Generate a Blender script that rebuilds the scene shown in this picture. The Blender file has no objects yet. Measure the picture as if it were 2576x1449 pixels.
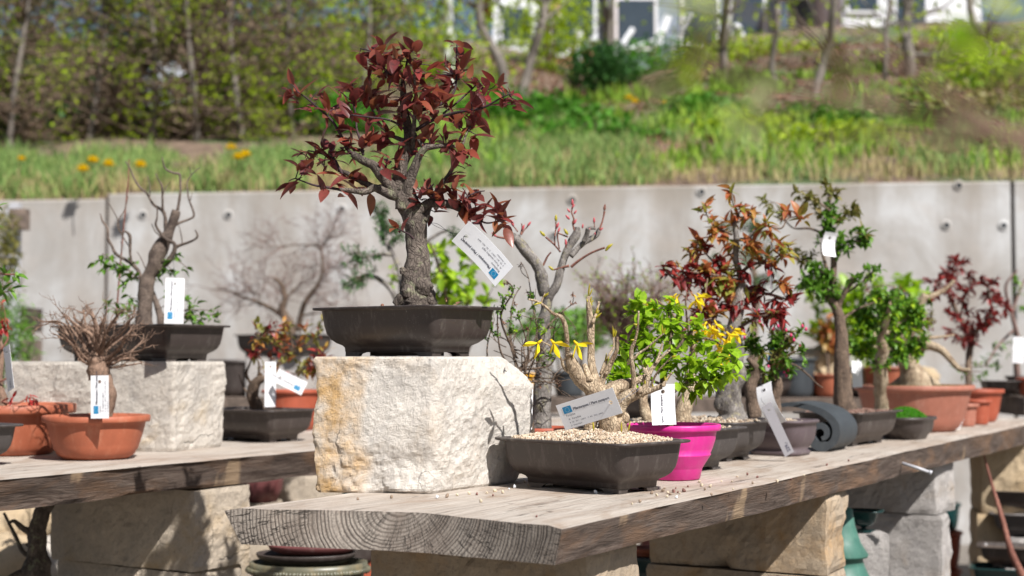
import bpy, bmesh, math, random
from mathutils import Vector, Matrix, noise, Euler
R = math.radians
C = bpy.context.scene.collection
S = bpy.context.scene

# ------------------------------------------------------------------ camera, sky, sun
EYE = 1.007; F = 3578.0; TOP = 0.80           # eye height, focal length in reference pixels, bench-top height
PITCH = math.atan(171 / F)
cam = bpy.data.cameras.new('camera'); camo = bpy.data.objects.new('camera', cam); C.objects.link(camo)
camo.location = (0, 0, EYE); camo.rotation_euler = (R(90) + PITCH, 0, 0)
cam.sensor_width = 36; cam.lens = 36 * F / 2576; cam.clip_start = 0.05; cam.clip_end = 500
cam.dof.use_dof = True; cam.dof.focus_distance = 2.16; cam.dof.aperture_fstop = 4.5
S.camera = camo
w = bpy.data.worlds.new('World'); S.world = w; w.use_nodes = True
SUNV = Vector((0.68, -0.92, 1.27)).normalized()
el = math.asin(SUNV.z); az = math.atan2(SUNV.x, SUNV.y)
sk = w.node_tree.nodes.new('ShaderNodeTexSky'); sk.sky_type = 'NISHITA'; sk.sun_disc = False
sk.sun_elevation = el; sk.sun_rotation = az
bg = w.node_tree.nodes['Background']; bg.inputs[1].default_value = 0.047
w.node_tree.links.new(sk.outputs[0], bg.inputs[0])
sl = bpy.data.lights.new('sun', 'SUN'); sl.energy = 5.0; sl.angle = R(0.5); sl.color = (1, 0.97, 0.93)
so = bpy.data.objects.new('sun', sl); C.objects.link(so); so.rotation_euler = (-SUNV).to_track_quat('-Z', 'Y').to_euler()
so.location = (3, -3, 6)
S.view_settings.view_transform = 'Standard'; S.view_settings.look = 'None'
S.view_settings.exposure = 0.52; S.view_settings.gamma = 1
S.render.resolution_x = 1024; S.render.resolution_y = 576
S.cycles.max_bounces = 6; S.cycles.transparent_max_bounces = 6

# ------------------------------------------------------------------ pixel -> place helpers
def P(x, y, d):
    """the point at distance d (along +Y) that the reference pixel x, y looks at"""
    v = Vector(((x - 1288) / F, 1.0, (724 - y) / F))
    c, s = math.cos(PITCH), math.sin(PITCH)
    v = Vector((v.x, c * v.y - s * v.z, s * v.y + c * v.z))
    return Vector((0, 0, EYE)) + v * (d / v.y)
def PZ(x, y, z):
    p = P(x, y, 1.0) - Vector((0, 0, EYE))
    return Vector((0, 0, EYE)) + p * ((z - EYE) / p.z)

# ------------------------------------------------------------------ materials
def nm(name):
    m = bpy.data.materials.new(name); m.use_nodes = True
    nt = m.node_tree; return m, nt, nt.nodes['Principled BSDF'], nt.nodes['Material Output']
def nd(nt, typ, ins=None, **props):
    n = nt.nodes.new(typ)
    for k, v in props.items(): setattr(n, k, v)
    if ins:
        for k, v in ins.items():
            if isinstance(v, bpy.types.NodeSocket): nt.links.new(v, n.inputs[k])
            else: n.inputs[k].default_value = v
    return n
def coords(nt, scale=(1, 1, 1), kind='Object', loc=(0, 0, 0), rot=(0, 0, 0)):
    tc = nd(nt, 'ShaderNodeTexCoord')
    return nd(nt, 'ShaderNodeMapping', {'Vector': tc.outputs[kind], 'Scale': scale, 'Location': loc, 'Rotation': rot}).outputs[0]
def noi(nt, vec, scale, detail=6, rough=0.6, dist=0):
    return nd(nt, 'ShaderNodeTexNoise', {'Vector': vec, 'Scale': scale, 'Detail': detail, 'Roughness': rough, 'Distortion': dist}).outputs[0]
def ramp(nt, fac, stops, interp='LINEAR'):
    n = nd(nt, 'ShaderNodeValToRGB', {'Fac': fac}); cr = n.color_ramp; cr.interpolation = interp
    while len(cr.elements) < len(stops): cr.elements.new(0.5)
    for e, (p, c) in zip(cr.elements, stops):
        e.position = p; e.color = (c, c, c, 1) if isinstance(c, (int, float)) else (*c, 1)
    return n.outputs[0]
def mixc(nt, fac, a, b, mode='MIX'):
    n = nt.nodes.new('ShaderNodeMix'); n.data_type = 'RGBA'; n.blend_type = mode
    for i, v in ((0, fac), (6, a), (7, b)):
        if isinstance(v, bpy.types.NodeSocket): nt.links.new(v, n.inputs[i])
        else: n.inputs[i].default_value = v if isinstance(v, (int, float)) else (*v, 1)
    return n.outputs[2]
def mth(nt, op, a, b=0.0, c=0.0):
    n = nt.nodes.new('ShaderNodeMath'); n.operation = op
    for i, v in enumerate((a, b, c)):
        if isinstance(v, bpy.types.NodeSocket): nt.links.new(v, n.inputs[i])
        else: n.inputs[i].default_value = v
    return n.outputs[0]
def bump(nt, b, h, strength, dist):
    n = nd(nt, 'ShaderNodeBump', {'Height': h, 'Strength': strength, 'Distance': dist})
    nt.links.new(n.outputs[0], b.inputs['Normal']); return n
def put(nt, b, col=None, rough=None):
    if col is not None:
        if isinstance(col, bpy.types.NodeSocket): nt.links.new(col, b.inputs['Base Color'])
        else: b.inputs['Base Color'].default_value = (*col, 1)
    if rough is not None:
        if isinstance(rough, bpy.types.NodeSocket): nt.links.new(rough, b.inputs['Roughness'])
        else: b.inputs['Roughness'].default_value = rough

def plain(name, col, rough=0.6, metal=0.0, var=0.12, scale=40):
    m, nt, b, o = nm(name)
    v = coords(nt); n = noi(nt, v, scale, 4)
    dark = tuple(c * (1 - var * 2) for c in col); light = tuple(min(1, c * (1 + var)) for c in col)
    put(nt, b, ramp(nt, n, [(0.3, dark), (0.7, light)]), rough); b.inputs['Metallic'].default_value = metal
    bump(nt, b, n, 0.15, 0.001)
    return m

def leafmat(name, stops, rough=0.42, trans=0.35, spec=0.5):
    """colour differs leaf by leaf: every leaf is an island of its mesh"""
    m, nt, b, o = nm(name)
    g = nd(nt, 'ShaderNodeNewGeometry')
    col = ramp(nt, g.outputs['Random Per Island'], stops)
    v = coords(nt); n = noi(nt, v, 180, 3)
    col = mixc(nt, ramp(nt, n, [(0.35, 0.0), (0.75, 0.35)]), col, tuple(min(1, c * 1.7) for c in stops[-1][1]))
    put(nt, b, col, rough); b.inputs['Specular IOR Level'].default_value = spec
    bump(nt, b, n, 0.25, 0.0008)
    t = nd(nt, 'ShaderNodeBsdfTranslucent'); nt.links.new(col, t.inputs[0])
    mx = nd(nt, 'ShaderNodeMixShader', {0: trans}); nt.links.new(b.outputs[0], mx.inputs[1]); nt.links.new(t.outputs[0], mx.inputs[2])
    nt.links.new(mx.outputs[0], o.inputs[0]); return m

def barkmat(name, dark, light, scale=60, stretch=0.35, bstr=0.8, spots=None, lich=None):
    m, nt, b, o = nm(name)
    v = coords(nt, (1, 1, stretch)); n = noi(nt, v, scale, 8, 0.65, 0.4)
    nz = nd(nt, 'ShaderNodeTexNoise', {'Vector': v, 'Scale': scale * 0.8, 'Detail': 5.0})
    sc = nd(nt, 'ShaderNodeVectorMath', {0: nz.outputs['Color'], 3: 1.6 / scale}, operation='SCALE')
    wv = nd(nt, 'ShaderNodeVectorMath', {0: v, 1: sc.outputs[0]}, operation='ADD')
    vo = nd(nt, 'ShaderNodeTexVoronoi', {'Vector': wv.outputs[0], 'Scale': scale * 3.0}, feature='DISTANCE_TO_EDGE').outputs[0]
    vs = ramp(nt, vo, [(0.0, 0.0), (0.16, 1.0)])
    big = noi(nt, coords(nt), scale * 0.3, 3)
    h = mth(nt, 'ADD', n, mth(nt, 'MULTIPLY', vs, 0.25))
    col = ramp(nt, mth(nt, 'ADD', mth(nt, 'MULTIPLY', n, 0.6), mth(nt, 'MULTIPLY', big, 0.4)), [(0.36, dark), (0.62, light)])
    col = mixc(nt, mth(nt, 'MULTIPLY', mth(nt, 'SUBTRACT', 1.0, vs), 0.45), col, tuple(c * 0.35 for c in dark))
    if lich:
        ln = noi(nt, coords(nt), scale * 1.2, 5)
        col = mixc(nt, ramp(nt, ln, [(0.56, 0.0), (0.66, 0.75)]), col, lich)
    put(nt, b, col, 0.85); bump(nt, b, h, bstr, 0.004); return m

def stonemat(name, base, ochre, grey, ox=None, rough_bump=0.9, och=0.5, oscale=9, cracks=True):
    m, nt, b, o = nm(name)
    v = coords(nt); n1 = noi(nt, v, 14, 8, 0.62, 0.3); n2 = noi(nt, v, 150, 10, 0.8); n3 = noi(nt, v, oscale, 5, 0.55, 0.6)
    gm = tuple(0.5 * g + 0.5 * c for g, c in zip(grey, base)); n5 = noi(nt, v, 48, 8, 0.75, 0.4)
    col = ramp(nt, mth(nt, 'ADD', mth(nt, 'MULTIPLY', n1, 0.55), mth(nt, 'MULTIPLY', n5, 0.45)), [(0.36, gm), (0.50, base), (0.70, tuple(min(0.85, c * 1.14) for c in base))])
    of = ramp(nt, n3, [(och, 0.0), (och + 0.16, 0.85)])
    if ox is not None:      # a rust stain that fills one end of the block (object x below ox)
        tc = nd(nt, 'ShaderNodeTexCoord'); sp = nd(nt, 'ShaderNodeSeparateXYZ', {0: tc.outputs['Object']})
        e = mth(nt, 'ADD', mth(nt, 'MULTIPLY', mth(nt, 'SUBTRACT', ox, sp.outputs[0]), 24.0), mth(nt, 'MULTIPLY', mth(nt, 'SUBTRACT', n3, 0.5), 2.2))
        e = ramp(nt, e, [(0.0, 0.0), (0.4, 0.65), (1.0, 0.92)])
        of = mth(nt, 'MAXIMUM', mth(nt, 'MULTIPLY', of, 0.35), e)
    oc = mixc(nt, ramp(nt, noi(nt, v, 30, 6), [(0.35, 0.0), (0.65, 1.0)]), ochre, tuple(c * 0.8 + 0.2 * d for c, d in zip(base, ochre)))
    col = mixc(nt, of, col, oc)
    col = mixc(nt, ramp(nt, n2, [(0.33, 0.5), (0.48, 0.0)]), col, tuple(c * 0.45 for c in grey))
    h = mth(nt, 'ADD', mth(nt, 'ADD', mth(nt, 'MULTIPLY', n1, 0.9), mth(nt, 'MULTIPLY', n5, 0.9)), mth(nt, 'MULTIPLY', n2, 0.4))
    if cracks:
        wv = nd(nt, 'ShaderNodeVectorMath', {0: v}, operation='ADD')
        nv = nd(nt, 'ShaderNodeTexNoise', {'Vector': v, 'Scale': 18.0, 'Detail': 6.0})
        sc = nd(nt, 'ShaderNodeVectorMath', {0: nv.outputs['Color'], 3: 0.05}, operation='SCALE'); nt.links.new(sc.outputs[0], wv.inputs[1])
        mp = nd(nt, 'ShaderNodeMapping', {'Vector': wv.outputs[0], 'Scale': (1, 1, 0.45)})
        vo = nd(nt, 'ShaderNodeTexVoronoi', {'Vector': mp.outputs[0], 'Scale': 11.0}, feature='DISTANCE_TO_EDGE').outputs[0]
        gate = ramp(nt, noi(nt, v, 7, 2), [(0.56, 0.0), (0.66, 1.0)])
        cr = mth(nt, 'MULTIPLY', ramp(nt, vo, [(0.0, 1.0), (0.006, 0.0)]), gate)
        col = mixc(nt, mth(nt, 'MULTIPLY', cr, 0.75), col, tuple(c * 0.3 for c in grey))
        h = mth(nt, 'SUBTRACT', h, mth(nt, 'MULTIPLY', cr, 0.5))
    put(nt, b, col, 0.9); bump(nt, b, h, rough_bump, 0.008); return m

def potmat(name, col, rough=0.5, dust=0.25, dustcol=(0.30, 0.27, 0.24)):
    m, nt, b, o = nm(name)
    v = coords(nt)
    n = noi(nt, v, 22, 6, 0.6, 0.6); sp = noi(nt, v, 620, 2, 0.5); st = noi(nt, coords(nt, (1, 1, 0.25)), 60, 5, 0.7)
    c1 = ramp(nt, n, [(0.3, tuple(c * 0.85 for c in col)), (0.7, tuple(min(1, c * 1.12) for c in col))])
    c2 = mixc(nt, mth(nt, 'MULTIPLY', ramp(nt, st, [(0.52, 0.0), (0.75, 1.0)]), dust), c1, dustcol)
    c3 = mixc(nt, mth(nt, 'MULTIPLY', ramp(nt, sp, [(0.70, 0.0), (0.76, 1.0)]), dust * 2.0), c2, tuple(min(1, c * 1.3) for c in dustcol))
    put(nt, b, c3, ramp(nt, n, [(0.3, rough - 0.06), (0.7, rough + 0.12)]))
    bump(nt, b, mth(nt, 'ADD', n, mth(nt, 'MULTIPLY', sp, 0.4)), 0.12, 0.001); return m

M = {}
M['plastic'] = potmat('brown_plastic', (0.052, 0.040, 0.036), 0.42, 0.45, (0.22, 0.20, 0.18))
M['plastic_grey'] = potmat('grey_plastic', (0.060, 0.052, 0.050), 0.5, 0.5, (0.24, 0.22, 0.20))
M['plastic_purple'] = potmat('purple_plastic', (0.105, 0.078, 0.085), 0.5, 0.25)
M['terracotta'] = potmat('terracotta', (0.37, 0.105, 0.052), 0.55, 0.3, (0.62, 0.34, 0.22))
M['terracotta_pale'] = potmat('pale_terracotta', (0.36, 0.135, 0.090), 0.6, 0.3, (0.6, 0.36, 0.28))
M['terracotta_dark'] = potmat('red_terracotta', (0.35, 0.075, 0.036), 0.55, 0.25, (0.5, 0.25, 0.16))
M['pink'] = potmat('pink_plastic', (0.66, 0.028, 0.275), 0.40, 0.28, (0.62, 0.16, 0.36))
M['slate'] = potmat('slate', (0.040, 0.047, 0.054), 0.6, 0.3, (0.10, 0.11, 0.11))
M['glaze_green'] = potmat('green_glaze', (0.035, 0.10, 0.085), 0.25, 0.2, (0.1, 0.2, 0.16))
M['glaze_dark'] = potmat('dark_green_glaze', (0.012, 0.045, 0.045), 0.2, 0.15, (0.06, 0.1, 0.1))
M['glaze_olive'] = potmat('olive_glaze', (0.13, 0.125, 0.085), 0.35, 0.5, (0.34, 0.24, 0.12))
M['bell'] = potmat('verdigris_glaze', (0.05, 0.15, 0.115), 0.5, 0.2, (0.3, 0.42, 0.34))
M['stack_red'] = potmat('dark_red_clay', (0.12, 0.035, 0.035), 0.5, 0.2)
M['wood_box'] = plain('weathered_board', (0.20, 0.15, 0.12), 0.85, 0, 0.3, 25)
M['wood_dark'] = plain('dark_board', (0.09, 0.065, 0.05), 0.85, 0, 0.3, 25)
M['card'] = plain('white_card', (0.86, 0.86, 0.88), 0.55, 0, 0.02, 500)
M['card_grey'] = plain('grey_card', (0.27, 0.26, 0.28), 0.5, 0, 0.04, 300)
M['ink'] = plain('ink', (0.03, 0.03, 0.06), 0.6, 0, 0.0)
M['ink_pale'] = plain('pale_ink', (0.20, 0.21, 0.30), 0.6, 0, 0.0)
M['flag'] = plain('flag_blue', (0.006, 0.235, 0.48), 0.5, 0, 0.02)
M['star'] = plain('flag_star', (0.75, 0.80, 0.68), 0.5, 0, 0.0)
M['wire'] = plain('silver_wire', (0.55, 0.56, 0.58), 0.3, 0.9, 0.02)
M['wire_dark'] = plain('dark_wire', (0.02, 0.025, 0.03), 0.45, 0.2, 0.02)
M['post'] = plain('pale_metal', (0.50, 0.50, 0.53), 0.5, 0.1, 0.05)
M['blue_tag'] = plain('blue_plastic', (0.005, 0.10, 0.24), 0.4, 0, 0.05)
M['yellow_pot'] = plain('yellow_plastic', (0.85, 0.42, 0.01), 0.5, 0, 0.1, 12)
M['petal'] = leafmat('yellow_petal', [(0, (0.86, 0.60, 0.008)), (1, (0.96, 0.76, 0.02))], 0.5, 0.3)
M['dandelion'] = plain('dandelion_yellow', (1.0, 0.74, 0.02), 0.6, 0, 0.1, 80)
M['leaf_plum'] = leafmat('plum_leaf', [(0, (0.085, 0.027, 0.026)), (0.3, (0.15, 0.042, 0.036)), (0.6, (0.20, 0.060, 0.044)), (0.85, (0.29, 0.115, 0.040)), (1, (0.28, 0.040, 0.042))], 0.36, 0.38, spec=0.75)
M['leaf_lime'] = leafmat('lime_leaf', [(0, (0.15, 0.29, 0.012)), (0.5, (0.25, 0.44, 0.016)), (1, (0.40, 0.56, 0.03))], 0.4, 0.42)
M['leaf_green'] = leafmat('green_leaf', [(0, (0.055, 0.14, 0.012)), (0.5, (0.085, 0.21, 0.02)), (1, (0.17, 0.33, 0.03))], 0.42, 0.35)
M['leaf_olive'] = leafmat('olive_leaf', [(0, (0.12, 0.14, 0.03)), (0.5, (0.19, 0.21, 0.04)), (1, (0.26, 0.20, 0.07))], 0.5, 0.35)
M['leaf_orange'] = leafmat('orange_leaf', [(0, (0.34, 0.05, 0.04)), (0.35, (0.50, 0.10, 0.055)), (0.6, (0.52, 0.20, 0.06)), (0.8, (0.36, 0.28, 0.05)), (1, (0.24, 0.30, 0.05))], 0.42, 0.4)
M['leaf_wine'] = leafmat('wine_leaf', [(0, (0.09, 0.012, 0.015)), (0.6, (0.19, 0.022, 0.024)), (1, (0.34, 0.045, 0.035))], 0.35, 0.3)
M['leaf_red'] = leafmat('red_leaf', [(0, (0.35, 0.02, 0.02)), (1, (0.5, 0.05, 0.04))], 0.4, 0.35)
M['leaf_pine'] = leafmat('juniper_leaf', [(0, (0.035, 0.10, 0.035)), (1, (0.085, 0.19, 0.05))], 0.55, 0.2)
M['moss'] = leafmat('moss_leaf', [(0, (0.05, 0.20, 0.005)), (1, (0.10, 0.36, 0.012))], 0.6, 0.3)
M['leaf_dead'] = leafmat('dead_leaf', [(0, (0.13, 0.065, 0.045)), (0.5, (0.20, 0.10, 0.07)), (1, (0.30, 0.17, 0.11))], 0.8, 0.2, spec=0.2)
M['bud_red'] = leafmat('red_bud', [(0, (0.34, 0.03, 0.06)), (1, (0.60, 0.12, 0.13))], 0.4, 0.15)
M['bud_pink'] = leafmat('pink_bud', [(0, (0.55, 0.01, 0.08)), (1, (0.75, 0.05, 0.2))], 0.4, 0.2)
M['bud_green'] = leafmat('green_bud', [(0, (0.28, 0.34, 0.03)), (1, (0.55, 0.42, 0.03))], 0.4, 0.3)
M['leaf_hedge'] = leafmat('hedge_leaf', [(0, (0.14, 0.21, 0.012)), (0.4, (0.27, 0.40, 0.018)), (1, (0.46, 0.58, 0.03))], 0.5, 0.45, spec=0.2)
M['leaf_dry'] = leafmat('dry_hedge_leaf', [(0, (0.10, 0.066, 0.042)), (0.6, (0.21, 0.15, 0.10)), (1, (0.32, 0.24, 0.17))], 0.7, 0.3, spec=0.2)
M['leaf_ivy'] = leafmat('undergrowth_leaf', [(0, (0.03, 0.10, 0.012)), (0.7, (0.07, 0.22, 0.02)), (1, (0.13, 0.34, 0.03))], 0.5, 0.35, spec=0.2)
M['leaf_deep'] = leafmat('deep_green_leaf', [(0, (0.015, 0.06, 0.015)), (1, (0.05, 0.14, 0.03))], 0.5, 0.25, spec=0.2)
M['grass'] = leafmat('grass_blade', [(0, (0.12, 0.27, 0.07)), (0.6, (0.19, 0.38, 0.10)), (0.9, (0.34, 0.48, 0.14)), (1, (0.5, 0.42, 0.2))], 0.5, 0.45, spec=0.2)
M['weed'] = leafmat('weed_leaf', [(0, (0.10, 0.22, 0.03)), (0.5, (0.20, 0.36, 0.04)), (1, (0.36, 0.50, 0.07))], 0.5, 0.4, spec=0.2)
M['leaf_pale'] = leafmat('pale_new_leaf', [(0, (0.40, 0.52, 0.12)), (1, (0.62, 0.70, 0.34))], 0.4, 0.45)
M['straw'] = leafmat('straw_blade', [(0, (0.32, 0.23, 0.13)), (0.7, (0.50, 0.38, 0.23)), (1, (0.38, 0.40, 0.14))], 0.7, 0.3, spec=0.2)
M['bark_plum'] = barkmat('plum_bark', (0.040, 0.028, 0.022), (0.19, 0.152, 0.125), 55, 0.6, 1.0, lich=(0.24, 0.24, 0.15))
M['bark_twig'] = barkmat('dark_twig', (0.02, 0.010, 0.013), (0.075, 0.04, 0.045), 90, 0.4, 0.3)
M['bark_cream'] = barkmat('cream_bark', (0.19, 0.115, 0.065), (0.66, 0.53, 0.37), 60, 0.45, 1.0)
M['bark_grey'] = barkmat('grey_bark', (0.075, 0.062, 0.055), (0.33, 0.30, 0.275), 70, 0.6, 0.6, lich=(0.30, 0.27, 0.16))
M['bark_brown'] = barkmat('brown_bark', (0.075, 0.05, 0.035), (0.24, 0.165, 0.115), 60, 0.4, 0.9)
M['bark_hornbeam'] = barkmat('hornbeam_bark', (0.060, 0.042, 0.034), (0.22, 0.165, 0.13), 45, 1.4, 0.7)
M['bark_twiggy'] = barkmat('dry_twig_bark', (0.13, 0.075, 0.05), (0.34, 0.22, 0.155), 60, 0.4, 0.5)
M['bark_red'] = barkmat('red_twig_bark', (0.15, 0.05, 0.035), (0.32, 0.14, 0.10), 60, 0.4, 0.4)
M['bark_pinkish'] = barkmat('larch_bark', (0.13, 0.075, 0.062), (0.36, 0.235, 0.20), 60, 0.4, 0.5)
M['bark_trunk'] = barkmat('trunk_bark', (0.10, 0.085, 0.072), (0.29, 0.25, 0.215), 9, 0.4, 0.7)
M['birch'] = barkmat('birch_bark', (0.60, 0.60, 0.62), (0.85, 0.85, 0.86), 5, 2.5, 0.3)
M['stone_main'] = stonemat('pale_rough_stone', (0.66, 0.61, 0.55), (0.56, 0.34, 0.13), (0.40, 0.37, 0.345), ox=-0.062, rough_bump=0.9, och=0.56)
M['stone_pale'] = stonemat('pale_stone', (0.55, 0.50, 0.44), (0.50, 0.36, 0.18), (0.30, 0.28, 0.265), och=0.58, oscale=6)
M['stone_warm'] = stonemat('warm_stone', (0.40, 0.315, 0.225), (0.38, 0.23, 0.10), (0.22, 0.19, 0.165), och=0.5, rough_bump=0.6)
M['stone_pier'] = stonemat('shaded_pale_stone', (0.50, 0.42, 0.33), (0.46, 0.32, 0.16), (0.27, 0.235, 0.20), och=0.52, oscale=6)  # browner copy of the pale stone; warm shade under the bench put into its colour
M['stone_grey'] = stonemat('grey_stone', (0.42, 0.39, 0.37), (0.38, 0.29, 0.2), (0.24, 0.225, 0.22), och=0.6)
M['stone_yellow'] = stonemat('yellow_stone', (0.52, 0.40, 0.26), (0.48, 0.32, 0.15), (0.35, 0.27, 0.19), och=0.55, cracks=False)

def gravelmat(name, stops):
    m, nt, b, o = nm(name); g = nd(nt, 'ShaderNodeNewGeometry')
    n = noi(nt, coords(nt), 500, 3)
    c = ramp(nt, g.outputs['Random Per Island'], stops)
    c = mixc(nt, ramp(nt, n, [(0.35, 0.4), (0.6, 0.0)]), c, tuple(x * 0.5 for x in stops[0][1]))
    put(nt, b, c, 0.85); bump(nt, b, n, 0.4, 0.001); return m
M['gravel'] = gravelmat('pot_gravel', [(0, (0.30, 0.20, 0.14)), (0.2, (0.48, 0.36, 0.25)), (0.55, (0.62, 0.50, 0.36)), (0.9, (0.72, 0.64, 0.52)), (1, (0.36, 0.32, 0.30))])
M['gravel_red'] = gravelmat('lava_gravel', [(0, (0.16, 0.08, 0.06)), (0.5, (0.30, 0.17, 0.13)), (1, (0.42, 0.30, 0.24))])
M['soil'] = plain('soil', (0.13, 0.09, 0.065), 0.95, 0, 0.4, 120)

def concretemat():
    m, nt, b, o = nm('board_marked_concrete')
    v = coords(nt); n1 = noi(nt, v, 1.3, 7, 0.7, 0.7); n2 = noi(nt, v, 6, 8, 0.7); vs = noi(nt, coords(nt, (1, 1, 0.12)), 3.5, 5, 0.6)
    n4 = noi(nt, coords(nt, (1, 1, 1.6), loc=(3, 1, 2)), 2.3, 6, 0.65, 0.8)
    c = ramp(nt, n1, [(0.36, (0.35, 0.325, 0.30)), (0.5, (0.46, 0.445, 0.43)), (0.62, (0.57, 0.57, 0.57))])
    c = mixc(nt, ramp(nt, vs, [(0.46, 0.0), (0.64, 0.6)]), c, (0.32, 0.28, 0.245))
    c = mixc(nt, ramp(nt, n4, [(0.48, 0.0), (0.66, 0.40)]), c, (0.46, 0.405, 0.36))
    c = mixc(nt, ramp(nt, n2, [(0.55, 0.0), (0.75, 0.3)]), c, (0.36, 0.30, 0.26))
    tc = nd(nt, 'ShaderNodeTexCoord'); sp = nd(nt, 'ShaderNodeSeparateXYZ', {0: tc.outputs['Object']})
    t = mth(nt, 'ADD', sp.outputs[2], mth(nt, 'MULTIPLY', vs, 0.35))
    c = mixc(nt, ramp(nt, t, [(0.0, 0.0), (0.04, 0.0), (0.20, 0.6)]), c, (0.28, 0.245, 0.20))
    put(nt, b, c, 0.9); bump(nt, b, n2, 0.4, 0.01); return m
M['concrete'] = concretemat()

def groundmat():
    m, nt, b, o = nm('slope_soil_and_litter')
    v = coords(nt); n1 = noi(nt, v, 0.9, 5, 0.6, 0.4); n2 = noi(nt, v, 9, 8, 0.75); n3 = noi(nt, v, 1.6, 4)
    c = ramp(nt, n2, [(0.3, (0.10, 0.065, 0.045)), (0.5, (0.22, 0.15, 0.105)), (0.7, (0.36, 0.26, 0.19))])
    g = ramp(nt, n2, [(0.35, (0.05, 0.10, 0.03)), (0.65, (0.14, 0.22, 0.07))])
    c = mixc(nt, ramp(nt, n1, [(0.50, 0.0), (0.60, 0.85)]), c, g)
    put(nt, b, c, 0.95); bump(nt, b, n2, 1.0, 0.05); return m
M['slope'] = groundmat()
M['yard'] = plain('yard_gravel', (0.20, 0.175, 0.15), 0.95, 0, 0.25, 30)

# weathered plank: object x runs along the grain
def wood_top():
    m, nt, b, o = nm('weathered_plank_top')
    g = noi(nt, coords(nt, (1.2, 26, 26)), 3.2, 9, 0.7, 1.2); f = noi(nt, coords(nt, (3, 150, 150)), 2.0, 5, 0.7, 0.3); big = noi(nt, coords(nt), 3.0, 4, 0.6, 0.5)
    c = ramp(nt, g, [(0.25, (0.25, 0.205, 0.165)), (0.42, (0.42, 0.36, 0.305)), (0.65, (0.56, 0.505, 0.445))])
    c = mixc(nt, ramp(nt, big, [(0.42, 0.0), (0.66, 0.5)]), c, (0.36, 0.27, 0.21))
    c = mixc(nt, ramp(nt, f, [(0.30, 0.8), (0.47, 0.0)]), c, (0.10, 0.08, 0.065))
    st2 = noi(nt, coords(nt, (1, 2.2, 2), loc=(5, 2, 0)), 5.5, 6, 0.7, 0.8); c = mixc(nt, ramp(nt, st2, [(0.50, 0.0), (0.66, 0.65)]), c, (0.27, 0.185, 0.125))
    ck = noi(nt, coords(nt, (0.7, 16, 16), loc=(1, 0, 0)), 1.6, 3, 0.5, 0.3); ckm = mth(nt, 'MULTIPLY', ramp(nt, mth(nt, 'ABSOLUTE', mth(nt, 'SUBTRACT', ck, 0.5)), [(0.0, 1.0), (0.007, 0.0)]), ramp(nt, noi(nt, coords(nt, (1, 3, 3)), 2.5, 2), [(0.46, 0.0), (0.52, 1.0)])); c = mixc(nt, mth(nt, 'MULTIPLY', ckm, 0.85), c, (0.04, 0.03, 0.022))
    dirt = noi(nt, coords(nt), 45, 7, 0.8); c = mixc(nt, ramp(nt, dirt, [(0.56, 0.0), (0.70, 0.45)]), c, (0.16, 0.115, 0.085))
    put(nt, b, c, 0.82); bump(nt, b, mth(nt, 'SUBTRACT', mth(nt, 'ADD', g, mth(nt, 'MULTIPLY', f, 0.5)), ckm), 0.7, 0.004); return m
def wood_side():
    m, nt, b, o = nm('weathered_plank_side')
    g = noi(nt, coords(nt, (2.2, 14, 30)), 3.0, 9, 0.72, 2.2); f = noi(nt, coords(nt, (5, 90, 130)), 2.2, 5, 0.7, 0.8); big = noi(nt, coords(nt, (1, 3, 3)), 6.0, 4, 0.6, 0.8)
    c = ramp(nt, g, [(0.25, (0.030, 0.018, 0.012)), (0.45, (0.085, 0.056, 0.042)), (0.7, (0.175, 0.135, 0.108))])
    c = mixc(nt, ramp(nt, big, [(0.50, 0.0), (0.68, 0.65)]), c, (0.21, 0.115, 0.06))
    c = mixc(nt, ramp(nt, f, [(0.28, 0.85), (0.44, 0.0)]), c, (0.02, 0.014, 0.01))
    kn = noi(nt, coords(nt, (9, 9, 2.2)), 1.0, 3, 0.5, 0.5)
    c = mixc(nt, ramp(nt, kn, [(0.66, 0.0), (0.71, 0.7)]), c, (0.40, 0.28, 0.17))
    put(nt, b, c, 0.8); bump(nt, b, mth(nt, 'ADD', g, mth(nt, 'MULTIPLY', f, 0.5)), 1.0, 0.005); return m
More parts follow.
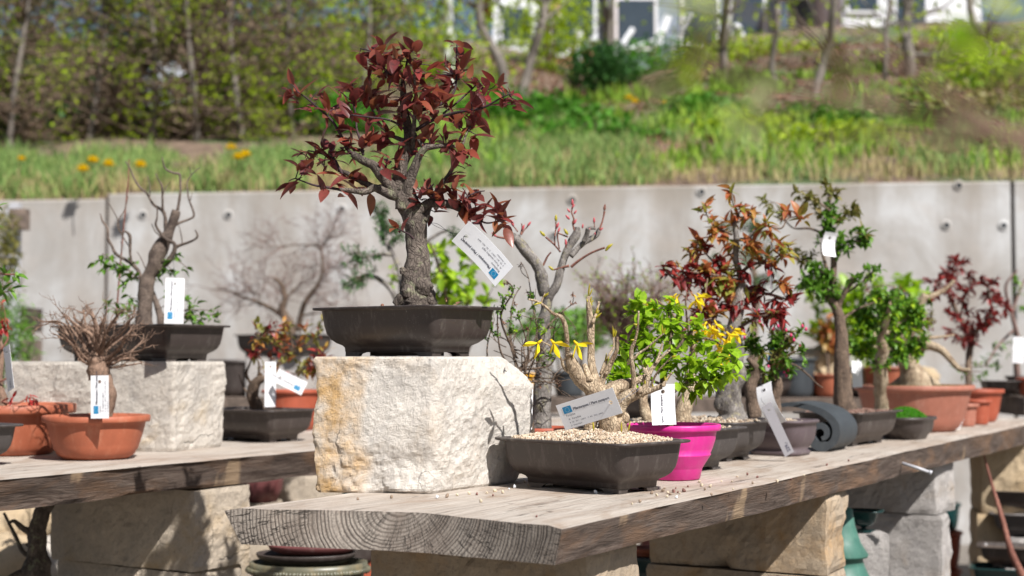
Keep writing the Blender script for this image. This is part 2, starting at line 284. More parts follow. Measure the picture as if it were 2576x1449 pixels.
def wood_end():
    m, nt, b, o = nm('end_grain')
    tc = nd(nt, 'ShaderNodeTexCoord'); sp = nd(nt, 'ShaderNodeSeparateXYZ', {0: tc.outputs['Object']})
    nz = noi(nt, coords(nt, (0, 1, 1)), 10, 5); nz2 = noi(nt, coords(nt, (0, 1, 1)), 60, 3)
    y = mth(nt, 'SUBTRACT', sp.outputs[1], 0.262); z = mth(nt, 'SUBTRACT', sp.outputs[2], 0.012)
    r = mth(nt, 'SQRT', mth(nt, 'ADD', mth(nt, 'MULTIPLY', y, y), mth(nt, 'MULTIPLY', mth(nt, 'MULTIPLY', z, z), 1.6)))
    r = mth(nt, 'ADD', r, mth(nt, 'ADD', mth(nt, 'MULTIPLY', nz, 0.016), mth(nt, 'MULTIPLY', nz2, 0.0016)))
    rn = nd(nt, 'ShaderNodeTexNoise', {'W': mth(nt, 'MULTIPLY', r, 55.0), 'Scale': 1.0, 'Detail': 2.0}, noise_dimensions='1D').outputs[0]
    rr = mth(nt, 'ADD', mth(nt, 'MULTIPLY', mth(nt, 'POWER', r, 1.12), 1350.0), mth(nt, 'MULTIPLY', rn, 9.0))
    ring = mth(nt, 'POWER', mth(nt, 'MULTIPLY', mth(nt, 'ADD', mth(nt, 'SINE', rr), 1.0), 0.5), 2.2)
    rs = ramp(nt, rn, [(0.3, 0.35), (0.7, 1.0)])
    ring = mth(nt, 'MULTIPLY', ring, rs)
    var = noi(nt, coords(nt, (0, 1, 1)), 9, 6, 0.7)
    base = ramp(nt, noi(nt, coords(nt, (0, 1, 1)), 22, 6, 0.7), [(0.35, (0.18, 0.15, 0.125)), (0.62, (0.33, 0.285, 0.24))])
    c = mixc(nt, ring, base, (0.070, 0.052, 0.040))
    c = mixc(nt, ramp(nt, var, [(0.45, 0.0), (0.7, 0.6)]), c, (0.13, 0.09, 0.065))
    ang = mth(nt, 'ARCTAN2', y, mth(nt, 'SUBTRACT', mth(nt, 'MULTIPLY', z, 1.3), 0.012))
    an = nd(nt, 'ShaderNodeCombineXYZ', {0: mth(nt, 'MULTIPLY', ang, 9.0), 1: mth(nt, 'MULTIPLY', r, 9.0), 2: 0.0})
    rad = nd(nt, 'ShaderNodeTexNoise', {'Vector': an.outputs[0], 'Scale': 1.6, 'Detail': 3.0, 'Roughness': 0.65}).outputs[0]
    cr = ramp(nt, mth(nt, 'ABSOLUTE', mth(nt, 'SUBTRACT', rad, 0.5)), [(0.0, 1.0), (0.008, 0.9), (0.020, 0.0)])
    cr = mth(nt, 'MULTIPLY', cr, ramp(nt, noi(nt, coords(nt, (0, 1, 1)), 16, 2), [(0.42, 0.0), (0.5, 1.0)]))
    c = mixc(nt, mth(nt, 'MULTIPLY', cr, 0.85), c, (0.018, 0.013, 0.010))
    fine = noi(nt, coords(nt, (0, 1, 1)), 320, 3)
    c = mixc(nt, ramp(nt, fine, [(0.35, 0.5), (0.55, 0.0)]), c, (0.07, 0.055, 0.045))
    put(nt, b, c, 0.88)
    h = mth(nt, 'SUBTRACT', mth(nt, 'MULTIPLY', ring, -0.5), mth(nt, 'MULTIPLY', cr, 1.0)); bump(nt, b, mth(nt, 'ADD', h, mth(nt, 'MULTIPLY', fine, 0.4)), 0.8, 0.003); return m
M['wood_top'] = wood_top(); M['wood_side'] = wood_side(); M['wood_end'] = wood_end()

# ------------------------------------------------------------------ mesh helpers
class MB:
    def __init__(s): s.v = []; s.f = []; s.mi = []
    def add(s, vs, fs, mi=0):
        n = len(s.v); s.v += [tuple(v) for v in vs]; s.f += [tuple(i + n for i in f) for f in fs]; s.mi += [mi] * len(fs)
    def build(s, name, mats, parent=None, smooth=True, world=True, kind=None):
        me = bpy.data.meshes.new(name); off = Vector((0, 0, 0))
        if parent is not None and world:
            off = parent.location.copy() if parent.parent is None else parent.parent.location.copy()
        me.from_pydata([(v[0] - off.x, v[1] - off.y, v[2] - off.z) for v in s.v], [], s.f)
        for m in (mats if isinstance(mats, (list, tuple)) else [mats]): me.materials.append(m)
        if any(s.mi): me.polygons.foreach_set('material_index', s.mi)
        if smooth: me.polygons.foreach_set('use_smooth', [True] * len(s.f))
        me.update()
        o = bpy.data.objects.new(name, me); C.objects.link(o)
        if parent is not None: o.parent = parent
        if kind: o['kind'] = kind
        return o

def thing(name, label, cat, loc=(0, 0, 0), group=None):
    o = bpy.data.objects.new(name, None); C.objects.link(o); o.empty_display_size = 0.05
    o.location = loc; o['label'] = label; o['category'] = cat
    if group: o['group'] = group
    return o
def tag(o, label, cat, group=None):
    o['label'] = label; o['category'] = cat
    if group: o['group'] = group
    return o

def catmull(pts, rs, k):
    if k <= 1 or len(pts) < 3: return list(pts), list(rs)
    P2 = []; R2 = []; n = len(pts)
    for i in range(n - 1):
        p0 = pts[max(0, i - 1)]; p1 = pts[i]; p2 = pts[i + 1]; p3 = pts[min(n - 1, i + 2)]
        for j in range(k):
            t = j / k; t2 = t * t; t3 = t2 * t
            P2.append(0.5 * ((2 * p1) + (p2 - p0) * t + (2 * p0 - 5 * p1 + 4 * p2 - p3) * t2 + (3 * p1 - p0 - 3 * p2 + p3) * t3))
            R2.append(rs[i] * (1 - t) + rs[i + 1] * t)
    P2.append(pts[-1]); R2.append(rs[-1]); return P2, R2

def tube(mb, pts, rs, n=8, k=4, amp=0.0, freq=60, cap=True, mi=0, seed=0.0):
    pts = [Vector(p) for p in pts]; pts, rs = catmull(pts, rs, k)
    up = Vector((0.13, 0.9, 0.31)).normalized(); rings = []; base = len(mb.v); verts = []; faces = []
    for i, p in enumerate(pts):
        t = (pts[min(i + 1, len(pts) - 1)] - pts[max(0, i - 1)])
        if t.length < 1e-9: t = Vector((0, 0, 1))
        t.normalize(); a = up - t * up.dot(t)
        if a.length < 1e-4: a = t.orthogonal()
        a.normalize(); b = t.cross(a); up = a
        for j in range(n):
            an = 2 * math.pi * j / n; dvec = a * math.cos(an) + b * math.sin(an); r = rs[i]
            if amp:
                q = p + dvec * r
                r *= 1 + amp * (noise.noise(q * freq + Vector((seed, 0, 0))) + 0.5 * noise.noise(q * freq * 2.3))
            verts.append(p + dvec * r)
    m = len(pts)
    for i in range(m - 1):
        for j in range(n):
            j2 = (j + 1) % n; faces.append((i * n + j, i * n + j2, (i + 1) * n + j2, (i + 1) * n + j))
    if cap: faces.append(tuple((m - 1) * n + j for j in range(n))); faces.append(tuple(reversed(range(n))))
    mb.add(verts, faces, mi); return pts

def leaf(mb, pos, d, up, L, W, curl=0.25, fold=0.25, ns=4, wide=0.45, mi=0, twist=0):
    d = Vector(d).normalized(); up = Vector(up); s = d.cross(up)
    if s.length < 1e-4: s = d.orthogonal()
    s.normalize(); nrm = s.cross(d).normalized()
    vs = []; fs = []
    for i in range(ns + 1):
        t = i / ns
        wd = W * 0.5 * (math.sin(math.pi * t ** (0.75 if wide < 0.5 else 1.1)) ** 0.8 if 0 < t < 1 else 0.04)
        c = pos + d * (L * (t - 0.12 * curl * t * t)) - nrm * (curl * L * t * t)
        vs += [c - s * wd + nrm * wd * fold * 2, c, c + s * wd + nrm * wd * fold * 2]
    for i in range(ns):
        a = i * 3; fs += [(a, a + 1, a + 4, a + 3), (a + 1, a + 2, a + 5, a + 4)]
    mb.add(vs, fs, mi)

def rv(rng, z=None):
    while True:
        v = Vector((rng.uniform(-1, 1), rng.uniform(-1, 1), rng.uniform(-1, 1)))
        if 0.05 < v.length < 1: return v.normalized()

def blob(mb, c, r, rng, stretch=(1, 1, 1), mi=0):
    t = (1 + 5 ** 0.5) / 2
    vs = [(-1, t, 0), (1, t, 0), (-1, -t, 0), (1, -t, 0), (0, -1, t), (0, 1, t), (0, -1, -t), (0, 1, -t), (t, 0, -1), (t, 0, 1), (-t, 0, -1), (-t, 0, 1)]
    fs = [(0, 11, 5), (0, 5, 1), (0, 1, 7), (0, 7, 10), (0, 10, 11), (1, 5, 9), (5, 11, 4), (11, 10, 2), (10, 7, 6), (7, 1, 8), (3, 9, 4), (3, 4, 2), (3, 2, 6), (3, 6, 8), (3, 8, 9), (4, 9, 5), (2, 4, 11), (6, 2, 10), (8, 6, 7), (9, 8, 1)]
    q = Euler((rng.uniform(0, 6), rng.uniform(0, 6), rng.uniform(0, 6))).to_matrix()
    mb.add([Vector(c) + q @ Vector((v[0] * stretch[0], v[1] * stretch[1], v[2] * stretch[2])) * (r * 0.526 * rng.uniform(0.75, 1.2)) for v in vs], fs, mi)

def rrect(a, b, rc, n=8):
    """rounded rectangle outline, half sizes a, b"""
    rc = min(rc, a * 0.999, b * 0.999); out = []
    for (cx, cy, a0) in ((a - rc, b - rc, 0), (-a + rc, b - rc, 90), (-a + rc, -b + rc, 180), (a - rc, -b + rc, 270)):
        for i in range(n + 1):
            an = R(a0 + 90 * i / n); out.append((cx + rc * math.cos(an), cy + rc * math.sin(an)))
    return out
def loft(mb, center, rot, rings, close_top=False, close_bot=True, mi=0):
    """rings: list of (outline, z)"""
    ca, sa = math.cos(rot), math.sin(rot); vs = []; fs = []; n = len(rings[0][0])
    for o, z in rings:
        for x, y in o: vs.append((center[0] + ca * x - sa * y, center[1] + sa * x + ca * y, center[2] + z))
    for i in range(len(rings) - 1):
        for j in range(n):
            j2 = (j + 1) % n; fs.append((i * n + j, i * n + j2, (i + 1) * n + j2, (i + 1) * n + j))
    if close_bot: fs.append(tuple(reversed(range(n))))
    if close_top: fs.append(tuple((len(rings) - 1) * n + j for j in range(n)))
    mb.add(vs, fs, mi)
def box(mb, c, sx, sy, sz, rot=0, mi=0):
    ca, sa = math.cos(rot), math.sin(rot); vs = []
    for z in (-sz / 2, sz / 2):
        for x, y in ((-sx / 2, -sy / 2), (sx / 2, -sy / 2), (sx / 2, sy / 2), (-sx / 2, sy / 2)):
            vs.append((c[0] + ca * x - sa * y, c[1] + sa * x + ca * y, c[2] + z))
    mb.add(vs, [(3, 2, 1, 0), (4, 5, 6, 7), (0, 1, 5, 4), (1, 2, 6, 5), (2, 3, 7, 6), (3, 0, 4, 7)], mi)

# ------------------------------------------------------------------ pots
def rect_pot(root, c, rot, L, Wd, H, mat, rc=0.018, soil='soil', fill=0.82, mound=0.0, ngrav=0, gmat='gravel', seed=1, octo=False):
    """c: centre at the ground; L, Wd: rim length and width"""
    a = L / 2 - 0.012; b = Wd / 2 - 0.012; k = H / 0.077; nseg = 1 if octo else 7
    prof = [(.0065, -.034), (.007, -.0315), (.0135, -.031), (.017, -.0285), (.021, -.021), (.027, -.013), (.036, -.0075), (.050, -.004), (.070, -.001), (.0725, 0.0), (.0728, .010), (.0738, .012), (.0765, .0122), (.077, .0105), (.0768, .001), (.074, -.0025), (.05, -.006), (.03, -.012)]
    mb = MB(); rings = []
    for z, o in prof:
        rr = rrect(a + o, b + o, max(0.004, rc + o * 0.6), nseg)
        rings.append((rr, z * k))
    loft(mb, c, rot, rings, close_top=True)
    rr_ = rrect(max(.01, a - .062), max(.01, b - .052), .012, 5); loft(mb, c, rot, [(rr_, .0006), (rr_, .0068)], close_top=False)
    pot = mb.build('pot', mat, root)
    ai, bi = a - .033, b - .033; ca, sa = math.cos(rot), math.sin(rot)
    fl = max(0.026, a * 0.36)
    for sx in (-1, 1):
        for sy in (-1, 1):
            f = MB()
            def tr(x, y, z): return (c[0] + ca * x - sa * y, c[1] + sa * x + ca * y, c[2] + z)
            for ax in (0, 1):   # two slanted bars meeting at the corner
                le = fl if ax == 0 else min(fl, bi * 0.7); th = 0.007
                def q(u, wv, z):
                    x, y = (ai - u, bi - wv) if ax == 0 else (ai - wv - 0.0004, bi - u - 0.0004)
                    return tr(sx * x, sy * y, z)
                zz = .0075 * k
                vs = [q(0, 0, 0), q(le * 0.62, 0, 0), q(le * 0.7, 0, zz * .55), q(le, 0, zz), q(0, 0, zz), q(0, th, 0), q(le * 0.62, th, 0), q(le * 0.7, th, zz * .55), q(le, th, zz), q(0, th, zz)]
                f.add(vs, [(0, 1, 2, 3, 4), (9, 8, 7, 6, 5), (0, 5, 6, 1), (1, 6, 7, 2), (2, 7, 8, 3), (3, 8, 9, 4), (4, 9, 5, 0)])
            fo = f.build('foot', mat, pot, smooth=False)
    soil_surface(root, c, rot, a - 0.003, b - 0.003, H * fill, soil, mound, rc, ngrav, gmat, seed)
    return pot

def soil_surface(root, c, rot, a, b, z, soil, mound, rc, ngrav, gmat, seed):
    rng = random.Random(seed); mb = MB(); rings = []
    for i in range(9):
        t = 1 - i / 9.0; rings.append(([(x * t, y * t) for x, y in rrect(a, b, rc, 7)], z + mound * (1 - t * t)))
    loft(mb, c, rot, rings, close_top=True, close_bot=False)
    mb.build('soil', M[soil], root)
    if ngrav:
        g = MB(); ca, sa = math.cos(rot), math.sin(rot)
        for i in range(ngrav):
            x, y = rng.uniform(-a, a), rng.uniform(-b, b)
            if (abs(x) / a) ** 5 + (abs(y) / b) ** 5 > 1: continue
            t = max(abs(x) / a, abs(y) / b); h = z + mound * (1 - t * t) + 0.004 * noise.noise(Vector((x, y, 0)) * 40)
            blob(g, (c[0] + ca * x - sa * y, c[1] + sa * x + ca * y, c[2] + h + rng.uniform(0, 0.0022)), rng.choice((.0016, .002, .0024, .0028, .0034)), rng, (1, 0.8, 0.7))
        g.build('gravel', M[gmat], root, smooth=False, kind='stuff')

def round_pot(root, c, prof, mat, soil='soil', soilz=None, sx=1.0, sy=1.0, rot=0, n=40, feet=0, ngrav=0, gmat='gravel', seed=3, mound=0.004):
    """prof: (radius, z) outside from bottom to rim, then inside"""
    mb = MB(); rings = []
    for r, z in prof:
        rings.append(([(r * sx * math.cos(2 * math.pi * j / n), r * sy * math.sin(2 * math.pi * j / n)) for j in range(n)], z))
    loft(mb, c, rot, rings, close_top=True)
    pot = mb.build('pot', mat, root)
    for i in range(feet):
        an = 2 * math.pi * i / feet + 0.5; f = MB(); r = prof[0][0]
        out = rrect(r * 0.22, r * 0.10, 0.004, 3)
        loft(f, (c[0] + r * 0.86 * math.cos(an), c[1] + r * 0.86 * math.sin(an), c[2] - 0.0), an + math.pi / 2, [(out, 0.0), (out, prof[0][1] + 0.001)], True)
        f.build('foot', mat, pot)
    if soilz:
        ri = min(p[0] for p in prof if abs(p[1] - soilz) < 0.03) - 0.001
        soil_surface(root, (c[0], c[1], c[2]), rot, ri * sx, ri * sy, soilz, soil, mound, ri * min(sx, sy), ngrav, gmat, seed)
    return pot
def bowl(r, h, rim=0.008, rimh=0.010, base=0.6, belly=0.35, grooves=0, foot=0.0):
    p = [(r * base * 0.97, foot), (r * base, foot + 0.002)]
    m = 12; z0 = foot + 0.003; z1 = h - rimh
    for i in range(1, m + 1):
        t = i / m; rr = r * base + (r - rim - r * base) * (t ** belly if belly < 1 else 1 - (1 - t) ** (1 / belly))
        if grooves and t < 0.34: rr += 0.0012 * (i % 2)
        p.append((rr, z0 + (z1 - z0) * t))
    p += [(r - rim + 0.001, z1 + 0.0005), (r - 0.001, z1 + 0.001), (r, z1 + rimh * 0.3), (r, h - 0.0015), (r - 0.002, h), (r - rim * 0.8, h), (r - rim - 0.003, h - 0.004), (r * 0.85 - rim, h * 0.6), (r * base * 0.8, h * 0.3)]
    return p

# ------------------------------------------------------------------ plants
class Plant:
    def __init__(s, name, label, cat, base, seed=0, group=None):
        s.root = thing(name, label, cat, base, group); s.rng = random.Random(seed); s.bark = MB(); s.tw = MB(); s.lines = []; s.mbs = {}
    def mb(s, k):
        if k not in s.mbs: s.mbs[k] = MB()
        return s.mbs[k]
    def branch(s, pts, r0, r1, d, k=None, n=10, sub=5, amp=0.12, freq=70, twig=False, dd=None):
        """pts: reference pixels; the branch leans away from / towards the camera by k per length; radii in pixels"""
        if k is None: k = s.rng.uniform(-0.6, 0.6)
        out = []; acc = dd or 0.0; m = len(pts); sc = d / F
        for i, q in enumerate(pts):
            if i: acc += k * math.hypot(q[0] - pts[i - 1][0], q[1] - pts[i - 1][1]) * sc
            out.append(P(q[0], q[1], d + acc + (q[2] if len(q) > 2 else 0)))
        if isinstance(r0, (list, tuple)): rs = [r * sc for r in r0]
        else: rs = [(r0 + (r1 - r0) * i / (m - 1)) * sc for i in range(m)]
        res = tube(s.tw if twig else s.bark, out, rs, n, sub, amp, freq, seed=s.rng.uniform(0, 9))
        s.lines.append((res, rs[0], rs[-1])); return res
    def grow(s, start, d, L, r, depth, ang=0.6, twig=True, droop=0.0, kids=3, anchors=None, wig=0.25, up=0.0, n=4):
        rng = s.rng; pts = [Vector(start)]; dv = Vector(d).normalized(); m = 4
        for i in range(m):
            dv = (dv + rv(rng) * wig + Vector((0, 0, up - droop * i / m))).normalized(); pts.append(pts[-1] + dv * (L / m))
        tube(s.tw if twig else s.bark, pts, [r * (1 - 0.5 * i / m) for i in range(m + 1)], n, 1)
        if anchors is not None:
            for i in range(1, m + 1):
                if depth <= 1: anchors.append((pts[i], (pts[i] - pts[i - 1]).normalized()))
        if depth > 1:
            for j in range(kids):
                i = rng.randint(1, m); nd_ = (dv + rv(rng) * ang * 1.6).normalized()
                s.grow(pts[i], nd_, L * rng.uniform(0.5, 0.8), r * 0.6, depth - 1, ang, twig, droop, kids, anchors, wig, up, n)
    def near(s, p):
        best = None; bd = 1e9
        for res, a, b in s.lines:
            for q in res:
                dd = (q - p).length_squared
                if dd < bd: bd = dd; best = q
        return best
    def nearpx(s, x, y, d):
        p0 = P(x, y, d); best = None; bd = 1e9
        for res, a, b in s.lines:
            for q in res:
                dd = math.hypot(q.x * d / q.y - p0.x, (q.z - EYE) * d / q.y - (p0.z - EYE))
                if dd < bd: bd = dd; best = q
        return best
    def cluster(s, x, y, d, nl, L, W, mat, *, ns=4, spread=0.6, curl=0.25, fold=0.22, out=None, stem=0.0006, upb=0.5, rad=0.008, wide=0.45, dd=None, own=None):
        """a tuft of leaves at a pixel, hung from the nearest branch by a twig"""
        rng = s.rng; q = s.nearpx(x, y, d)
        dz = (q.y - d) * 0.8 + rng.uniform(-0.02, 0.02) if dd is None else dd
        c = P(x, y, d + dz); t = c - q
        if stem and t.length > 0.004:
            mid = q + t * 0.5 + rv(rng) * t.length * 0.12
            tube(s.tw, [q, mid, c], [stem * 1.6, stem * 1.2, stem], 5, 3)
        axis = (t.normalized() if t.length > 0.003 else Vector((0, 0, 1))) + Vector((0, 0, upb))
        axis.normalize()
        tgt = MB() if own else s.mb(mat)
        for i in range(nl):
            dv = (axis * rng.uniform(0.1, 0.9) + rv(rng) * spread * 1.35).normalized()
            l = L * rng.uniform(0.42, 1.22); pos = c - axis * rad * 2.0 * rng.random() + rv(rng) * rad * 0.4
            leaf(tgt, pos, dv, Vector((0, 0, 1)) + rv(rng) * 0.5, l, W * l / L * rng.uniform(0.85, 1.15), curl * rng.uniform(0.2, 1.6), fold * rng.uniform(0.5, 1.6), ns, wide)
        if own: tgt.build(own, M[mat], s.root)
    def leaves_on(s, anchors, per, L, W, mat, curl=0.2, fold=0.2, ns=3, up=0.4, prob=1.0):
        rng = s.rng
        for p, dv in anchors:
            if rng.random() > prob: continue
            for j in range(per):
                d2 = (dv * 0.5 + rv(rng) + Vector((0, 0, up))).normalized(); l = L * rng.uniform(0.55, 1.15)
                leaf(s.mb(mat), p + rv(rng) * 0.001, d2, Vector((0, 0, 1)) + rv(rng) * 0.6, l, W * l / L, curl * rng.uniform(0.3, 1.5), fold, ns)
    def bud(s, p, dv, L, r, mat):
        mb_ = MB()
        dv = Vector(dv).normalized(); p = Vector(p)
        tube(mb_, [p, p + dv * L * 0.35, p + dv * L * 0.7, p + dv * L], [r * 0.45, r, r * 0.75, r * 0.08], 6, 2); mb_.build('bud', M[mat], s.root)
    def done(s, bark, twigmat=None, names=None):
        names = names or {}
        n = len(s.bark.v); s.bark.v += s.tw.v; s.bark.f += [tuple(i + n for i in f) for f in s.tw.f]; s.bark.mi += [1] * len(s.tw.f)
        s.bark.build('trunk', [M[bark], M[twigmat or bark]], s.root)
        for k, mb in s.mbs.items(): mb.build(names.get(k, 'foliage'), M[k], s.root)
        return s.root

# ================================================================== SETTING
rng = random.Random(7)
def wallY(x): return 7.95 - 0.12 * x
def crest(x):
    return 0.36 - 0.085 * math.exp(-((x - 1.4) / 1.3) ** 2) + (0.02 if x < -1 else 0)
def slopeZ(x, y):
    s = max(0.0, y - wallY(x))
    z = 1.955 + 0.235 * min(s, 4.2) + (max(0, min(s, 12) - 4.2)) * crest(x * 20 / max(y, 1)) * 0.93
    if s < 0.4: z -= (0.035 if x < -2.36 else 0.0) * (1 - s / 0.4) + max(0, 0.03 - s) * 0.6
    z += 0.05 * noise.noise(Vector((x * 1.3, y * 1.3, 0))) * min(1, s) + 0.035 * noise.noise(Vector((x * 4, y * 4, 3))) * min(1, s)
    return z
# yard
mb = MB(); mb.add([(-60, -20, 0), (60, -20, 0), (60, 40, 0), (-60, 40, 0)], [(0, 1, 2, 3)])
o = mb.build('yard_ground', M['yard']); o['kind'] = 'structure'
# planted slope above the wall, running on to the horizon
mb = MB(); xs = [-60, -30, -15] + [-9 + 0.15 * i for i in range(121)] + [15, 30, 60]
ss = [0.012] + [0.05 + 0.12 * i for i in range(46)] + [5.6 + 0.3 * i for i in range(24)] + [14, 18, 25, 40, 80, 200]
vs = [(x, wallY(x) + s_, slopeZ(x, wallY(x) + s_)) for s_ in ss for x in xs]; nx = len(xs)
fs = [(j * nx + i, j * nx + i + 1, (j + 1) * nx + i + 1, (j + 1) * nx + i) for j in range(len(ss) - 1) for i in range(nx - 1)]
mb.add(vs, fs); o = mb.build('slope', M['slope']); o['kind'] = 'structure'

# concrete retaining wall (three cast panels with joints and tie holes)
yaw = math.atan(-0.12)
wr = thing('concrete_wall', 'long grey concrete retaining wall behind the benches, below the grass', 'wall', (0, wallY(0), 1.95))
joints = [-14, P(262, 700, 8.2).x, P(2552, 700, 7.62).x, 14]
for i in range(3):
    x0, x1 = joints[i] + 0.011, joints[i + 1] - 0.011; m = MB()
    dz = -0.030 if i == 0 else 0.0
    vs = []
    for x in (x0, x1):
        for (yy, z) in ((0, 0.0), (0.0, 1.94 + dz), (0.008, 1.948 + dz), (0.30, 1.948 + dz), (0.30, 0.0)): vs.append((x, wallY(x) + yy, z))
    m.add(vs, [(0, 1, 6, 5), (1, 2, 7, 6), (2, 3, 8, 7), (3, 4, 9, 8), (0, 4, 3, 2, 1), (5, 6, 7, 8, 9)])
    m.build('wall_panel', M['concrete'], wr, smooth=False)
m = MB()
for jx in joints[1:3]:
    box(m, (jx, wallY(jx) + 0.15, 0.965), 0.022, 0.26, 1.9)
m.build('joint_filler', M['wood_dark'], wr, smooth=False)
for (hx, hy) in ((360, 540), (575, 540), (860, 525), (1440, 502), (1765, 482), (2412, 466), (2381, 566), (2525, 567), (1395, 590), (1130, 512)):
    yy = 7.95
    for _ in range(4):
        p = P(hx, hy, yy); yy = wallY(p.x)
    m = MB(); out = []
    # flat dark disc painted as hole shade, with a pale mortar collar standing 3 mm proud
    for (r, dy) in ((0.030, -0.001), (0.029, -0.003), (0.016, -0.003)): out.append([(p.x + 0.0 + r * math.cos(a * math.pi / 8), wallY(p.x) + dy, p.z + r * math.sin(a * math.pi / 8)) for a in range(16)])
    vs = sum(out, []); m.add(vs, [(i * 16 + j, i * 16 + (j + 1) % 16, (i + 1) * 16 + (j + 1) % 16, (i + 1) * 16 + j) for i in range(2) for j in range(16)])
    h = m.build('tie_hole', M['concrete'], wr)
    m = MB(); m.add([(p.x + 0.0165 * math.cos(a * math.pi / 8), wallY(p.x) - 0.0020, p.z + 0.0165 * math.sin(a * math.pi / 8)) for a in range(16)], [tuple(range(16))])
    m.build('hole_shade', M['wire_dark'], h, smooth=False)

# grass and straw on the slope
def ground_cover(name, mat, n, fx, L, W, seed, kindlab):
    r = random.Random(seed); m = MB()
    for i in range(n):
        x, s_ = fx(r)
        y = wallY(x) + s_; z = slopeZ(x, y); a = r.uniform(0, 6.28); cl_ = noise.noise(Vector((x * 3.2, s_ * 3.2, seed))) + 0.6 * noise.noise(Vector((x * 9, s_ * 9, seed))); l = L * r.uniform(0.4, 1.2) * max(0.25, min(1.7, 1 + 1.2 * cl_)); w_ = W * r.uniform(0.6, 1.2)
        ln = r.uniform(0.1, 0.7) * l; a2 = r.uniform(0, 6.28); c, s2 = math.cos(a) * w_ / 2, math.sin(a) * w_ / 2
        tx, ty = x + ln * math.cos(a2), y + ln * math.sin(a2)
        m.add([(x - c, y - s2, z - 0.01), (x + c, y + s2, z - 0.01), (x + (tx - x) * .4 + c * .8, y + (ty - y) * .4 + s2 * .8, z + l * .6), (x + (tx - x) * .4 - c * .8, y + (ty - y) * .4 - s2 * .8, z + l * .6), (tx, ty, z + l)], [(0, 1, 2, 3), (3, 2, 4)])
    o = m.build(name, M[mat], smooth=False, kind='stuff'); o['label'] = kindlab; o['category'] = 'grass'; return o
def g_left(r):
    while True:
        x = r.uniform(-4.6, 0.8); s_ = 0.03 + 2.0 * r.random() ** 1.2
        if noise.noise(Vector((x * 1.6, s_ * 1.6, 5))) + 0.5 * noise.noise(Vector((x * 6, s_ * 6, 5))) > -0.16: return x, s_
def g_right(r):
    while True:
        x = r.uniform(-0.9, 5.2); s_ = r.uniform(0.15, 4.6)
        if noise.noise(Vector((x * 2.2, s_ * 2.2, 9))) > 0.12 + 0.02 * s_: return x, s_
def g_straw(r):
    x = r.uniform(-4.8, 5.0); s_ = abs(r.gauss(0.0, 0.4 if x < 0 else 1.3)) + 0.02; return x, s_
ground_cover('grass', 'grass', 17000, g_left, 0.115, 0.012, 1, 'tall soft green grass above the left half of the wall')
ground_cover('grass', 'grass', 9000, g_right, 0.11, 0.013, 2, 'patchy green grass tufts above the right half of the wall')
def g_weeds(r):
    while True:
        x = r.uniform(-1.0, 5.6); s_ = r.uniform(0.4, 7.5)
        if noise.noise(Vector((x * 1.5, s_ * 1.5, 21))) > 0.15: return x, s_
ground_cover('weeds', 'weed', 8000, g_weeds, 0.12, 0.03, 8, 'broad leaved green weeds spread over the right hand slope')
ground_cover('dry_grass', 'straw', 10000, g_straw, 0.10, 0.010, 3, 'dry straw coloured grass along the top of the wall')
def g_litter(r):
    x = r.uniform(-1.0, 6.0); s_ = r.uniform(1.2, 10); return x, s_
r = random.Random(5); m = MB()
for i in range(9000):
    x, s_ = g_litter(r)
    y = wallY(x) + s_; leaf(m, Vector((x, y, slopeZ(x, y) + r.uniform(0.0, 0.04))), rv(r) * Vector((1, 1, 0.3)), Vector((0, 0, 1)) + rv(r) * 0.6, 0.07, 0.04, 0.4, 0.3, 2)
o = m.build('leaf_litter', M['leaf_dead'], kind='stuff'); o['label'] = 'brown dead leaves lying on the wooded slope'; o['category'] = 'leaf litter'

def bushes(name, mat, label, cat, px, d, rx, rz, n, L, W, seed, ry=None, lift=0.0, kind=None):
    """a leafy mass round a pixel at distance d, on the slope"""
    r = random.Random(seed); c = P(px[0], px[1], d); m = MB(); base = slopeZ(c.x, c.y) if c.y > wallY(c.x) else 0.0
    t = thing(name, label, cat, (c.x, c.y, base))
    for i in range(n):
        q = rv(r) * r.random() ** 0.4; bumpf = 1 + 0.35 * noise.noise(q * 2.5 + Vector((seed, 0, 0)))
        p = Vector((c.x + q.x * rx * bumpf, c.y + q.y * (ry or rx) * bumpf, c.z + q.z * rz * bumpf))
        leaf(m, p, rv(r) + Vector((0, 0, 0.2)), Vector((0, 0, 1)) + rv(r), L * r.uniform(.6, 1.2), W * r.uniform(.7, 1.2), 0.3, 0.2, 2)
    m.build('foliage', M[mat], t)
    b = MB()
    for i in range(6):
        q = rv(r); f = min(1.0, rx / .5); tube(b, [(c.x + q.x * 0.05 * f, c.y + q.y * 0.05 * f, base - 0.03), (c.x + q.x * rx * .2, c.y + q.y * rx * .2, base * .3 + (c.z - rz * .8) * .7), (c.x + q.x * rx * .7, c.y + q.y * rx * .7, c.z + abs(q.z) * rz * .5)], [0.02 * f, 0.014 * f, 0.005 * f], 6, 2)
    b.build('stems', M['bark_brown'], t); return t

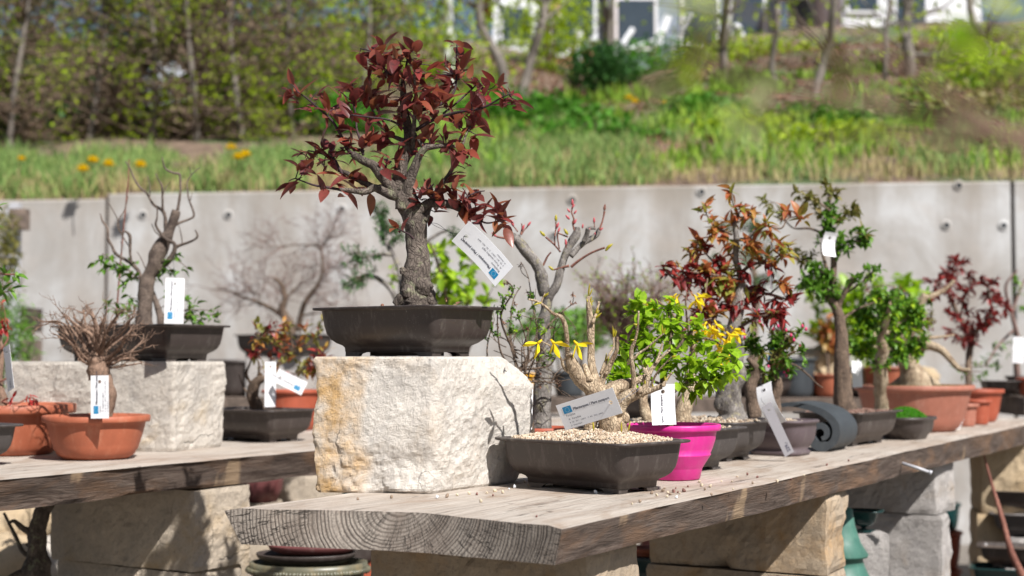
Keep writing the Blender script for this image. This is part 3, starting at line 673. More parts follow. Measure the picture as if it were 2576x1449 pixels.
# hedge of slender hornbeams on the left, each tree its own trunk and twiggy crown
def hedge_tree(px, by, d, lean, seed, label, dense=1.0, tr=11, top=5.2):
    r = random.Random(seed); b = P(px, by, d); z0 = slopeZ(b.x, b.y); t = thing('hedge_tree', label, 'tree', (b.x, b.y, z0), 'slender trees of the hedge on the left')
    m = MB(); pts = []
    for i in range(9):
        f = i / 8; pts.append((b.x + lean * f + 0.05 * math.sin(seed + 5 * f), b.y + 0.04 * math.sin(seed * 2 + 6 * f), z0 - 0.05 + f * (top - z0)))
    rr = tr * d / F * 0.66
    tube(m, pts, [rr * (1.1 - 0.6 * i / 8) for i in range(9)], 9, 3, 0.12, 6); m.build('trunk', M['bark_trunk'], t)
    tw = MB(); g = MB(); dr = MB()
    n = int(175 * dense)
    for i in range(n):
        f = r.uniform(0.0, 1.0) ** 1.15; i0 = min(7, int(f * 8)); p = Vector(pts[i0]).lerp(Vector(pts[i0 + 1]), f * 8 - i0)
        dv = Vector((r.uniform(-1, 1), r.uniform(-0.4, 1.0), r.uniform(-0.15, 0.5))).normalized(); L = r.uniform(0.25, 0.75)
        q = p + dv * L * 0.5 + rv(r) * 0.06; e = p + dv * L + rv(r) * 0.12
        tube(tw, [p, q, e], [0.010, 0.007, 0.003], 4, 2)
        for k in range(19):
            u = r.uniform(0.3, 1.05); s_ = p + (e - p) * u + rv(r) * 0.09
            gr = noise.noise(s_ * 1.7 + Vector((3, 1, 2))) + r.uniform(-0.35, 0.35) - 0.19
            leaf(g if gr > -0.30 else dr, s_, rv(r) + Vector((0, 0, 0.2)), Vector((0, 0, 1)) + rv(r), 0.040 * r.uniform(.6, 1.3), 0.025, 0.3, 0.2, 2)
        for k in range(3):
            u = r.uniform(0.2, 0.9); s_ = p + (e - p) * u; tube(tw, [s_, s_ + rv(r) * 0.16 + Vector((0, 0, 0.05))], [0.003, 0.0012], 3, 1)
    tw.build('twigs', M['bark_brown'], t)
    crown = g.build('crown', M['leaf_hedge'], t); dr.build('dry_leaves', M['leaf_dry'], t); return t
hl = ['first', 'second', 'third', 'fourth', 'fifth', 'sixth', 'seventh', 'eighth']
for i, (px, by, d, lean, tr) in enumerate(((40, 350, 11.6, 0.10, 12), (235, 345, 12.3, 0.03, 13), (372, 330, 12.0, 0.02, 10), (480, 335, 11.8, -0.02, 12), (606, 350, 11.9, -0.13, 12), (745, 300, 12.2, -0.10, 10), (-110, 360, 11.5, 0.0, 11), (915, 300, 13.0, 0.0, 9))):
    order = ['leftmost fully visible', 'second visible', 'third visible', 'fourth visible', 'fifth visible', 'sixth visible', 'partly cut off', 'rightmost, behind the dark red bonsai,'][i]
    hedge_tree(px, by, d, lean, 11 + i, f'{order} slender grey trunk of the twiggy hedge at the left' if i != 6 else 'twiggy hedge tree at the very left edge, mostly cut off', 1.0 if i != 7 else 0.5, tr)
# deep undergrowth behind the hedge
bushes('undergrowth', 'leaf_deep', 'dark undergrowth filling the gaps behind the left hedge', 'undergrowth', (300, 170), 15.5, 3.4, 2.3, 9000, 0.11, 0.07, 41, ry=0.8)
bushes('undergrowth', 'leaf_dry', 'brown dry thicket high behind the left hedge', 'undergrowth', (420, 60), 14.2, 3.0, 1.1, 6000, 0.09, 0.03, 42, ry=0.6)
bushes('green_shrub', 'leaf_ivy', 'bright green low shrub between trunks of the left hedge', 'shrub', (640, 240), 13.3, 0.75, 0.30, 1700, 0.09, 0.06, 43, ry=0.4)
bushes('green_shrub', 'leaf_ivy', 'green ground shrub at the foot of the hedge left of the dark red bonsai', 'shrub', (860, 300), 12.4, 0.45, 0.22, 1100, 0.08, 0.05, 44, ry=0.3)
bushes('green_shrub', 'leaf_hedge', 'yellow green leafy thicket behind the dark red bonsai crown', 'shrub', (980, 120), 15.0, 1.5, 0.95, 3600, 0.08, 0.05, 45, ry=0.7)
bushes('green_shrub', 'leaf_ivy', 'low green shrub on the slope right behind the red bonsai', 'shrub', (1330, 290), 12.6, 0.75, 0.20, 1500, 0.08, 0.05, 46, ry=0.5)
bushes('evergreen_shrub', 'leaf_deep', 'dense dark evergreen shrub below the white frame in the upper middle', 'shrub', (1512, 175), 15.5, 0.42, 0.30, 2600, 0.06, 0.04, 47)
bushes('green_shrub', 'leaf_ivy', 'mid green shrub on the crest right of the dark evergreen', 'shrub', (1700, 180), 18.5, 1.2, 0.5, 2600, 0.08, 0.05, 48, ry=0.5)
bushes('green_shrub', 'leaf_hedge', 'rounded olive green bush below the white house at upper right', 'shrub', (2400, 150), 17.5, 1.0, 0.42, 2800, 0.07, 0.045, 49, ry=0.5)
bushes('green_shrub', 'leaf_hedge', 'leafy yellow green tree crown at the top of the slope in the middle', 'shrub', (1390, 60), 18.0, 0.55, 0.75, 1300, 0.08, 0.05, 50)
bushes('green_shrub', 'leaf_ivy', 'green brambles on the crest in front of the white house', 'shrub', (2020, 150), 19.0, 1.1, 0.36, 2400, 0.08, 0.05, 51, ry=0.4)
bushes('brown_shrub', 'leaf_dry', 'brown leafless thicket on the slope behind the twiggy azalea', 'shrub', (2200, 215), 15.5, 1.5, 0.22, 2200, 0.10, 0.02, 52, ry=0.8)
bushes('undergrowth', 'leaf_deep', 'low dark leaf band added for the shade along the foot of the left hedge', 'undergrowth', (180, 318), 12.9, 1.9, .22, 3000, .09, .05, 53, ry=.5)  # leaf band added to darken the sunlit ground behind the trunks
bushes('undergrowth', 'leaf_dry', 'brown dry leaf band added over sunlit ground at the foot of the middle hedge trunks', 'undergrowth', (560, 322), 12.7, 1.1, .16, 1600, .08, .03, 54, ry=.4)  # second stretch of the added band, covering the bright strip
# pale rock behind the hedge
def lump(name, label, cat, c, r3, mat, seed, amp=0.2):
    m = MB(); n, k = 20, 12; vs = []; fs = []
    for i in range(k + 1):
        th = math.pi * i / k
        for j in range(n):
            ph = 2 * math.pi * j / n; dv = Vector((math.sin(th) * math.cos(ph), math.sin(th) * math.sin(ph), math.cos(th)))
            f = 1 + amp * noise.noise(dv * 1.7 + Vector((seed, 0, 0))); vs.append((c[0] + dv.x * r3[0] * f, c[1] + dv.y * r3[1] * f, c[2] + dv.z * r3[2] * f))
    for i in range(k):
        for j in range(n): fs.append((i * n + j, (i + 1) * n + j, (i + 1) * n + (j + 1) % n, i * n + (j + 1) % n))
    m.add(vs, fs); o = m.build(name, M[mat]); return tag(o, label, cat)
M['pale_sheet'] = plain('pale_blue_sheet', (0.55, 0.60, 0.66), 0.6, 0, 0.1, 3)
lump('boulder', 'pale bluish boulder seen between two hedge trunks on the left', 'boulder', P(415, 250, 13.9), (0.30, 0.22, 0.36), 'pale_sheet', 3)

# slope trees on the right, trunks only reaching out of the frame
def slope_tree(px, by, d, pts, tr, label, bark='bark_trunk', seed=0, leaves='leaf_hedge', nl=260):
    r = random.Random(seed + 100); b = P(px, by, d); z0 = slopeZ(b.x, b.y); t = thing('slope_tree' if bark != 'birch' else 'birch_tree', label, 'tree', (b.x, b.y, z0))
    k = d / F; m = MB(); pp = [Vector((b.x, b.y, z0 - 0.1))] + [Vector((P(x, y, d).x, b.y + r.uniform(-0.1, 0.1), P(x, y, d).z)) for x, y in pts]
    last = pp[-1]; pp += [last + Vector((r.uniform(-.2, .2), 0, 1.2)), last + Vector((r.uniform(-.4, .4), 0.1, 2.4))]
    n = len(pp); tube(m, pp, [tr * k * (1.1 - 0.6 * i / n) for i in range(n)], 9, 4, 0.14, 5)
    ends = []
    for i in range(10):
        p = pp[r.randint(max(1, n - 4), n - 1)]; dv = Vector((r.uniform(-1, 1), r.uniform(-0.6, 0.6), r.uniform(0.1, 1))).normalized(); L = r.uniform(0.5, 1.3)
        e = p + dv * L; tube(m, [p, p + dv * L * .5 + rv(r) * .1, e], [tr * k * 0.35, tr * k * .2, 0.006], 5, 2); ends.append((p, e))
    m.build('trunk', M[bark], t); g = MB()
    for i in range(nl):
        p, e = r.choice(ends); u = r.uniform(0.3, 1.1); leaf(g, p + (e - p) * u + rv(r) * 0.35, rv(r), Vector((0, 0, 1)) + rv(r), 0.07, 0.045, 0.3, 0.2, 2)
    g.build('crown', M[leaves], t); return t
slope_tree(1130, 175, 15.0, [(1131, 80), (1128, 0)], 15, 'white birch trunk rising behind the top of the dark red bonsai', 'birch', 1, nl=80)
slope_tree(1275, 245, 13.6, [(1262, 170), (1235, 110), (1205, 30)], 13, 'forked grey tree leaning left, just right of the birch', seed=2)
slope_tree(1300, 250, 13.9, [(1335, 150), (1362, 60), (1372, 0)], 13, 'grey tree leaning right, second from the birch', seed=3)
slope_tree(1818, 200, 15.0, [(1822, 130), (1826, 40)], 12, 'straight grey tree near the white beams, upper middle right', seed=4)
slope_tree(1960, 240, 14.0, [(1945, 160), (1955, 60), (1962, 0)], 8, 'thin crooked tree on the brown slope, left of the curved one', seed=5, nl=120)
slope_tree(2050, 262, 13.6, [(2062, 200), (2088, 120), (2092, 20)], 12, 'curved grey tree bending right on the brown slope', seed=6)
slope_tree(2222, 225, 14.2, [(2226, 150), (2232, 60)], 7, 'very thin pale sapling on the brown slope', seed=7, nl=80)
slope_tree(2288, 230, 14.5, [(2282, 140), (2286, 40)], 15, 'thick grey tree at the right in front of the white house', seed=8)
slope_tree(2500, 210, 14.5, [(2470, 110), (2440, 20)], 10, 'leaning tree at the upper right corner', seed=9)
slope_tree(1530, 140, 19.0, [(1535, 60), (1540, 0)], 8, 'distant slim tree in front of the grey blue house', seed=10)

# houses and a white frame beyond the crest
M['render_white'] = plain('white_render', (0.80, 0.81, 0.84), 0.8, 0, 0.03, 2)
M['render_blue'] = plain('grey_blue_cladding', (0.22, 0.27, 0.33), 0.7, 0, 0.1, 3)
M['render_orange'] = plain('salmon_render', (0.62, 0.30, 0.17), 0.8, 0, 0.06, 3)
M['glass_dark'] = plain('window_glass', (0.05, 0.07, 0.09), 0.1, 0.0, 0.1, 2)
M['roof_red'] = plain('red_roof', (0.42, 0.12, 0.06), 0.8, 0, 0.15, 6)
M['teal'] = plain('teal_sheet', (0.03, 0.25, 0.18), 0.6, 0, 0.1, 3)
def house(label, x0, x1, d, ztop, wm, rm, wins, roofh=1.0):
    a = P(x0, 100, d); b = P(x1, 100, d); cx = (a.x + b.x) / 2; wd = b.x - a.x; zb = 3.6
    t = thing('house', label, 'house', (cx, d + 2.5, zb))
    m = MB(); box(m, (cx, d + 2.5, (zb + ztop) / 2), wd, 5, ztop - zb); m.build('wall', M[wm], t, smooth=False)
    m = MB(); e = 0.3
    vs = [(a.x - e, d - e, ztop), (b.x + e, d - e, ztop), (b.x + e, d + 5 + e, ztop), (a.x - e, d + 5 + e, ztop), (a.x - e, d + 2.5, ztop + roofh), (b.x + e, d + 2.5, ztop + roofh)]
    m.add(vs, [(0, 1, 5, 4), (2, 3, 4, 5), (0, 4, 3), (1, 2, 5), (3, 2, 1, 0)]); m.build('roof', M[rm], t, smooth=False)
    for (wx, wy, ww, wh) in wins:
        p = P(wx, wy, d); f = MB(); box(f, (p.x, d - 0.03, p.z), ww + 0.12, 0.06, wh + 0.12); fo = f.build('window', M['render_white'], t, smooth=False)
        g = MB(); box(g, (p.x, d - 0.065, p.z), ww, 0.02, wh); g.build('pane', M['glass_dark'], fo, smooth=False)
house('white rendered house at the upper right beyond the slope', 2120, 2470, 25, 8.6, 'render_white', 'roof_red', [(2290, 20, 0.5, 0.8), (2170, -30, 0.5, 0.8)])
house('grey blue clad house seen through trees in the upper middle', 1530, 1960, 27, 8.8, 'render_blue', 'roof_red', [(1600, 60, 0.7, 0.9), (1760, 50, 0.6, 0.9), (1880, 50, 0.6, 0.9)])
house('salmon house with white corners left of the grey blue one', 1385, 1500, 24, 8.4, 'render_orange', 'roof_red', [(1450, 50, 0.35, 0.9), (1410, 90, 0.2, 0.6), (1480, 20, 0.18, 1.0)])
house('far white house behind the forked trees in the upper middle', 1240, 1372, 31, 9.6, 'render_white', 'roof_red', [(1300, 60, 0.6, 0.7)])
t = thing('white_frame', 'slanting white beams of a frame above the dark evergreen shrub', 'frame', P(1600, 140, 21))
for (x0, y0, x1, y1, r_) in ((1548, 138, 1592, 72, 0.05), (1550, 134, 1662, 98, 0.05), (1650, 120, 1680, 40, 0.07), (1740, 30, 1690, 130, 0.05), (1852, 60, 1880, 120, 0.06), (1455, 75, 1450, 165, 0.08)):
    m = MB(); tube(m, [P(x0, y0, 21), P((x0 + x1) / 2, (y0 + y1) / 2, 21.1), P(x1, y1, 21.2)], [r_ * .8] * 3, 4, 1); 
    m.build('beam', M['render_white'], t, smooth=False)
m = MB(); tube(m, [P(1560, 150, 21.2), P(1560, 120, 21.2) , P(1560, 420, 21.6)], [0.03] * 3, 6, 1); m.build('post', M['render_white'], t)

# dandelions
first = None
dl = [(55, 404, 'small pale dandelion at the far left of the grass'), (234, 410, 'upper of the two close dandelions above the left wall joint'), (210, 432, 'lowest dandelion of the left group, largest head'), (275, 419, 'dandelion right of the close pair in the left grass'), (354, 422, 'single dandelion above the tips of the bare hornbeam bonsai'),
      (582, 378, 'upper dandelion of the trio left of the dark red bonsai'), (600, 402, 'lower left dandelion of the trio left of the dark red bonsai'), (617, 395, 'lower right dandelion of the trio left of the dark red bonsai'), (1582, 250, 'left dandelion of the pair on the slope below the evergreen'), (1597, 260, 'right dandelion of the pair on the slope below the evergreen'), (1668, 258, 'lone dandelion right of the pair below the evergreen'), (1549, 308, 'lowest small dandelion on the middle slope')]
for i, (x, y, lab) in enumerate(dl):
    d = 8.2 + (450 - y) / 30 * 0.55 if y > 330 else 11.5
    for _ in range(12):
        p = P(x, y, d); e = p.z - slopeZ(p.x, p.y) - 0.19; d += -e * 0.0 + (0.25 if e > 0 else -0.25) * min(1, abs(e) * 4)
    p = P(x, y, d); z0 = slopeZ(p.x, p.y)
    t = thing('dandelion', lab, 'flower', (p.x, p.y, min(z0, p.z - 0.05)), 'yellow dandelions in the grass above the wall')
    m = MB(); rr = random.Random(i)
    s_ = 1.15 if i not in (0, 10, 11) else 0.8
    for k in range(120):
        a = rr.uniform(0, 6.28); f = rr.uniform(0.0, 1.0); dv = Vector((math.cos(a) * f, math.sin(a) * f - 0.5, 1.1 - f * 0.8)); leaf(m, p, dv, Vector((0, 0, 1)), 0.046 * s_, 0.012, 0.2, 0.0, 2)
    m.build('flower_head', M['dandelion'], t); m = MB(); tube(m, [(p.x, p.y, p.z - 0.004), (p.x + 0.01, p.y, min(z0, p.z - 0.05))], [0.003, 0.003], 5, 1); m.build('stem', M['leaf_green'], t)

# ================================================================== BENCHES AND STONES
U = Vector((0.5, 0.866, 0)); V = Vector((-0.866, 0.5, 0)); ROT = math.atan2(0.866, 0.5)
def plank(name, label, org, length, width, thick, seed, inset_r=0.010, inset_l=0.028, endtab=None, back=0, wob=0.004, group=None, ragged=0.0):
    """local x along the plank, y across from the right edge, z down from 0; the object is turned, so its grain follows it"""
    m = MB(); rings = []; nx = int((length + back) / 0.02) + 1; NT, NS = 26, 9
    for i in range(nx):
        x = -back + i * 0.02; th = thick + 0.0052 * x if thick < 0.06 else thick
        er = wob * 2.2 * noise.noise(Vector((x * 2.1, seed, 0))) + wob * noise.noise(Vector((x * 9, seed, 1))); el_ = wob * 2 * noise.noise(Vector((x * 2.3, seed, 7)))
        ring = []
        for j in range(NT): ring.append([er + (width + el_ - er) * j / (NT - 1), 0.0])
        ring[0][1] = -0.003; ring[-1][1] = -0.003
        for j in range(1, NS): ring.append([width + el_ - inset_l * j / NS, -th * j / NS])
        for j in range(8): ring.append([width - inset_l + (inset_r + er - width + inset_l) * j / 7, -th])
        for j in range(1, NS): ring.append([er + inset_r * (1 - j / NS), -th * (1 - j / NS)])
        out = []
        for (y, z) in ring:
            q = Vector((x * 14, y * 30, z * 40 + seed)); dx = 0
            if endtab and i == 0:
                dx = 0
            dyz = 0.0
            if z < -0.004 and z > -th + 0.0005:
                side = 1 if y > width / 2 else -1
                dyz = side * (0.0045 * noise.noise(q) + ragged * noise.noise(Vector((x * 6, z * 25, seed))))
            if z <= -th + 0.0005 and ragged: z += ragged * 1.2 * noise.noise(Vector((x * 7, y * 9, seed)))
            off = 0.0
            if endtab:
                w_ = max(0.0, 1 - (x + back) / 0.10); t_ = -z / th
                off = (endtab(y, t_) ) * w_
            zz = z + (0.0012 * noise.noise(Vector((x * 10, y * 22, seed))) if z == 0 else 0)
            out.append((x + off, y + dyz, zz))
        rings.append(out)
    n = len(rings[0]); vs = [p for r_ in rings for p in r_]; top = []; side = []
    for i in range(nx - 1):
        for j in range(n):
            j2 = (j + 1) % n; f = (i * n + j, (i + 1) * n + j, (i + 1) * n + j2, i * n + j2)
            (top if j < NT - 1 else side).append(f)
    m.add(vs, top, 0); m2 = len(top); m.f += side; m.mi += [1] * len(side)
    # end caps as strips between the top row and the bottom row so that no face bridges the bends
    for (bi, flip) in ((0, False), ((nx - 1) * n, True)):
        cx = [bi + j for j in range(n)]
        c = len(m.v); vv = [m.v[k] for k in cx]
        cen = []
        # rows: for each top vertex find a partner on the bottom
        tops = [vv[j] for j in range(NT)]; bots = []
        for j in range(NT):
            y = width - inset_l + 0.0 - (width - inset_l - inset_r) * (1 - j / (NT - 1)); t_ = 1.0
            yb = inset_r + (width - inset_l - inset_r) * j / (NT - 1)
            off = endtab(yb, 1.0) if (endtab and bi == 0) else 0
            xb = (-back if bi == 0 else tops[j][0]) + off; bots.append((xb, yb, min(v[2] for v in vv)))
        rows = []
        for k in range(7):
            f = k / 6; rows.append([tuple(tops[j][a] * (1 - f) + bots[j][a] * f for a in range(3)) for j in range(NT)])
        b0 = len(m.v); 
        for rw in rows: m.v += rw
        for k in range(6):
            for j in range(NT - 1):
                q = (b0 + k * NT + j, b0 + (k + 1) * NT + j, b0 + (k + 1) * NT + j + 1, b0 + k * NT + j + 1)
                m.f.append(tuple(reversed(q)) if flip else q); m.mi.append(2)
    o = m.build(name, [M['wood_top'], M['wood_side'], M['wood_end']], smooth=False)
    o.location = org; o.rotation_euler = (0, 0, ROT); return tag(o, label, 'bench', group)
def endtab(y, t):
    tab = [(0, 0), (0.073, 0.006), (0.128, 0.020), (0.229, 0.045), (0.36, 0.005), (0.52, -0.055)]; bt = [(0, 0), (0.2185, 0.012), (0.5, -0.05), (0.55, -0.055)]
    def ip(tb, y):
        y = max(0, min(y, tb[-1][0]))
        for (a, b), (c, d) in zip(tb, tb[1:]):
            if y <= c: return b + (d - b) * (y - a) / (c - a)
        return tb[-1][1]
    return ip(tab, y) * (1 - t) + ip(bt, y) * t + 0.0016 * noise.noise(Vector((y * 70, t * 5, 2)))
B0 = Vector((0.0607, 1.7385, TOP)); A0 = Vector((-0.871, 2.42, TOP))
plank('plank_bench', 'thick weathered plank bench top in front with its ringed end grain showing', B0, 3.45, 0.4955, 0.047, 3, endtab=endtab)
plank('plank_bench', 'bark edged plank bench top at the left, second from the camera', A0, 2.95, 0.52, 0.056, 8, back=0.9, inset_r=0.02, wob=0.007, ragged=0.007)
def bp(u, v, z=TOP): return Vector((B0.x, B0.y, z)) + U * u + V * v          # a place on the front bench
def ap(u, v, z=TOP): return Vector((A0.x, A0.y, z)) + U * u + V * v          # a place on the left bench

def rock(name, label, corners, zs, mat, seed, amp=0.006, dens=0.006, parent=None, group=None, insets=None, cat='stone block', chips=0.0):
    """corners: footprint, 4 points anticlockwise; insets: per level, an offset for each corner"""
    m = MB(); cs = [Vector((c[0], c[1], 0)) for c in corners]; ctr = sum(cs, Vector()) / 4
    per = [max(4, int((cs[(i + 1) % 4] - cs[i]).length / dens)) for i in range(4)]
    lev = []; nz = max(4, int((zs[1] - zs[0]) / dens))
    rings = []
    for k in range(nz + 1):
        t = k / nz; z = zs[0] + (zs[1] - zs[0]) * t; ring = []
        cc = []
        for i in range(4):
            c = cs[i].copy()
            if insets:
                tb = insets[i]
                for (a, b), (e, f) in zip(tb, tb[1:]):
                    if a <= t <= e: c += (Vector(b) * (1 - (t - a) / (e - a)) + Vector(f) * ((t - a) / (e - a))) if e > a else Vector(b); break
            cc.append(c)
        edge = min(t, 1 - t) * (zs[1] - zs[0]); pull = max(0, 0.004 - edge) * 0.8
        for i in range(4):
            a, b = cc[i], cc[(i + 1) % 4]
            for j in range(per[i]):
                p = a.lerp(b, j / per[i]); u_ = min(j, per[i] - j) * dens
                p = p + (ctr - p).normalized() * (pull + max(0, 0.006 - u_) * 0.5)
                q = Vector((p.x, p.y, z)); nv = (p - ctr).normalized()
                s_ = Vector((seed * 3.1, seed, 0))
                f = noise.noise(q * 9 + s_) * 1.2 + noise.noise(q * 28 + s_) * 0.7 + noise.noise(q * 75 + s_) * 0.42 + noise.noise(q * 150 + s_) * 0.3
                if chips:
                    ch = noise.noise(q * 16 + s_ * 2); f -= max(0, ch - 0.15) * chips * (1 + 2 * max(0, 0.03 - (z - zs[0])) / 0.03)
                f *= 0.55 + 0.9 * min(1.2, max(0, 0.5 + 1.3 * noise.noise(q * 7 + s_ * 3))); ring.append(q + nv * (f * amp))
        rings.append(ring)
    n = len(rings[0]); vs = [p for r_ in rings for p in r_]; fs = []
    for k in range(nz):
        for j in range(n):
            j2 = (j + 1) % n; fs.append((k * n + j, k * n + j2, (k + 1) * n + j2, (k + 1) * n + j))
    # caps: shrink rings to the middle
    for (kk, up) in ((nz, True), (0, False)):
        prev = [kk * n + j for j in range(n)]
        for f_ in (0.75, 0.5, 0.25):
            b = len(vs); rr = rings[kk]; cz = Vector((ctr.x, ctr.y, zs[1] if up else zs[0]))
            for p in rr:
                q = cz.lerp(p, f_); vs.append(Vector((q.x, q.y, q.z + (0.0015 * noise.noise(q * 30) - 0.001 if up else 0))))
            cur = [b + j for j in range(n)]
            for j in range(n):
                j2 = (j + 1) % n; q = (prev[j], prev[j2], cur[j2], cur[j]); fs.append(q if up else tuple(reversed(q)))
            prev = cur
        fs.append(tuple(prev) if up else tuple(reversed(prev)))
    m.add(vs, fs); o = MB.build(m, name, M[mat], parent, smooth=False)
    if parent is None:
        # put the origin at the base centre
        me = o.data; org = Vector((ctr.x, ctr.y, zs[0])); me.transform(Matrix.Translation(-org)); o.location = org
        tag(o, label, cat, group)
    return o

# the big pale block under the dark red bonsai: five-cornered look comes from the slanted right shoulder
Cn = P(1082, 1241, 2.147); L1 = P(786, 1244, 2.165); R1 = P(1312, 1207, 2.36); Bk = Vector((-0.20, 2.47, 0))
rt = [(0.0, (0, 0, 0)), (0.35, (0.018, 0.012, 0)), (0.76, (0.024, 0.018, 0)), (1.0, (-0.026, -0.016, 0))]
rock('stone_block', 'big pale rough block under the dark red bonsai, rust stained at its left', [(L1.x, L1.y), (Cn.x, Cn.y), (R1.x, R1.y), (Bk.x, Bk.y)], (TOP + 0.0005, EYE - 0.001), 'stone_main', 4, amp=0.0052, dens=0.0034,
     insets=[[(0, (0.004, 0, 0)), (0.18, (0.006, 0, 0)), (0.5, (-0.004, 0, 0)), (0.72, (0.004, 0, 0)), (1, (-0.001, 0, 0))], [(0, (0, 0, 0)), (0.5, (0.006, -0.003, 0)), (1, (0.008, 0, 0))], rt, [(0, (0, 0, 0)), (1, (0, 0, 0))]], chips=2.2)
# the pale block on the left bench
lc = PZ(437, 1136, TOP); lr = PZ(540, 1127, TOP); ll = lc + Vector((-0.395, 0.075, 0)); lb = ll + Vector((0.10, 0.16, 0))
ztopL = EYE - 0.012
rock('stone_block', 'wide pale block under the rear hornbeam pot on the left bench', [(ll.x, ll.y), (lc.x, lc.y), (lr.x + 0.01, lr.y + 0.05), (lb.x, lb.y + 0.08)], (TOP + 0.0005, ztopL), 'stone_pale', 9, amp=0.005, dens=0.007, chips=1.0)

def pier(labels, orgf, u0, wv, lu, z_top, heights, mat, seed, v0=0.02):
    z = z_top
    for i, (h, lab) in enumerate(zip(heights, labels)):
        r_ = random.Random(seed + i); j = lambda: r_.uniform(-0.012, 0.012)
        a = orgf(u0 + j(), v0 + j(), 0); b = orgf(u0 + lu + j(), v0 + j(), 0); c = orgf(u0 + lu + j(), v0 + wv + j(), 0); d_ = orgf(u0 + j(), v0 + wv + j(), 0)
        rock('stone_block', lab, [(a.x, a.y), (b.x, b.y), (c.x, c.y), (d_.x, d_.y)], (max(0.0, z - h), z - 0.003), mat[i % len(mat)], seed + i, amp=0.006, dens=0.010, group='stone blocks stacked as bench piers', chips=1.4)
        z -= h
und = TOP - 0.0525
pier(['shaded brown block directly under the near end of the front plank', 'second block down in the nearest pier under the front plank', 'third block down in the nearest pier under the front plank', 'lowest block of the nearest pier under the front plank'], bp, 0.14, 0.35, 0.17, und + 0.004, [0.19, 0.18, 0.19, 0.3], ['stone_warm'], 20, v0=0.035)
pier(['large sandy block at the top of the second pier under the front plank', 'sandy block with rounded edge below it in the second pier', 'third block of the second pier', 'lowest block of the second pier'], bp, 1.09, 0.36, 0.16, und - 0.001, [0.152, 0.19, 0.19, 0.3], ['stone_warm'], 30, v0=0.02)
pier(['grey block at the top of the third pier under the front plank', 'grey block second from the top in the third pier', 'third block of the third pier', 'lowest block of the third pier'], bp, 2.04, 0.36, 0.16, und - 0.006, [0.125, 0.19, 0.19, 0.3], ['stone_grey'], 40, v0=0.03)
pier(['pale block at the top of the pier under the left plank', 'pale block second from the top under the left plank', 'third block down under the left plank', 'lowest block under the left plank'], ap, 0.50, 0.40, 0.17, TOP - 0.060, [0.165, 0.17, 0.19, 0.3], ['stone_pier'], 50, v0=0.02)
pier(['block at the top of the far pier under the left plank', 'second block of the far pier under the left plank', 'third block of the far pier under the left plank', 'lowest block of the far pier under the left plank'], ap, 1.75, 0.40, 0.17, TOP - 0.066, [0.165, 0.17, 0.19, 0.3], ['stone_pier'], 56, v0=0.02)
# third bench, beyond, seen at the right edge and behind the pots; its piers are yellow
def cp(u, v, z=TOP): return Vector((1.02, 2.60, z)) + U * u + V * v
D0 = P(2446, 1062, 4.62)
rock('stone_block', 'yellow sunlit block of the far pier at the right edge, upper one', [(D0.x - 0.03, 4.45), (D0.x + 0.10, 4.42), (D0.x + 0.14, 4.62), (D0.x, 4.66)], (0.52, 0.742), 'stone_yellow', 61, amp=0.007, dens=0.012, group='stone blocks stacked as bench piers')
rock('stone_block', 'yellow sunlit block of the far pier at the right edge, second one', [(D0.x - 0.05, 4.44), (D0.x + 0.115, 4.42), (D0.x + 0.15, 4.62), (D0.x, 4.66)], (0.30, 0.517), 'stone_yellow', 62, amp=0.007, dens=0.012, group='stone blocks stacked as bench piers')
rock('stone_block', 'yellow block of the far pier at the right edge, lowest one', [(D0.x - 0.05, 4.44), (D0.x + 0.115, 4.42), (D0.x + 0.15, 4.62), (D0.x, 4.66)], (0.0, 0.297), 'stone_yellow', 63, amp=0.007, dens=0.012, group='stone blocks stacked as bench piers')

# far benches: long plank tops on stone piers, along the wall
def far_bench(label, x0, x1, y0, y1, z, depth, th, seed, mat='wood_box'):
    t = thing('far_bench', label, 'bench', ((x0 + x1) / 2, (y0 + y1) / 2, 0)); m = MB(); n = 24; sl = (y1 - y0) / (x1 - x0)
    nx, ny = -sl, 1.0
    vs = []
    for i in range(n + 1):
        x = x0 + (x1 - x0) * i / n; y = y0 + (y1 - y0) * i / n; e = 0.012 * noise.noise(Vector((x * 3, seed, 0))); b = 0.01 * noise.noise(Vector((x * 5, seed, 4)))
        vs += [(x, y + e, z), (x, y + e + 0.01, z - th + b), (x, y + depth, z - th), (x, y + depth, z)]
    fs = []
    for i in range(n):
        for j in range(4): fs.append((i * 4 + j, i * 4 + (j + 1) % 4, (i + 1) * 4 + (j + 1) % 4, (i + 1) * 4 + j))
    fs += [(3, 2, 1, 0), tuple(n * 4 + j for j in range(4))]; m.add(vs, fs); m.build('plank', M[mat], t, smooth=False)
    k = max(2, int((x1 - x0) / 1.3))
    for i in range(k):
        x = x0 + (x1 - x0) * (i + 0.5) / k; y = y0 + (y1 - y0) * (i + 0.5) / k + 0.05
        rock('support', '', [(x - 0.13, y), (x + 0.13, y), (x + 0.13, y + depth - 0.1), (x - 0.13, y + depth - 0.1)], (0.0, z - th - 0.002), 'stone_yellow', seed + i, amp=0.008, dens=0.03, parent=t)
far_bench('long low bench of weathered boards in front of the concrete wall', -3.4, 3.8, 6.25, 5.75, 0.83, 0.5, 0.06, 71)
far_bench('short bench of grey boards beyond the far end of the front plank, right edge', 1.80, 3.2, 5.0, 4.9, 0.862, 0.45, 0.066, 74)

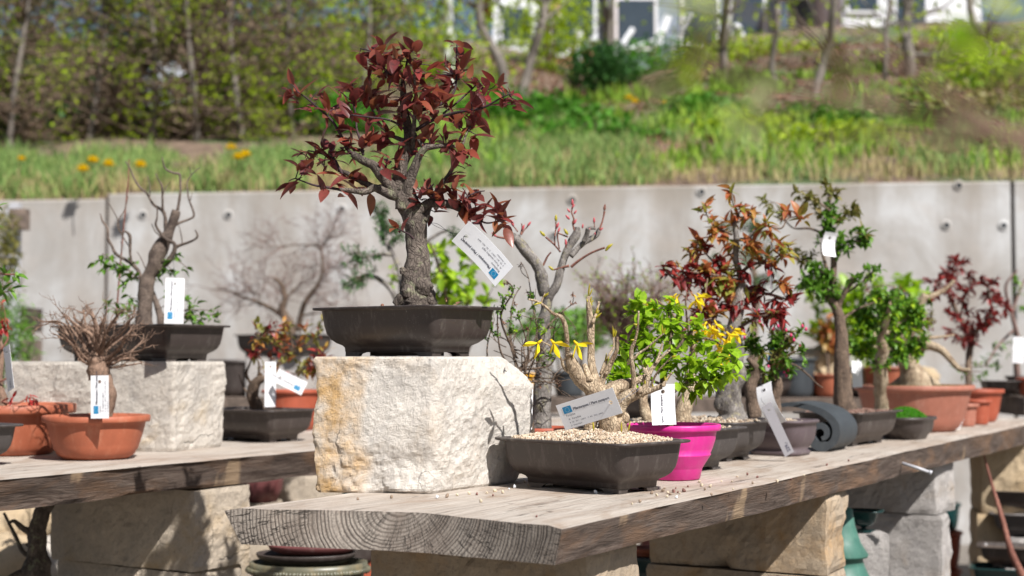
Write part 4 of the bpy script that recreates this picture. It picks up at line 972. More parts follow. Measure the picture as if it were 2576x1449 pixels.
# ================================================================== TAGS
def tx(mb_, body, size, x, y, z=0.0004, bold=0.0, align='LEFT', mi=0):
    c = bpy.data.curves.new('t', 'FONT'); c.body = body; c.size = size; c.align_x = align; c.offset = bold * size; c.resolution_u = 2
    o = bpy.data.objects.new('t', c); C.objects.link(o); bpy.context.view_layer.update()
    me = bpy.data.meshes.new_from_object(o.evaluated_get(bpy.context.evaluated_depsgraph_get()))
    mb_.add([(v.co.x + x, v.co.y + y, z) for v in me.vertices], [tuple(p.vertices) for p in me.polygons], mi)
    wd = max((v.co.x for v in me.vertices), default=0)
    bpy.data.objects.remove(o); bpy.data.curves.remove(c); bpy.data.meshes.remove(me); return wd
def make_tag(label, px, d, xax, L=0.094, W=0.042, bend=0.0, tilt=0.0, yaw=0.0, lines=None, flag=True, mat='card', hole=True, string=None, wire='wire_dark', group='plant passport tags', facing=1, thin=0.00045, twin=False, back=None):
    """xax: direction of the long side in the picture (right, up); the tag then turns about it by tilt and about the upright by yaw"""
    c = P(px[0], px[1], d); a = Vector((xax[0], 0, xax[1])).normalized(); n = Vector((0, -1, 0)); b = n.cross(a)
    rm = Matrix.Rotation(yaw, 3, 'Z') @ Matrix.Rotation(tilt, 3, a); a = rm @ a; b = rm @ b; n = rm @ n
    def T(v):
        x, y, z = v; zz = z + bend * x * x / (L * 0.5) ** 2
        return c + a * x + b * y + n * (zz * facing)
    t = thing('plant_tag', label, 'plant tag', c, group)
    hx, s_ = L / 2 - 0.012, 0.0055; m = MB(); xs_ = []
    x = -L / 2
    cols = [-L / 2 + (L / 2 + hx - s_) * i / 10 for i in range(11)] + [hx + s_, L / 2]
    ys_ = [-W / 2, -s_, s_, W / 2]
    vid = {}
    def vv(x, y):
        k = (round(x, 6), round(y, 6))
        if k not in vid: vid[k] = len(m.v); m.v.append(tuple(T((x, y, 0))))
        return vid[k]
    for i in range(len(cols) - 1):
        for j in range(3):
            if hole and i == 10 and j == 1: continue
            m.f.append((vv(cols[i], ys_[j]), vv(cols[i + 1], ys_[j]), vv(cols[i + 1], ys_[j + 1]), vv(cols[i], ys_[j + 1]))); m.mi.append(0)
    if hole:
        sq = []; ci = []
        for k in range(16):
            an = R(225 + 22.5 * k); cx, cy = math.cos(an), math.sin(an); q = max(abs(cx), abs(cy))
            sq.append((hx + s_ * cx / q, s_ * cy / q)); ci.append((hx + 0.0032 * cx, 0.0032 * cy))
        b0 = len(m.v); m.v += [tuple(T((p[0], p[1], 0))) for p in sq] + [tuple(T((p[0], p[1], 0))) for p in ci]
        for k in range(16): m.f.append((b0 + k, b0 + (k + 1) % 16, b0 + 16 + (k + 1) % 16, b0 + 16 + k)); m.mi.append(0)
    o = m.build('card', M[mat], t, smooth=False); sd = o.modifiers.new('thickness', 'SOLIDIFY'); sd.thickness = thin; sd.offset = 0
    if flag:
        f = MB(); fx, fy = -L / 2 + 0.009, W / 2 - 0.0165; fw, fh = 0.0150, 0.0105
        f.add([T((fx + dx, fy + dy, 0.0005)) for dx, dy in ((0, 0), (fw, 0), (fw, fh), (0, fh))], [(0, 1, 2, 3)]); fo = f.build('flag_emblem', M['flag'], t, smooth=False)
        f = MB()
        for k in range(12):
            an = R(30 * k); sx, sy = fx + fw / 2 + 0.0036 * math.cos(an), fy + fh / 2 + 0.0036 * math.sin(an); pts = []
            for q in range(10):
                rr = 0.00062 if q % 2 == 0 else 0.00028; aq = R(90 + 36 * q); pts.append(T((sx + rr * math.cos(aq), sy + rr * math.sin(aq), 0.0008)))
            f.add(pts, [tuple(range(10))])
        f.build('stars', M['star'], fo, smooth=False)
    if lines:
        f = MB()
        for (body, size, x, y, bold) in lines: tx(f, body, size, -L / 2 + x, W / 2 - y, 0.0006, bold)
        f.v = [tuple(T(v)) for v in f.v]; f.build('lettering', M['ink'], t, smooth=False)
    if string:
        f = MB(); h = T((hx, 0, 0.0004)); q0 = Vector(string[0]) if not isinstance(string[0], tuple) else P(*string[0])
        mid = (h + q0) / 2; sag = Vector((0, 0, -0.004)); lat = (q0 - h).cross(Vector((0, 1, 0))).normalized() * (0.0022)
        e = h + n * facing * 0.002
        tube(f, [h - n * facing * 0.002, e, h.lerp(q0, 0.25) + lat + sag, mid + sag * 0.8, q0.lerp(h, 0.2) + lat, q0], [0.00035] * 6, 5, 5)
        if twin: tube(f, [h - n * facing * 0.002, e, h.lerp(q0, 0.25) - lat + sag, mid + sag * 0.8, q0.lerp(h, 0.2) - lat, q0], [0.00035] * 6, 5, 5)
        f.build('wire', M[wire], t)
    return t
def passport(a, b, c_='B:  DE - SN 1 - 220017    C:  BG - 2022 - 00041', d_='D:  Deutschland'):
    return [('Pflanzenpass / Plant passport', 0.0056, 0.0265, 0.0145, 0.022), (a, 0.0043, 0.0110, 0.0215, 0.0), ('A:  ' + b, 0.0043, 0.0125, 0.0275, 0.0), (c_, 0.0031, 0.0125, 0.0325, 0.0), (d_, 0.0031, 0.0125, 0.0372, 0.0)]

# ================================================================== THE DARK RED PLUM
def c3(x, y): return (629 + x * .3472, 63 + y * .3472)
def c4(x, y): return (629 + x * .3038, 503 + y * .3038)
def c6(x, y): return (1195 + x * .3473, 629 + y * .3473)
def c7(x, y): return (1195 + x * .2686, 440 + y * .2686)
def c8(x, y): return (1572 + x * .3038, 440 + y * .3038)
def c9(x, y): return (1947 + x * .3038, 440 + y * .3038)
def c1(x, y): return (x * .3038, 377 + y * .3038)
def c2(x, y): return (x * .4357, 817 + y * .4357)
def c5(x, y): return (503 + x * .392, 880 + y * .392)
def mp(f, pts): return [f(*p) for p in pts]

PR = R(-36.87)
pl = Plant('plum_bonsai', 'dark red leaved plum bonsai in a brown plastic pot on the big pale block', 'bonsai', (-0.168, 2.272, EYE - 0.0005), 12)
rect_pot(pl.root, (-0.168, 2.272, EYE - 0.0005), PR, 0.272, 0.180, 0.0775, M['plastic'], fill=0.90, mound=0.008)
D = 2.272
pl.branch([(1050, 775), (1047, 745), (1046, 715), (1048, 680), (1051, 640), (1048, 600), (1045, 565), (1036, 535), (1024, 505), (1016, 478), (1012, 462), (1011, 452)], [50, 39, 38, 35, 27, 26, 29, 29, 31, 25, 14, 5], 0, D, k=0.05, n=36, sub=8, amp=0.17, freq=38)
# burl and roots
for (x0, y0, x1, y1, r0) in ((1062, 700, 1063, 742, 26), (1030, 715, 1028, 750, 22), (1022, 735, 995, 768, 15), (1070, 740, 1092, 768, 15), (1045, 750, 1040, 775, 30), (1010, 672, 1012, 690, 9), (1078, 722, 1082, 756, 13)):
    pl.branch([(x0, y0), ((x0 + x1) / 2 + 2, (y0 + y1) / 2), (x1, y1)], [r0 * .6, r0, r0 * .75], 0, D - 0.012, k=0, n=20, sub=6, amp=0.22, freq=55)
for pts, r0, r1, k in (
    ([(1100, 1330), (1090, 1240), (1030, 1230), (960, 1200), (900, 1180), (840, 1205), (740, 1200), (650, 1190)], 17, 5, -0.2),
    ([(650, 1190), (560, 1175), (470, 1160), (410, 1140), (330, 1110)], 4, 1.6, -0.4),
    ([(900, 1180), (830, 1140), (760, 1110), (700, 1070), (640, 1050)], 9, 5, 0.2),
    ([(1070, 1230), (1030, 1180), (960, 1100), (900, 1020), (860, 1000), (800, 970), (740, 930)], 17, 8, -0.3),
    ([(740, 930), (700, 890), (660, 800), (600, 700), (540, 640), (460, 570), (400, 520), (340, 480)], 5, 1.6, -0.3),
    ([(820, 940), (805, 850), (775, 760), (768, 660), (750, 560)], 4, 1.8, 0.3),
    ([(670, 1080), (640, 1020), (600, 960), (480, 920), (420, 910)], 3.5, 1.8, 0.5),
    ([(1060, 1200), (1080, 1100), (1100, 1000), (1140, 900), (1150, 800), (1140, 720), (1115, 600), (1110, 480), (1110, 380)], 20, 6, 0.1),
    ([(1110, 380), (1050, 360), (990, 340), (960, 290), (930, 240), (880, 190), (800, 170)], 4, 1.6, 0.2),
    ([(1110, 420), (1130, 300), (1150, 220), (1190, 150)], 3.5, 1.5, -0.2),
    ([(1130, 1260), (1150, 1150), (1185, 1050), (1220, 960), (1270, 890), (1340, 880), (1440, 870), (1540, 900)], 16, 2.4, -0.15),
    ([(1175, 900), (1185, 760), (1195, 640), (1200, 500), (1192, 380), (1195, 270)], 7, 2.0, -0.3),
    ([(1160, 860), (1100, 830), (1030, 800), (960, 740), (920, 690), (880, 600), (860, 520)], 7, 2.0, 0.4),
    ([(1140, 770), (1060, 710), (980, 680), (900, 670), (820, 660), (740, 650)], 3.2, 1.8, -0.5),
    ([(1200, 620), (1300, 600), (1400, 560), (1460, 510), (1490, 440), (1496, 330), (1495, 240), (1500, 130)], 5, 1.8, 0.35),
    ([(1200, 760), (1300, 700), (1420, 650), (1560, 620), (1680, 600), (1760, 560), (1830, 520), (1880, 500)], 5, 1.5, -0.35),
    ([(1400, 640), (1500, 560), (1600, 470), (1660, 420), (1700, 470)], 3, 1.5, 0.5),
    ([(1268, 1420), (1290, 1340), (1330, 1250), (1380, 1160), (1430, 1100), (1480, 1010), (1530, 890), (1580, 760), (1640, 680)], 9, 2.2, 0.35),
    ([(1200, 1380), (1280, 1300), (1380, 1290), (1480, 1310), (1560, 1350), (1640, 1390)], 13, 8, 0.1),
    ([(1620, 1380), (1700, 1430), (1780, 1425), (1860, 1410)], 3, 1.6, -0.3),
    ([(1480, 1300), (1560, 1250), (1640, 1210), (1700, 1200)], 3, 1.5, 0.3),
    ([(1180, 1290), (1230, 1230), (1300, 1180), (1330, 1150)], 4, 1.6, -0.5),
    ([(960, 1100), (980, 1040), (1000, 960)], 3, 1.5, -0.5),
    ([(1260, 900), (1240, 860), (1200, 800), (1180, 760)], 6, 4, 0.2)):
    pl.branch(mp(c3, pts), r0, r1, D, k=k, n=12 if r0 > 8 else 7, sub=5, amp=0.16 if r0 > 8 else 0.08, freq=70, twig=r0 < 6)
pl.branch([(1040, 600), (1030, 590), (1015, 582), (1000, 574)], 3, 1.6, D - 0.03, k=-0.6, twig=True)
cl = [(300,430,4),(350,500,3),(490,480,2),(480,560,3),(560,610,5),(620,600,5),(650,480,3),(740,420,3),(760,500,5),(700,560,4),(700,640,5),(850,450,3),(920,460,4),(880,580,5),(950,580,4),(800,190,4),(900,180,6),(960,150,5),(1010,210,5),(900,270,4),(920,320,4),(1090,160,4),(1190,150,5),(1150,220,4),(1060,250,4),(940,380,5),(1020,400,5),(1110,370,3),(1200,270,6),(1220,350,4),(1080,440,4),(1170,450,4),(1260,440,5),(1330,300,4),(1400,300,5),(1370,360,4),(1490,130,4),(1520,220,4),(1550,320,5),(1520,390,5),(1420,420,4),(1600,380,4),(1650,400,3),(1680,470,3),(1790,420,2),(1720,480,3),(1870,490,4),(1850,540,4),(1900,500,4),(1800,440,3),(1930,540,3),(1600,560,4),(1680,600,5),(1640,650,4),(1540,640,5),(1460,600,5),(1400,540,5),(1330,540,5),(1260,580,4),(1180,600,5),(1100,590,4),(1080,660,3),(1250,660,4),(1350,700,4),(1430,780,3),(1510,730,4),(1600,740,5),(1650,800,3),(1400,800,3),(1300,820,4),(1180,860,4),(1090,860,4),(1240,950,2),(1440,870,4),(1510,900,4),(1590,920,3),(1530,970,3),(1440,930,3),(1560,1040,2),(730,830,4),(780,900,5),(650,760,3),(640,900,5),(590,900,4),(530,870,4),(480,900,4),(400,960,6),(360,1020,4),(390,1050,4),(280,1130,3),(870,850,6),(840,830,4),(960,850,2),(990,780,4),(880,680,3),(700,930,4),(610,960,3),(540,1010,3),(640,1110,4),(720,1100,5),(800,1120,5),(700,1180,3),(860,1160,2),(540,1180,2),(960,1040,5),(1000,980,4),(940,960,2),(1100,1000,2),(1160,900,2),(1210,1170,4),(1280,1170,4),(1330,1200,5),(1250,1270,3),(1380,1260,5),(1460,1210,5),(1470,1140,4),(1540,1180,5),(1620,1210,3),(1480,1260,4),(1560,1270,4),(1640,1300,4),(1500,1390,2),(1590,1340,3),(1700,1370,5),(1770,1320,6),(1820,1340,6),(1800,1390,4),(1850,1410,3),(1350,1350,2),(1180,520,4),(1300,470,4),(1130,520,3),(1020,520,4),(830,520,3)]
for x, y, n in cl:
    q = c3(x, y); pl.cluster(q[0], q[1], D, n + (1 if n > 2 else 0), 0.036, 0.0150, 'leaf_plum', ns=6, spread=0.55, curl=0.24, fold=0.16, stem=0.0007, upb=0.9 if y < 700 else 0.55, rad=0.011)
pl.cluster(994, 570, D, 6, 0.028, 0.011, 'leaf_plum', spread=0.7, upb=0.1, dd=-0.05)
for (x, y) in ((955, 762), (1085, 762), (1120, 758), (1150, 764), (985, 766)): pl.cluster(x, y, D, 4, 0.010, 0.006, 'leaf_dead', stem=0, upb=1.0, dd=0, own='weed_sprig')
pl.done('bark_plum', 'bark_twig', {'leaf_dead': 'dry_leaves'})

make_tag('white curved tag hanging upside down from the dark red plum bonsai', (1218, 637), 2.19, (-0.70, 0.72), L=0.100, W=0.043, bend=0.0085, yaw=R(-14), tilt=R(-10), lines=passport('Blutpflaume', 'Prunus cerasifera nigra'), string=((1083, 560, 2.235),), twin=True)

# ================================================================== THE FORSYTHIA IN FRONT
fb = (0.124, 2.236, TOP + 0.0008); D = 2.236
fo = Plant('forsythia_bonsai', 'stubby cream barked forsythia bonsai in a brown plastic pot heaped with gravel, nearest the camera', 'bonsai', fb, 21)
rect_pot(fo.root, fb, R(-44), 0.276, 0.180, 0.0775, M['plastic'], fill=0.93, mound=0.016, ngrav=5200, seed=5)
s6 = .3473
for pts, rr, k in (
    ([(1010, 1330), (990, 1240), (950, 1150), (900, 1060), (870, 970), (855, 900)], [110, 95, 85, 80, 62, 40], 0),
    ([(900, 1060), (830, 990), (760, 930), (715, 850), (690, 790), (678, 752)], [60, 58, 52, 44, 36, 20], -0.2),
    ([(880, 980), (850, 880), (842, 780), (840, 650), (838, 540), (828, 430), (820, 335)], [52, 36, 28, 25, 25, 20, 14], 0.1),
    ([(850, 530), (872, 470), (885, 430), (900, 372)], [13, 12, 10, 9], 0.3),
    ([(672, 770), (668, 690), (665, 620), (652, 545), (625, 485), (560, 455), (500, 400), (450, 370), (385, 355)], [18, 15, 16, 18, 16, 11, 9, 8, 6], -0.3),
    ([(480, 378), (492, 345), (507, 308)], [7, 6, 4], 0.2),
    ([(720, 900), (660, 865), (635, 830), (625, 790), (580, 740), (540, 690), (480, 660)], [22, 14, 12, 9, 7, 5, 4], -0.6),
    ([(632, 810), (665, 770), (690, 720), (728, 668)], [7, 6, 5, 4], -0.4),
    ([(900, 990), (935, 910), (975, 830), (1010, 760), (1028, 710), (1032, 628)], [42, 27, 20, 17, 13, 9], -0.2),
    ([(910, 900), (950, 800), (990, 730), (1005, 690), (1003, 620)], [14, 12, 10, 9, 7], 0.4),
    ([(930, 1080), (1000, 1010), (1070, 980), (1150, 955), (1240, 915)], [70, 58, 48, 32, 20], 0.2),
    ([(990, 1180), (1050, 1110), (1110, 1060), (1180, 1025)], [68, 58, 48, 30], -0.4),
    ([(1100, 1090), (1180, 1050), (1260, 1020), (1350, 985)], [30, 26, 21, 20], -0.3),
    ([(1150, 1010), (1147, 900), (1135, 800), (1133, 720), (1160, 650), (1178, 560), (1185, 440)], [20, 17, 16, 15, 11, 9, 6], -0.2),
    ([(1145, 790), (1190, 745), (1240, 712), (1300, 660), (1365, 603)], [10, 9, 8, 7, 5], -0.3),
    ([(1200, 1060), (1235, 980), (1260, 900), (1295, 840), (1345, 780), (1415, 722)], [24, 21, 19, 16, 10, 6], 0.1),
    ([(1310, 820), (1335, 750), (1358, 675)], [10, 8, 6], 0.3),
    ([(1270, 990), (1300, 920), (1340, 860), (1425, 772)], [9, 8, 7, 4], -0.4),
    ([(1355, 985), (1385, 940), (1425, 888)], [13, 10, 8], 0.2),
    ([(1240, 905), (1250, 870), (1252, 830)], [6, 5, 4], 0.2),
    ([(1040, 1180), (1080, 1200), (1085, 1250)], [40, 38, 30], -0.3),
    ([(900, 1150), (850, 1230), (830, 1300)], [50, 45, 40], 0.1),
    ([(790, 830), (810, 880), (830, 950)], [20, 24, 26], -0.5)):
    fo.branch(mp(c6, pts), [r * s6 for r in rr], 0, D, k=k, n=30 if rr[0] > 35 else 12, sub=7, amp=0.26 if rr[0] > 35 else 0.14, freq=48 if rr[0] > 35 else 120)
for (x, y, r_) in ((700, 760, 24), (1182, 1024, 32), (1352, 984, 22), (940, 900, 24)):     # pale saw cuts
    q = c6(x, y); bestp = fo.nearpx(q[0], q[1], D); m = MB()
    blob(m, bestp + Vector((0.002, -0.006, 0.002)), r_ * s6 * D / F * 1.0, fo.rng, (1, 0.6, 1)); m.build('pruning_cut', M['bark_cream'], fo.root)
for (x, y, L_, dx, dz) in ((822, 330, .022, .1, 1), (830, 400, .016, .3, 1), (800, 400, .012, -.4, 1), (850, 420, .010, .5, 1), (865, 500, .016, 1, .8), (895, 480, .014, .3, 1), (1000, 640, .020, -.1, 1), (1000, 600, .012, .2, 1), (915, 800, .016, .1, 1), (1010, 810, .012, .6, 1), (520, 350, .012, .6, .5), (465, 390, .012, -.6, -.2), (1335, 580, .016, -.1, 1), (1170, 550, .008, -1, .3), (1285, 1000, .010, 0, 1), (1215, 990, .012, 0, 1), (1240, 1010, .012, .2, 1), (1355, 940, .010, 0, 1), (1150, 650, .008, -1, 0), (1420, 750, .008, 1, .2)):
    q = c6(x, y); b_ = fo.nearpx(q[0], q[1], D); fo.bud(b_, (dx, -0.3, dz), L_, 0.0017, 'bud_green'); fo.bud(b_ + Vector((.002, 0, .001)), (dx + .3, -0.2, dz), L_ * .6, 0.0014, 'bud_green')
def flower(pln, p, dn, s_=1.0, seed=0):
    """a four petalled forsythia bell, petals swept along dn"""
    r_ = random.Random(seed); m = MB(); dn = Vector(dn).normalized(); a = dn.orthogonal().normalized(); b = dn.cross(a)
    for k in range(4):
        an = math.pi / 2 * k + r_.uniform(0, .5); o_ = a * math.cos(an) + b * math.sin(an)
        leaf(m, p + dn * 0.003, dn * 0.75 + o_ * r_.uniform(0.35, 0.8), o_, 0.021 * s_, 0.0075 * s_, -0.15, 0.25, 5, 0.6)
    tube(m, [p - dn * 0.004, p + dn * 0.004], [0.0012 * s_, 0.0022 * s_], 7, 1)
    m.build('flower', M['petal'], pln.root)
for i, (x, y, dn) in enumerate(((470, 662, (-.7, -.2, -.6)), (560, 660, (.5, -.3, -.6)), (728, 668, (.6, -.3, -.65)))):
    q = c6(x, y); b_ = fo.nearpx(q[0], q[1], D); flower(fo, P(q[0], q[1], b_.y), dn, 1.25, i)
# fine roots and a yellow shoot in the gravel
for (x, y, dx) in ((700, 1260, 0.03), (1060, 1300, 0.02), (860, 1290, -0.1), (1110, 1290, 0.2)):
    q = c6(x, y); p = P(q[0], q[1], D - 0.045); fo.bud(p - Vector((0, 0, 0.004)), (dx, 0, 1), 0.016, 0.0016, 'bud_green')
fo.done('bark_cream', 'bark_cream', {'bark_cream': 'pruning_cuts', 'bud_green': 'buds'})
make_tag('pale tag with a blue flag reading Forsythia, wired to the cream forsythia bonsai', (1481, 1029), 2.135, (0.975, 0.28), L=0.103, W=0.0405, tilt=R(15), yaw=R(-34), lines=passport('Forsythie', 'Forsythia'), string=((1608, 978, 2.16),), wire='wire', twin=True)

# ================================================================== PINK POT
pk = (0.273, 2.412, TOP + 0.0008)
gp = Plant('privet_bush', 'bright green leafy bush in the round pink plastic pot', 'shrub', pk, 33)
prof = [(.0425, .0), (.0440, .001), (.0480, .018), (.0484, .0185), (.0530, .026), (.0620, .040), (.0628, .0415), (.0612, .0428), (.0655, .052), (.0700, .066), (.0722, .080), (.0724, .081), (.0780, .0812), (.0795, .083), (.0797, .089), (.0785, .0915), (.0745, .0915), (.0725, .089), (.068, .060), (.04, .03)]
round_pot(gp.root, pk, prof, M['pink'], 'soil', 0.066, n=64, feet=0)
D = 2.412
for pts, r0, r1 in (([(1690, 1090), (1680, 1040), (1670, 990), (1668, 940), (1680, 900)], 9, 7), ([(1680, 900), (1720, 870), (1770, 850), (1820, 870), (1850, 900)], 5, 2), ([(1675, 930), (1640, 880), (1610, 820), (1605, 770)], 6, 2), ([(1680, 900), (1690, 830), (1680, 780), (1700, 750)], 5, 2), ([(1700, 880), (1750, 820), (1790, 800)], 4, 2), ([(1670, 970), (1600, 940), (1560, 945)], 4, 2), ([(1680, 1000), (1730, 960), (1780, 955), (1850, 935)], 4, 2), ([(1640, 880), (1590, 900), (1570, 880)], 3, 1.5), ([(1700, 900), (1760, 910), (1830, 930)], 3, 1.5)):
    gp.branch(pts, r0, r1, D, n=8, twig=r0 < 6)
gl = [(1200,340),(1100,440),(1240,450),(1300,400),(1380,400),(1450,390),(1180,430),(1250,520),(1150,540),(1480,440),(1420,510),(1500,500),(1580,520),(1620,500),(1400,560),(1460,590),(1540,600),(1600,620),(1280,600),(1060,700),(1080,760),(1020,780),(1130,800),(1190,620),(1340,660),(1350,760),(1420,740),(1500,740),(1580,760),(1640,700),(1700,690),(1660,780),(1740,760),(1820,700),(1870,700),(1880,780),(1840,870),(1880,880),(1780,870),(1700,850),(1620,850),(1540,850),(1460,830),(1400,830),(1330,850),(960,930),(1000,900),(1050,870),(990,950),(1250,820),(1480,920),(1560,920),(1650,930),(1720,920),(1800,940),(1520,980),(1620,1010),(1680,990),(1600,1050),(1190,380),(1380,870),(1240,700),(1100,900),(1300,760),(1180,720),(1120,640),(1080,840),(1220,880),(1310,500),(1350,560)]
for x, y in gl:
    q = c6(x, y); gp.cluster(q[0], q[1], D, 14, 0.023, 0.0125, 'leaf_lime', spread=0.8, curl=0.15, fold=0.12, stem=0.0006, upb=0.3, rad=0.012, wide=0.6)
gp.done('bark_brown', 'bark_brown')
make_tag('white tag standing upright in the pink pot in front of the green bush', (1668, 1017), 2.335, (-0.03, 1), L=0.066, W=0.040, bend=0.004, yaw=R(8), flag=False, lines=[('Pflanzenpass / Plant passport', 0.0056, -0.014, 0.0145, 0.022)][:0] + [('npass / Plant passport', 0.0052, 0.003, 0.0190, 0.02)], string=((1662, 955, 2.36),))

# second forsythia (yellow flowers) behind the pink pot
p1 = (0.276, 2.632, TOP + 0.0008); f2 = Plant('forsythia_bonsai', 'yellow flowering forsythia bonsai in a grey plastic pot just behind the pink pot', 'bonsai', p1, 35)
rect_pot(f2.root, p1, PR, 0.276, 0.180, 0.0775, M['plastic_grey'], fill=0.92, mound=0.012, ngrav=900, seed=6)
D = 2.66
f2.branch([(1722, 1075), (1718, 1040), (1728, 1000), (1742, 975), (1735, 940), (1745, 880), (1740, 820)], [28, 22, 17, 18, 14, 9, 5], 0, D, n=18, amp=0.24, freq=50)
f2.branch([(1640, 1075), (1625, 1040), (1618, 1000), (1625, 950), (1612, 880)], [16, 13, 11, 9, 5], 0, D, n=14, amp=0.2)
for pts in ([(1742, 880), (1730, 820), (1725, 760), (1728, 735)], [(1745, 860), (1780, 830), (1800, 800)], [(1740, 870), (1700, 800), (1660, 760), (1640, 752)], [(1760, 850), (1830, 840), (1850, 820)], [(1745, 830), (1770, 760), (1780, 700)]): f2.branch(pts, 3.5, 1.6, D, n=7, twig=True)
for i, (x, y, dx) in enumerate(((1470, 335, -.5), (1590, 330, .6), (1275, 375, -.4), (1700, 550, .2), (1860, 560, .4), (1780, 630, .1), (1830, 760, .3), (1770, 790, -.2), (1670, 530, -.5), (1730, 590, .4), (1255, 400, .3), (1640, 560, -.2), (1600, 350, 0), (1800, 650, .5), (1690, 640, .3), (1660, 600, -.4), (1740, 520, .2), (1830, 600, .5), (1880, 590, .6), (1760, 700, .1), (1810, 720, -.2), (1450, 325, -.6), (1620, 320, .7), (1720, 560, -.1))):
    q = c6(x, y); p = P(q[0], q[1], D - 0.22); p = P(q[0], q[1], D + f2.rng.uniform(-0.04, 0.02)); b_ = f2.nearpx(q[0], q[1], D); tube(f2.tw, [b_, (b_ + p) / 2 + Vector((0, 0, .004)), p], [0.0011, .0009, .0007], 5, 2); flower(f2, p, (dx, -.3, -.6), 1.12, 10 + i)
f2.done('bark_cream', 'bark_twiggy')

# ================================================================== SERVICEBERRY WITH RED BUDS
D = 2.62; p0 = P(1372, 1100, D); sb = Plant('serviceberry_bonsai', 'leafless grey forked bonsai with red buds, behind the big pale block', 'bonsai', (p0.x, D, TOP + .0008), 41)
round_pot(sb.root, (p0.x - 0.01, D, TOP + .0008), bowl(0.062, 0.076, base=0.62), M['terracotta_dark'], 'soil', 0.066)
s7 = .2686
for pts, rr, k, tw in (
    ([(620, 2400), (620, 2200), (640, 1900), (650, 1600), (640, 1400), (665, 1250), (690, 1130)], [120, 100, 92, 78, 66, 58, 58], 0, 0),
    ([(650, 1130), (640, 1060), (622, 950), (600, 880), (540, 780), (450, 680), (380, 600), (330, 565), (270, 560)], [50, 62, 66, 58, 62, 62, 50, 36, 20], -0.15, 0),
    ([(690, 1140), (760, 1030), (800, 900), (830, 780), (890, 660), (950, 550), (955, 490)], [50, 46, 42, 40, 44, 46, 32], 0.15, 0),
    ([(900, 760), (950, 700), (1010, 640), (1090, 595), (1140, 555), (1165, 500)], [30, 32, 32, 28, 28, 20], 0.3, 0),
    ([(1020, 620), (1045, 560), (1060, 500)], [28, 26, 26], -0.3, 0),
    ([(1060, 500), (1100, 495), (1130, 505)], [20, 18, 12], 0.2, 0),
    ([(930, 520), (915, 450), (925, 410), (905, 350), (912, 300)], [9, 10, 9, 8, 8], -0.1, 1),
    ([(1165, 510), (1190, 440), (1203, 390), (1212, 340)], [12, 9, 8, 12], 0.1, 1),
    ([(900, 860), (960, 810), (1050, 750), (1130, 710), (1215, 680)], [15, 14, 12, 11, 12], -0.3, 1),
    ([(880, 850), (800, 870), (735, 888)], [15, 10, 8], 0.2, 1), ([(800, 720), (740, 650), (660, 580)], [11, 9, 10], 0.1, 1),
    ([(790, 690), (775, 600), (775, 540)], [8, 7, 8], -0.2, 1), ([(750, 650), (745, 590), (758, 500), (757, 440)], [8, 7, 9, 8], 0.2, 1),
    ([(615, 890), (650, 820), (680, 760), (712, 722)], [13, 12, 10, 8], -0.2, 1), ([(385, 660), (415, 610), (415, 560)], [24, 16, 14], -0.3, 0),
    ([(430, 560), (440, 500), (436, 452)], [14, 8, 6], 0, 1), ([(290, 590), (240, 585), (200, 575)], [14, 12, 11], 0.1, 1), ([(440, 545), (465, 510), (492, 482)], [8, 6, 8], 0.1, 1), ([(400, 530), (370, 490), (345, 465)], [8, 6, 5], 0.1, 1),
    ([(870, 580), (820, 560), (780, 545)], [10, 9, 8], 0.1, 1), ([(1120, 490), (1117, 460), (1115, 440)], [5, 5, 5], 0.1, 1), ([(850, 680), (850, 640), (845, 600)], [9, 8, 8], 0, 1)):
    sb.branch(mp(c7, pts), [r * s7 * 0.88 for r in rr], 0, D, k=k, n=20 if not tw else 8, sub=6, amp=0.2 if not tw else 0.1, freq=60, twig=bool(tw))
for (x, y, s_, dx, mt) in ((912, 285, 1.3, 0, 'bud_red'), (905, 310, 1, .6, 'bud_red'), (890, 350, 1, -.6, 'bud_red'), (925, 365, 1, .6, 'bud_red'), (885, 415, 1.2, -.7, 'bud_red'), (925, 460, 1.2, .4, 'bud_red'), (1210, 335, 1.4, .1, 'bark_red'), (1115, 450, 1.2, 0, 'bud_red'), (1170, 520, .9, .8, 'bud_red'), (1230, 690, 1.6, 1, 'bud_green'), (1220, 710, 1.3, .8, 'bud_green'), (735, 890, 1.3, -1, 'bud_green'), (655, 572, 1.5, -.8, 'bud_green'), (758, 435, 1.4, 0, 'bud_green'), (762, 500, 1.3, .3, 'bud_red'), (775, 540, 1.2, .3, 'bud_red'), (200, 575, 1.2, -1, 'bud_red'), (490, 480, 1.2, .6, 'bud_red'), (360, 480, 1.4, -.3, 'bud_red'), (440, 520, 1.3, .3, 'bud_red'), (850, 660, 1.3, 0, 'bud_red'), (870, 560, 1.5, -.5, 'bud_green'), (1125, 580, 1, 0, 'bud_red'), (1060, 540, 1, .3, 'bud_red'), (1005, 500, 1, .1, 'bud_red')):
    q = c7(x, y); b_ = sb.nearpx(q[0], q[1], D); sb.bud(P(q[0], q[1], b_.y - .002), (dx, -.1, .8), 0.0095 * s_, 0.0021 * s_, mt)
sb.done('bark_grey', 'bark_red', {'bud_red': 'buds', 'bud_green': 'green_buds', 'bark_red': 'terminal_bud'})
make_tag('white tag edge glimpsed between the big pale block and the grey forked trunk', (1321, 1022), 2.50, (0.03, 1), L=0.080, W=0.030, yaw=R(30), flag=False, lines=None)

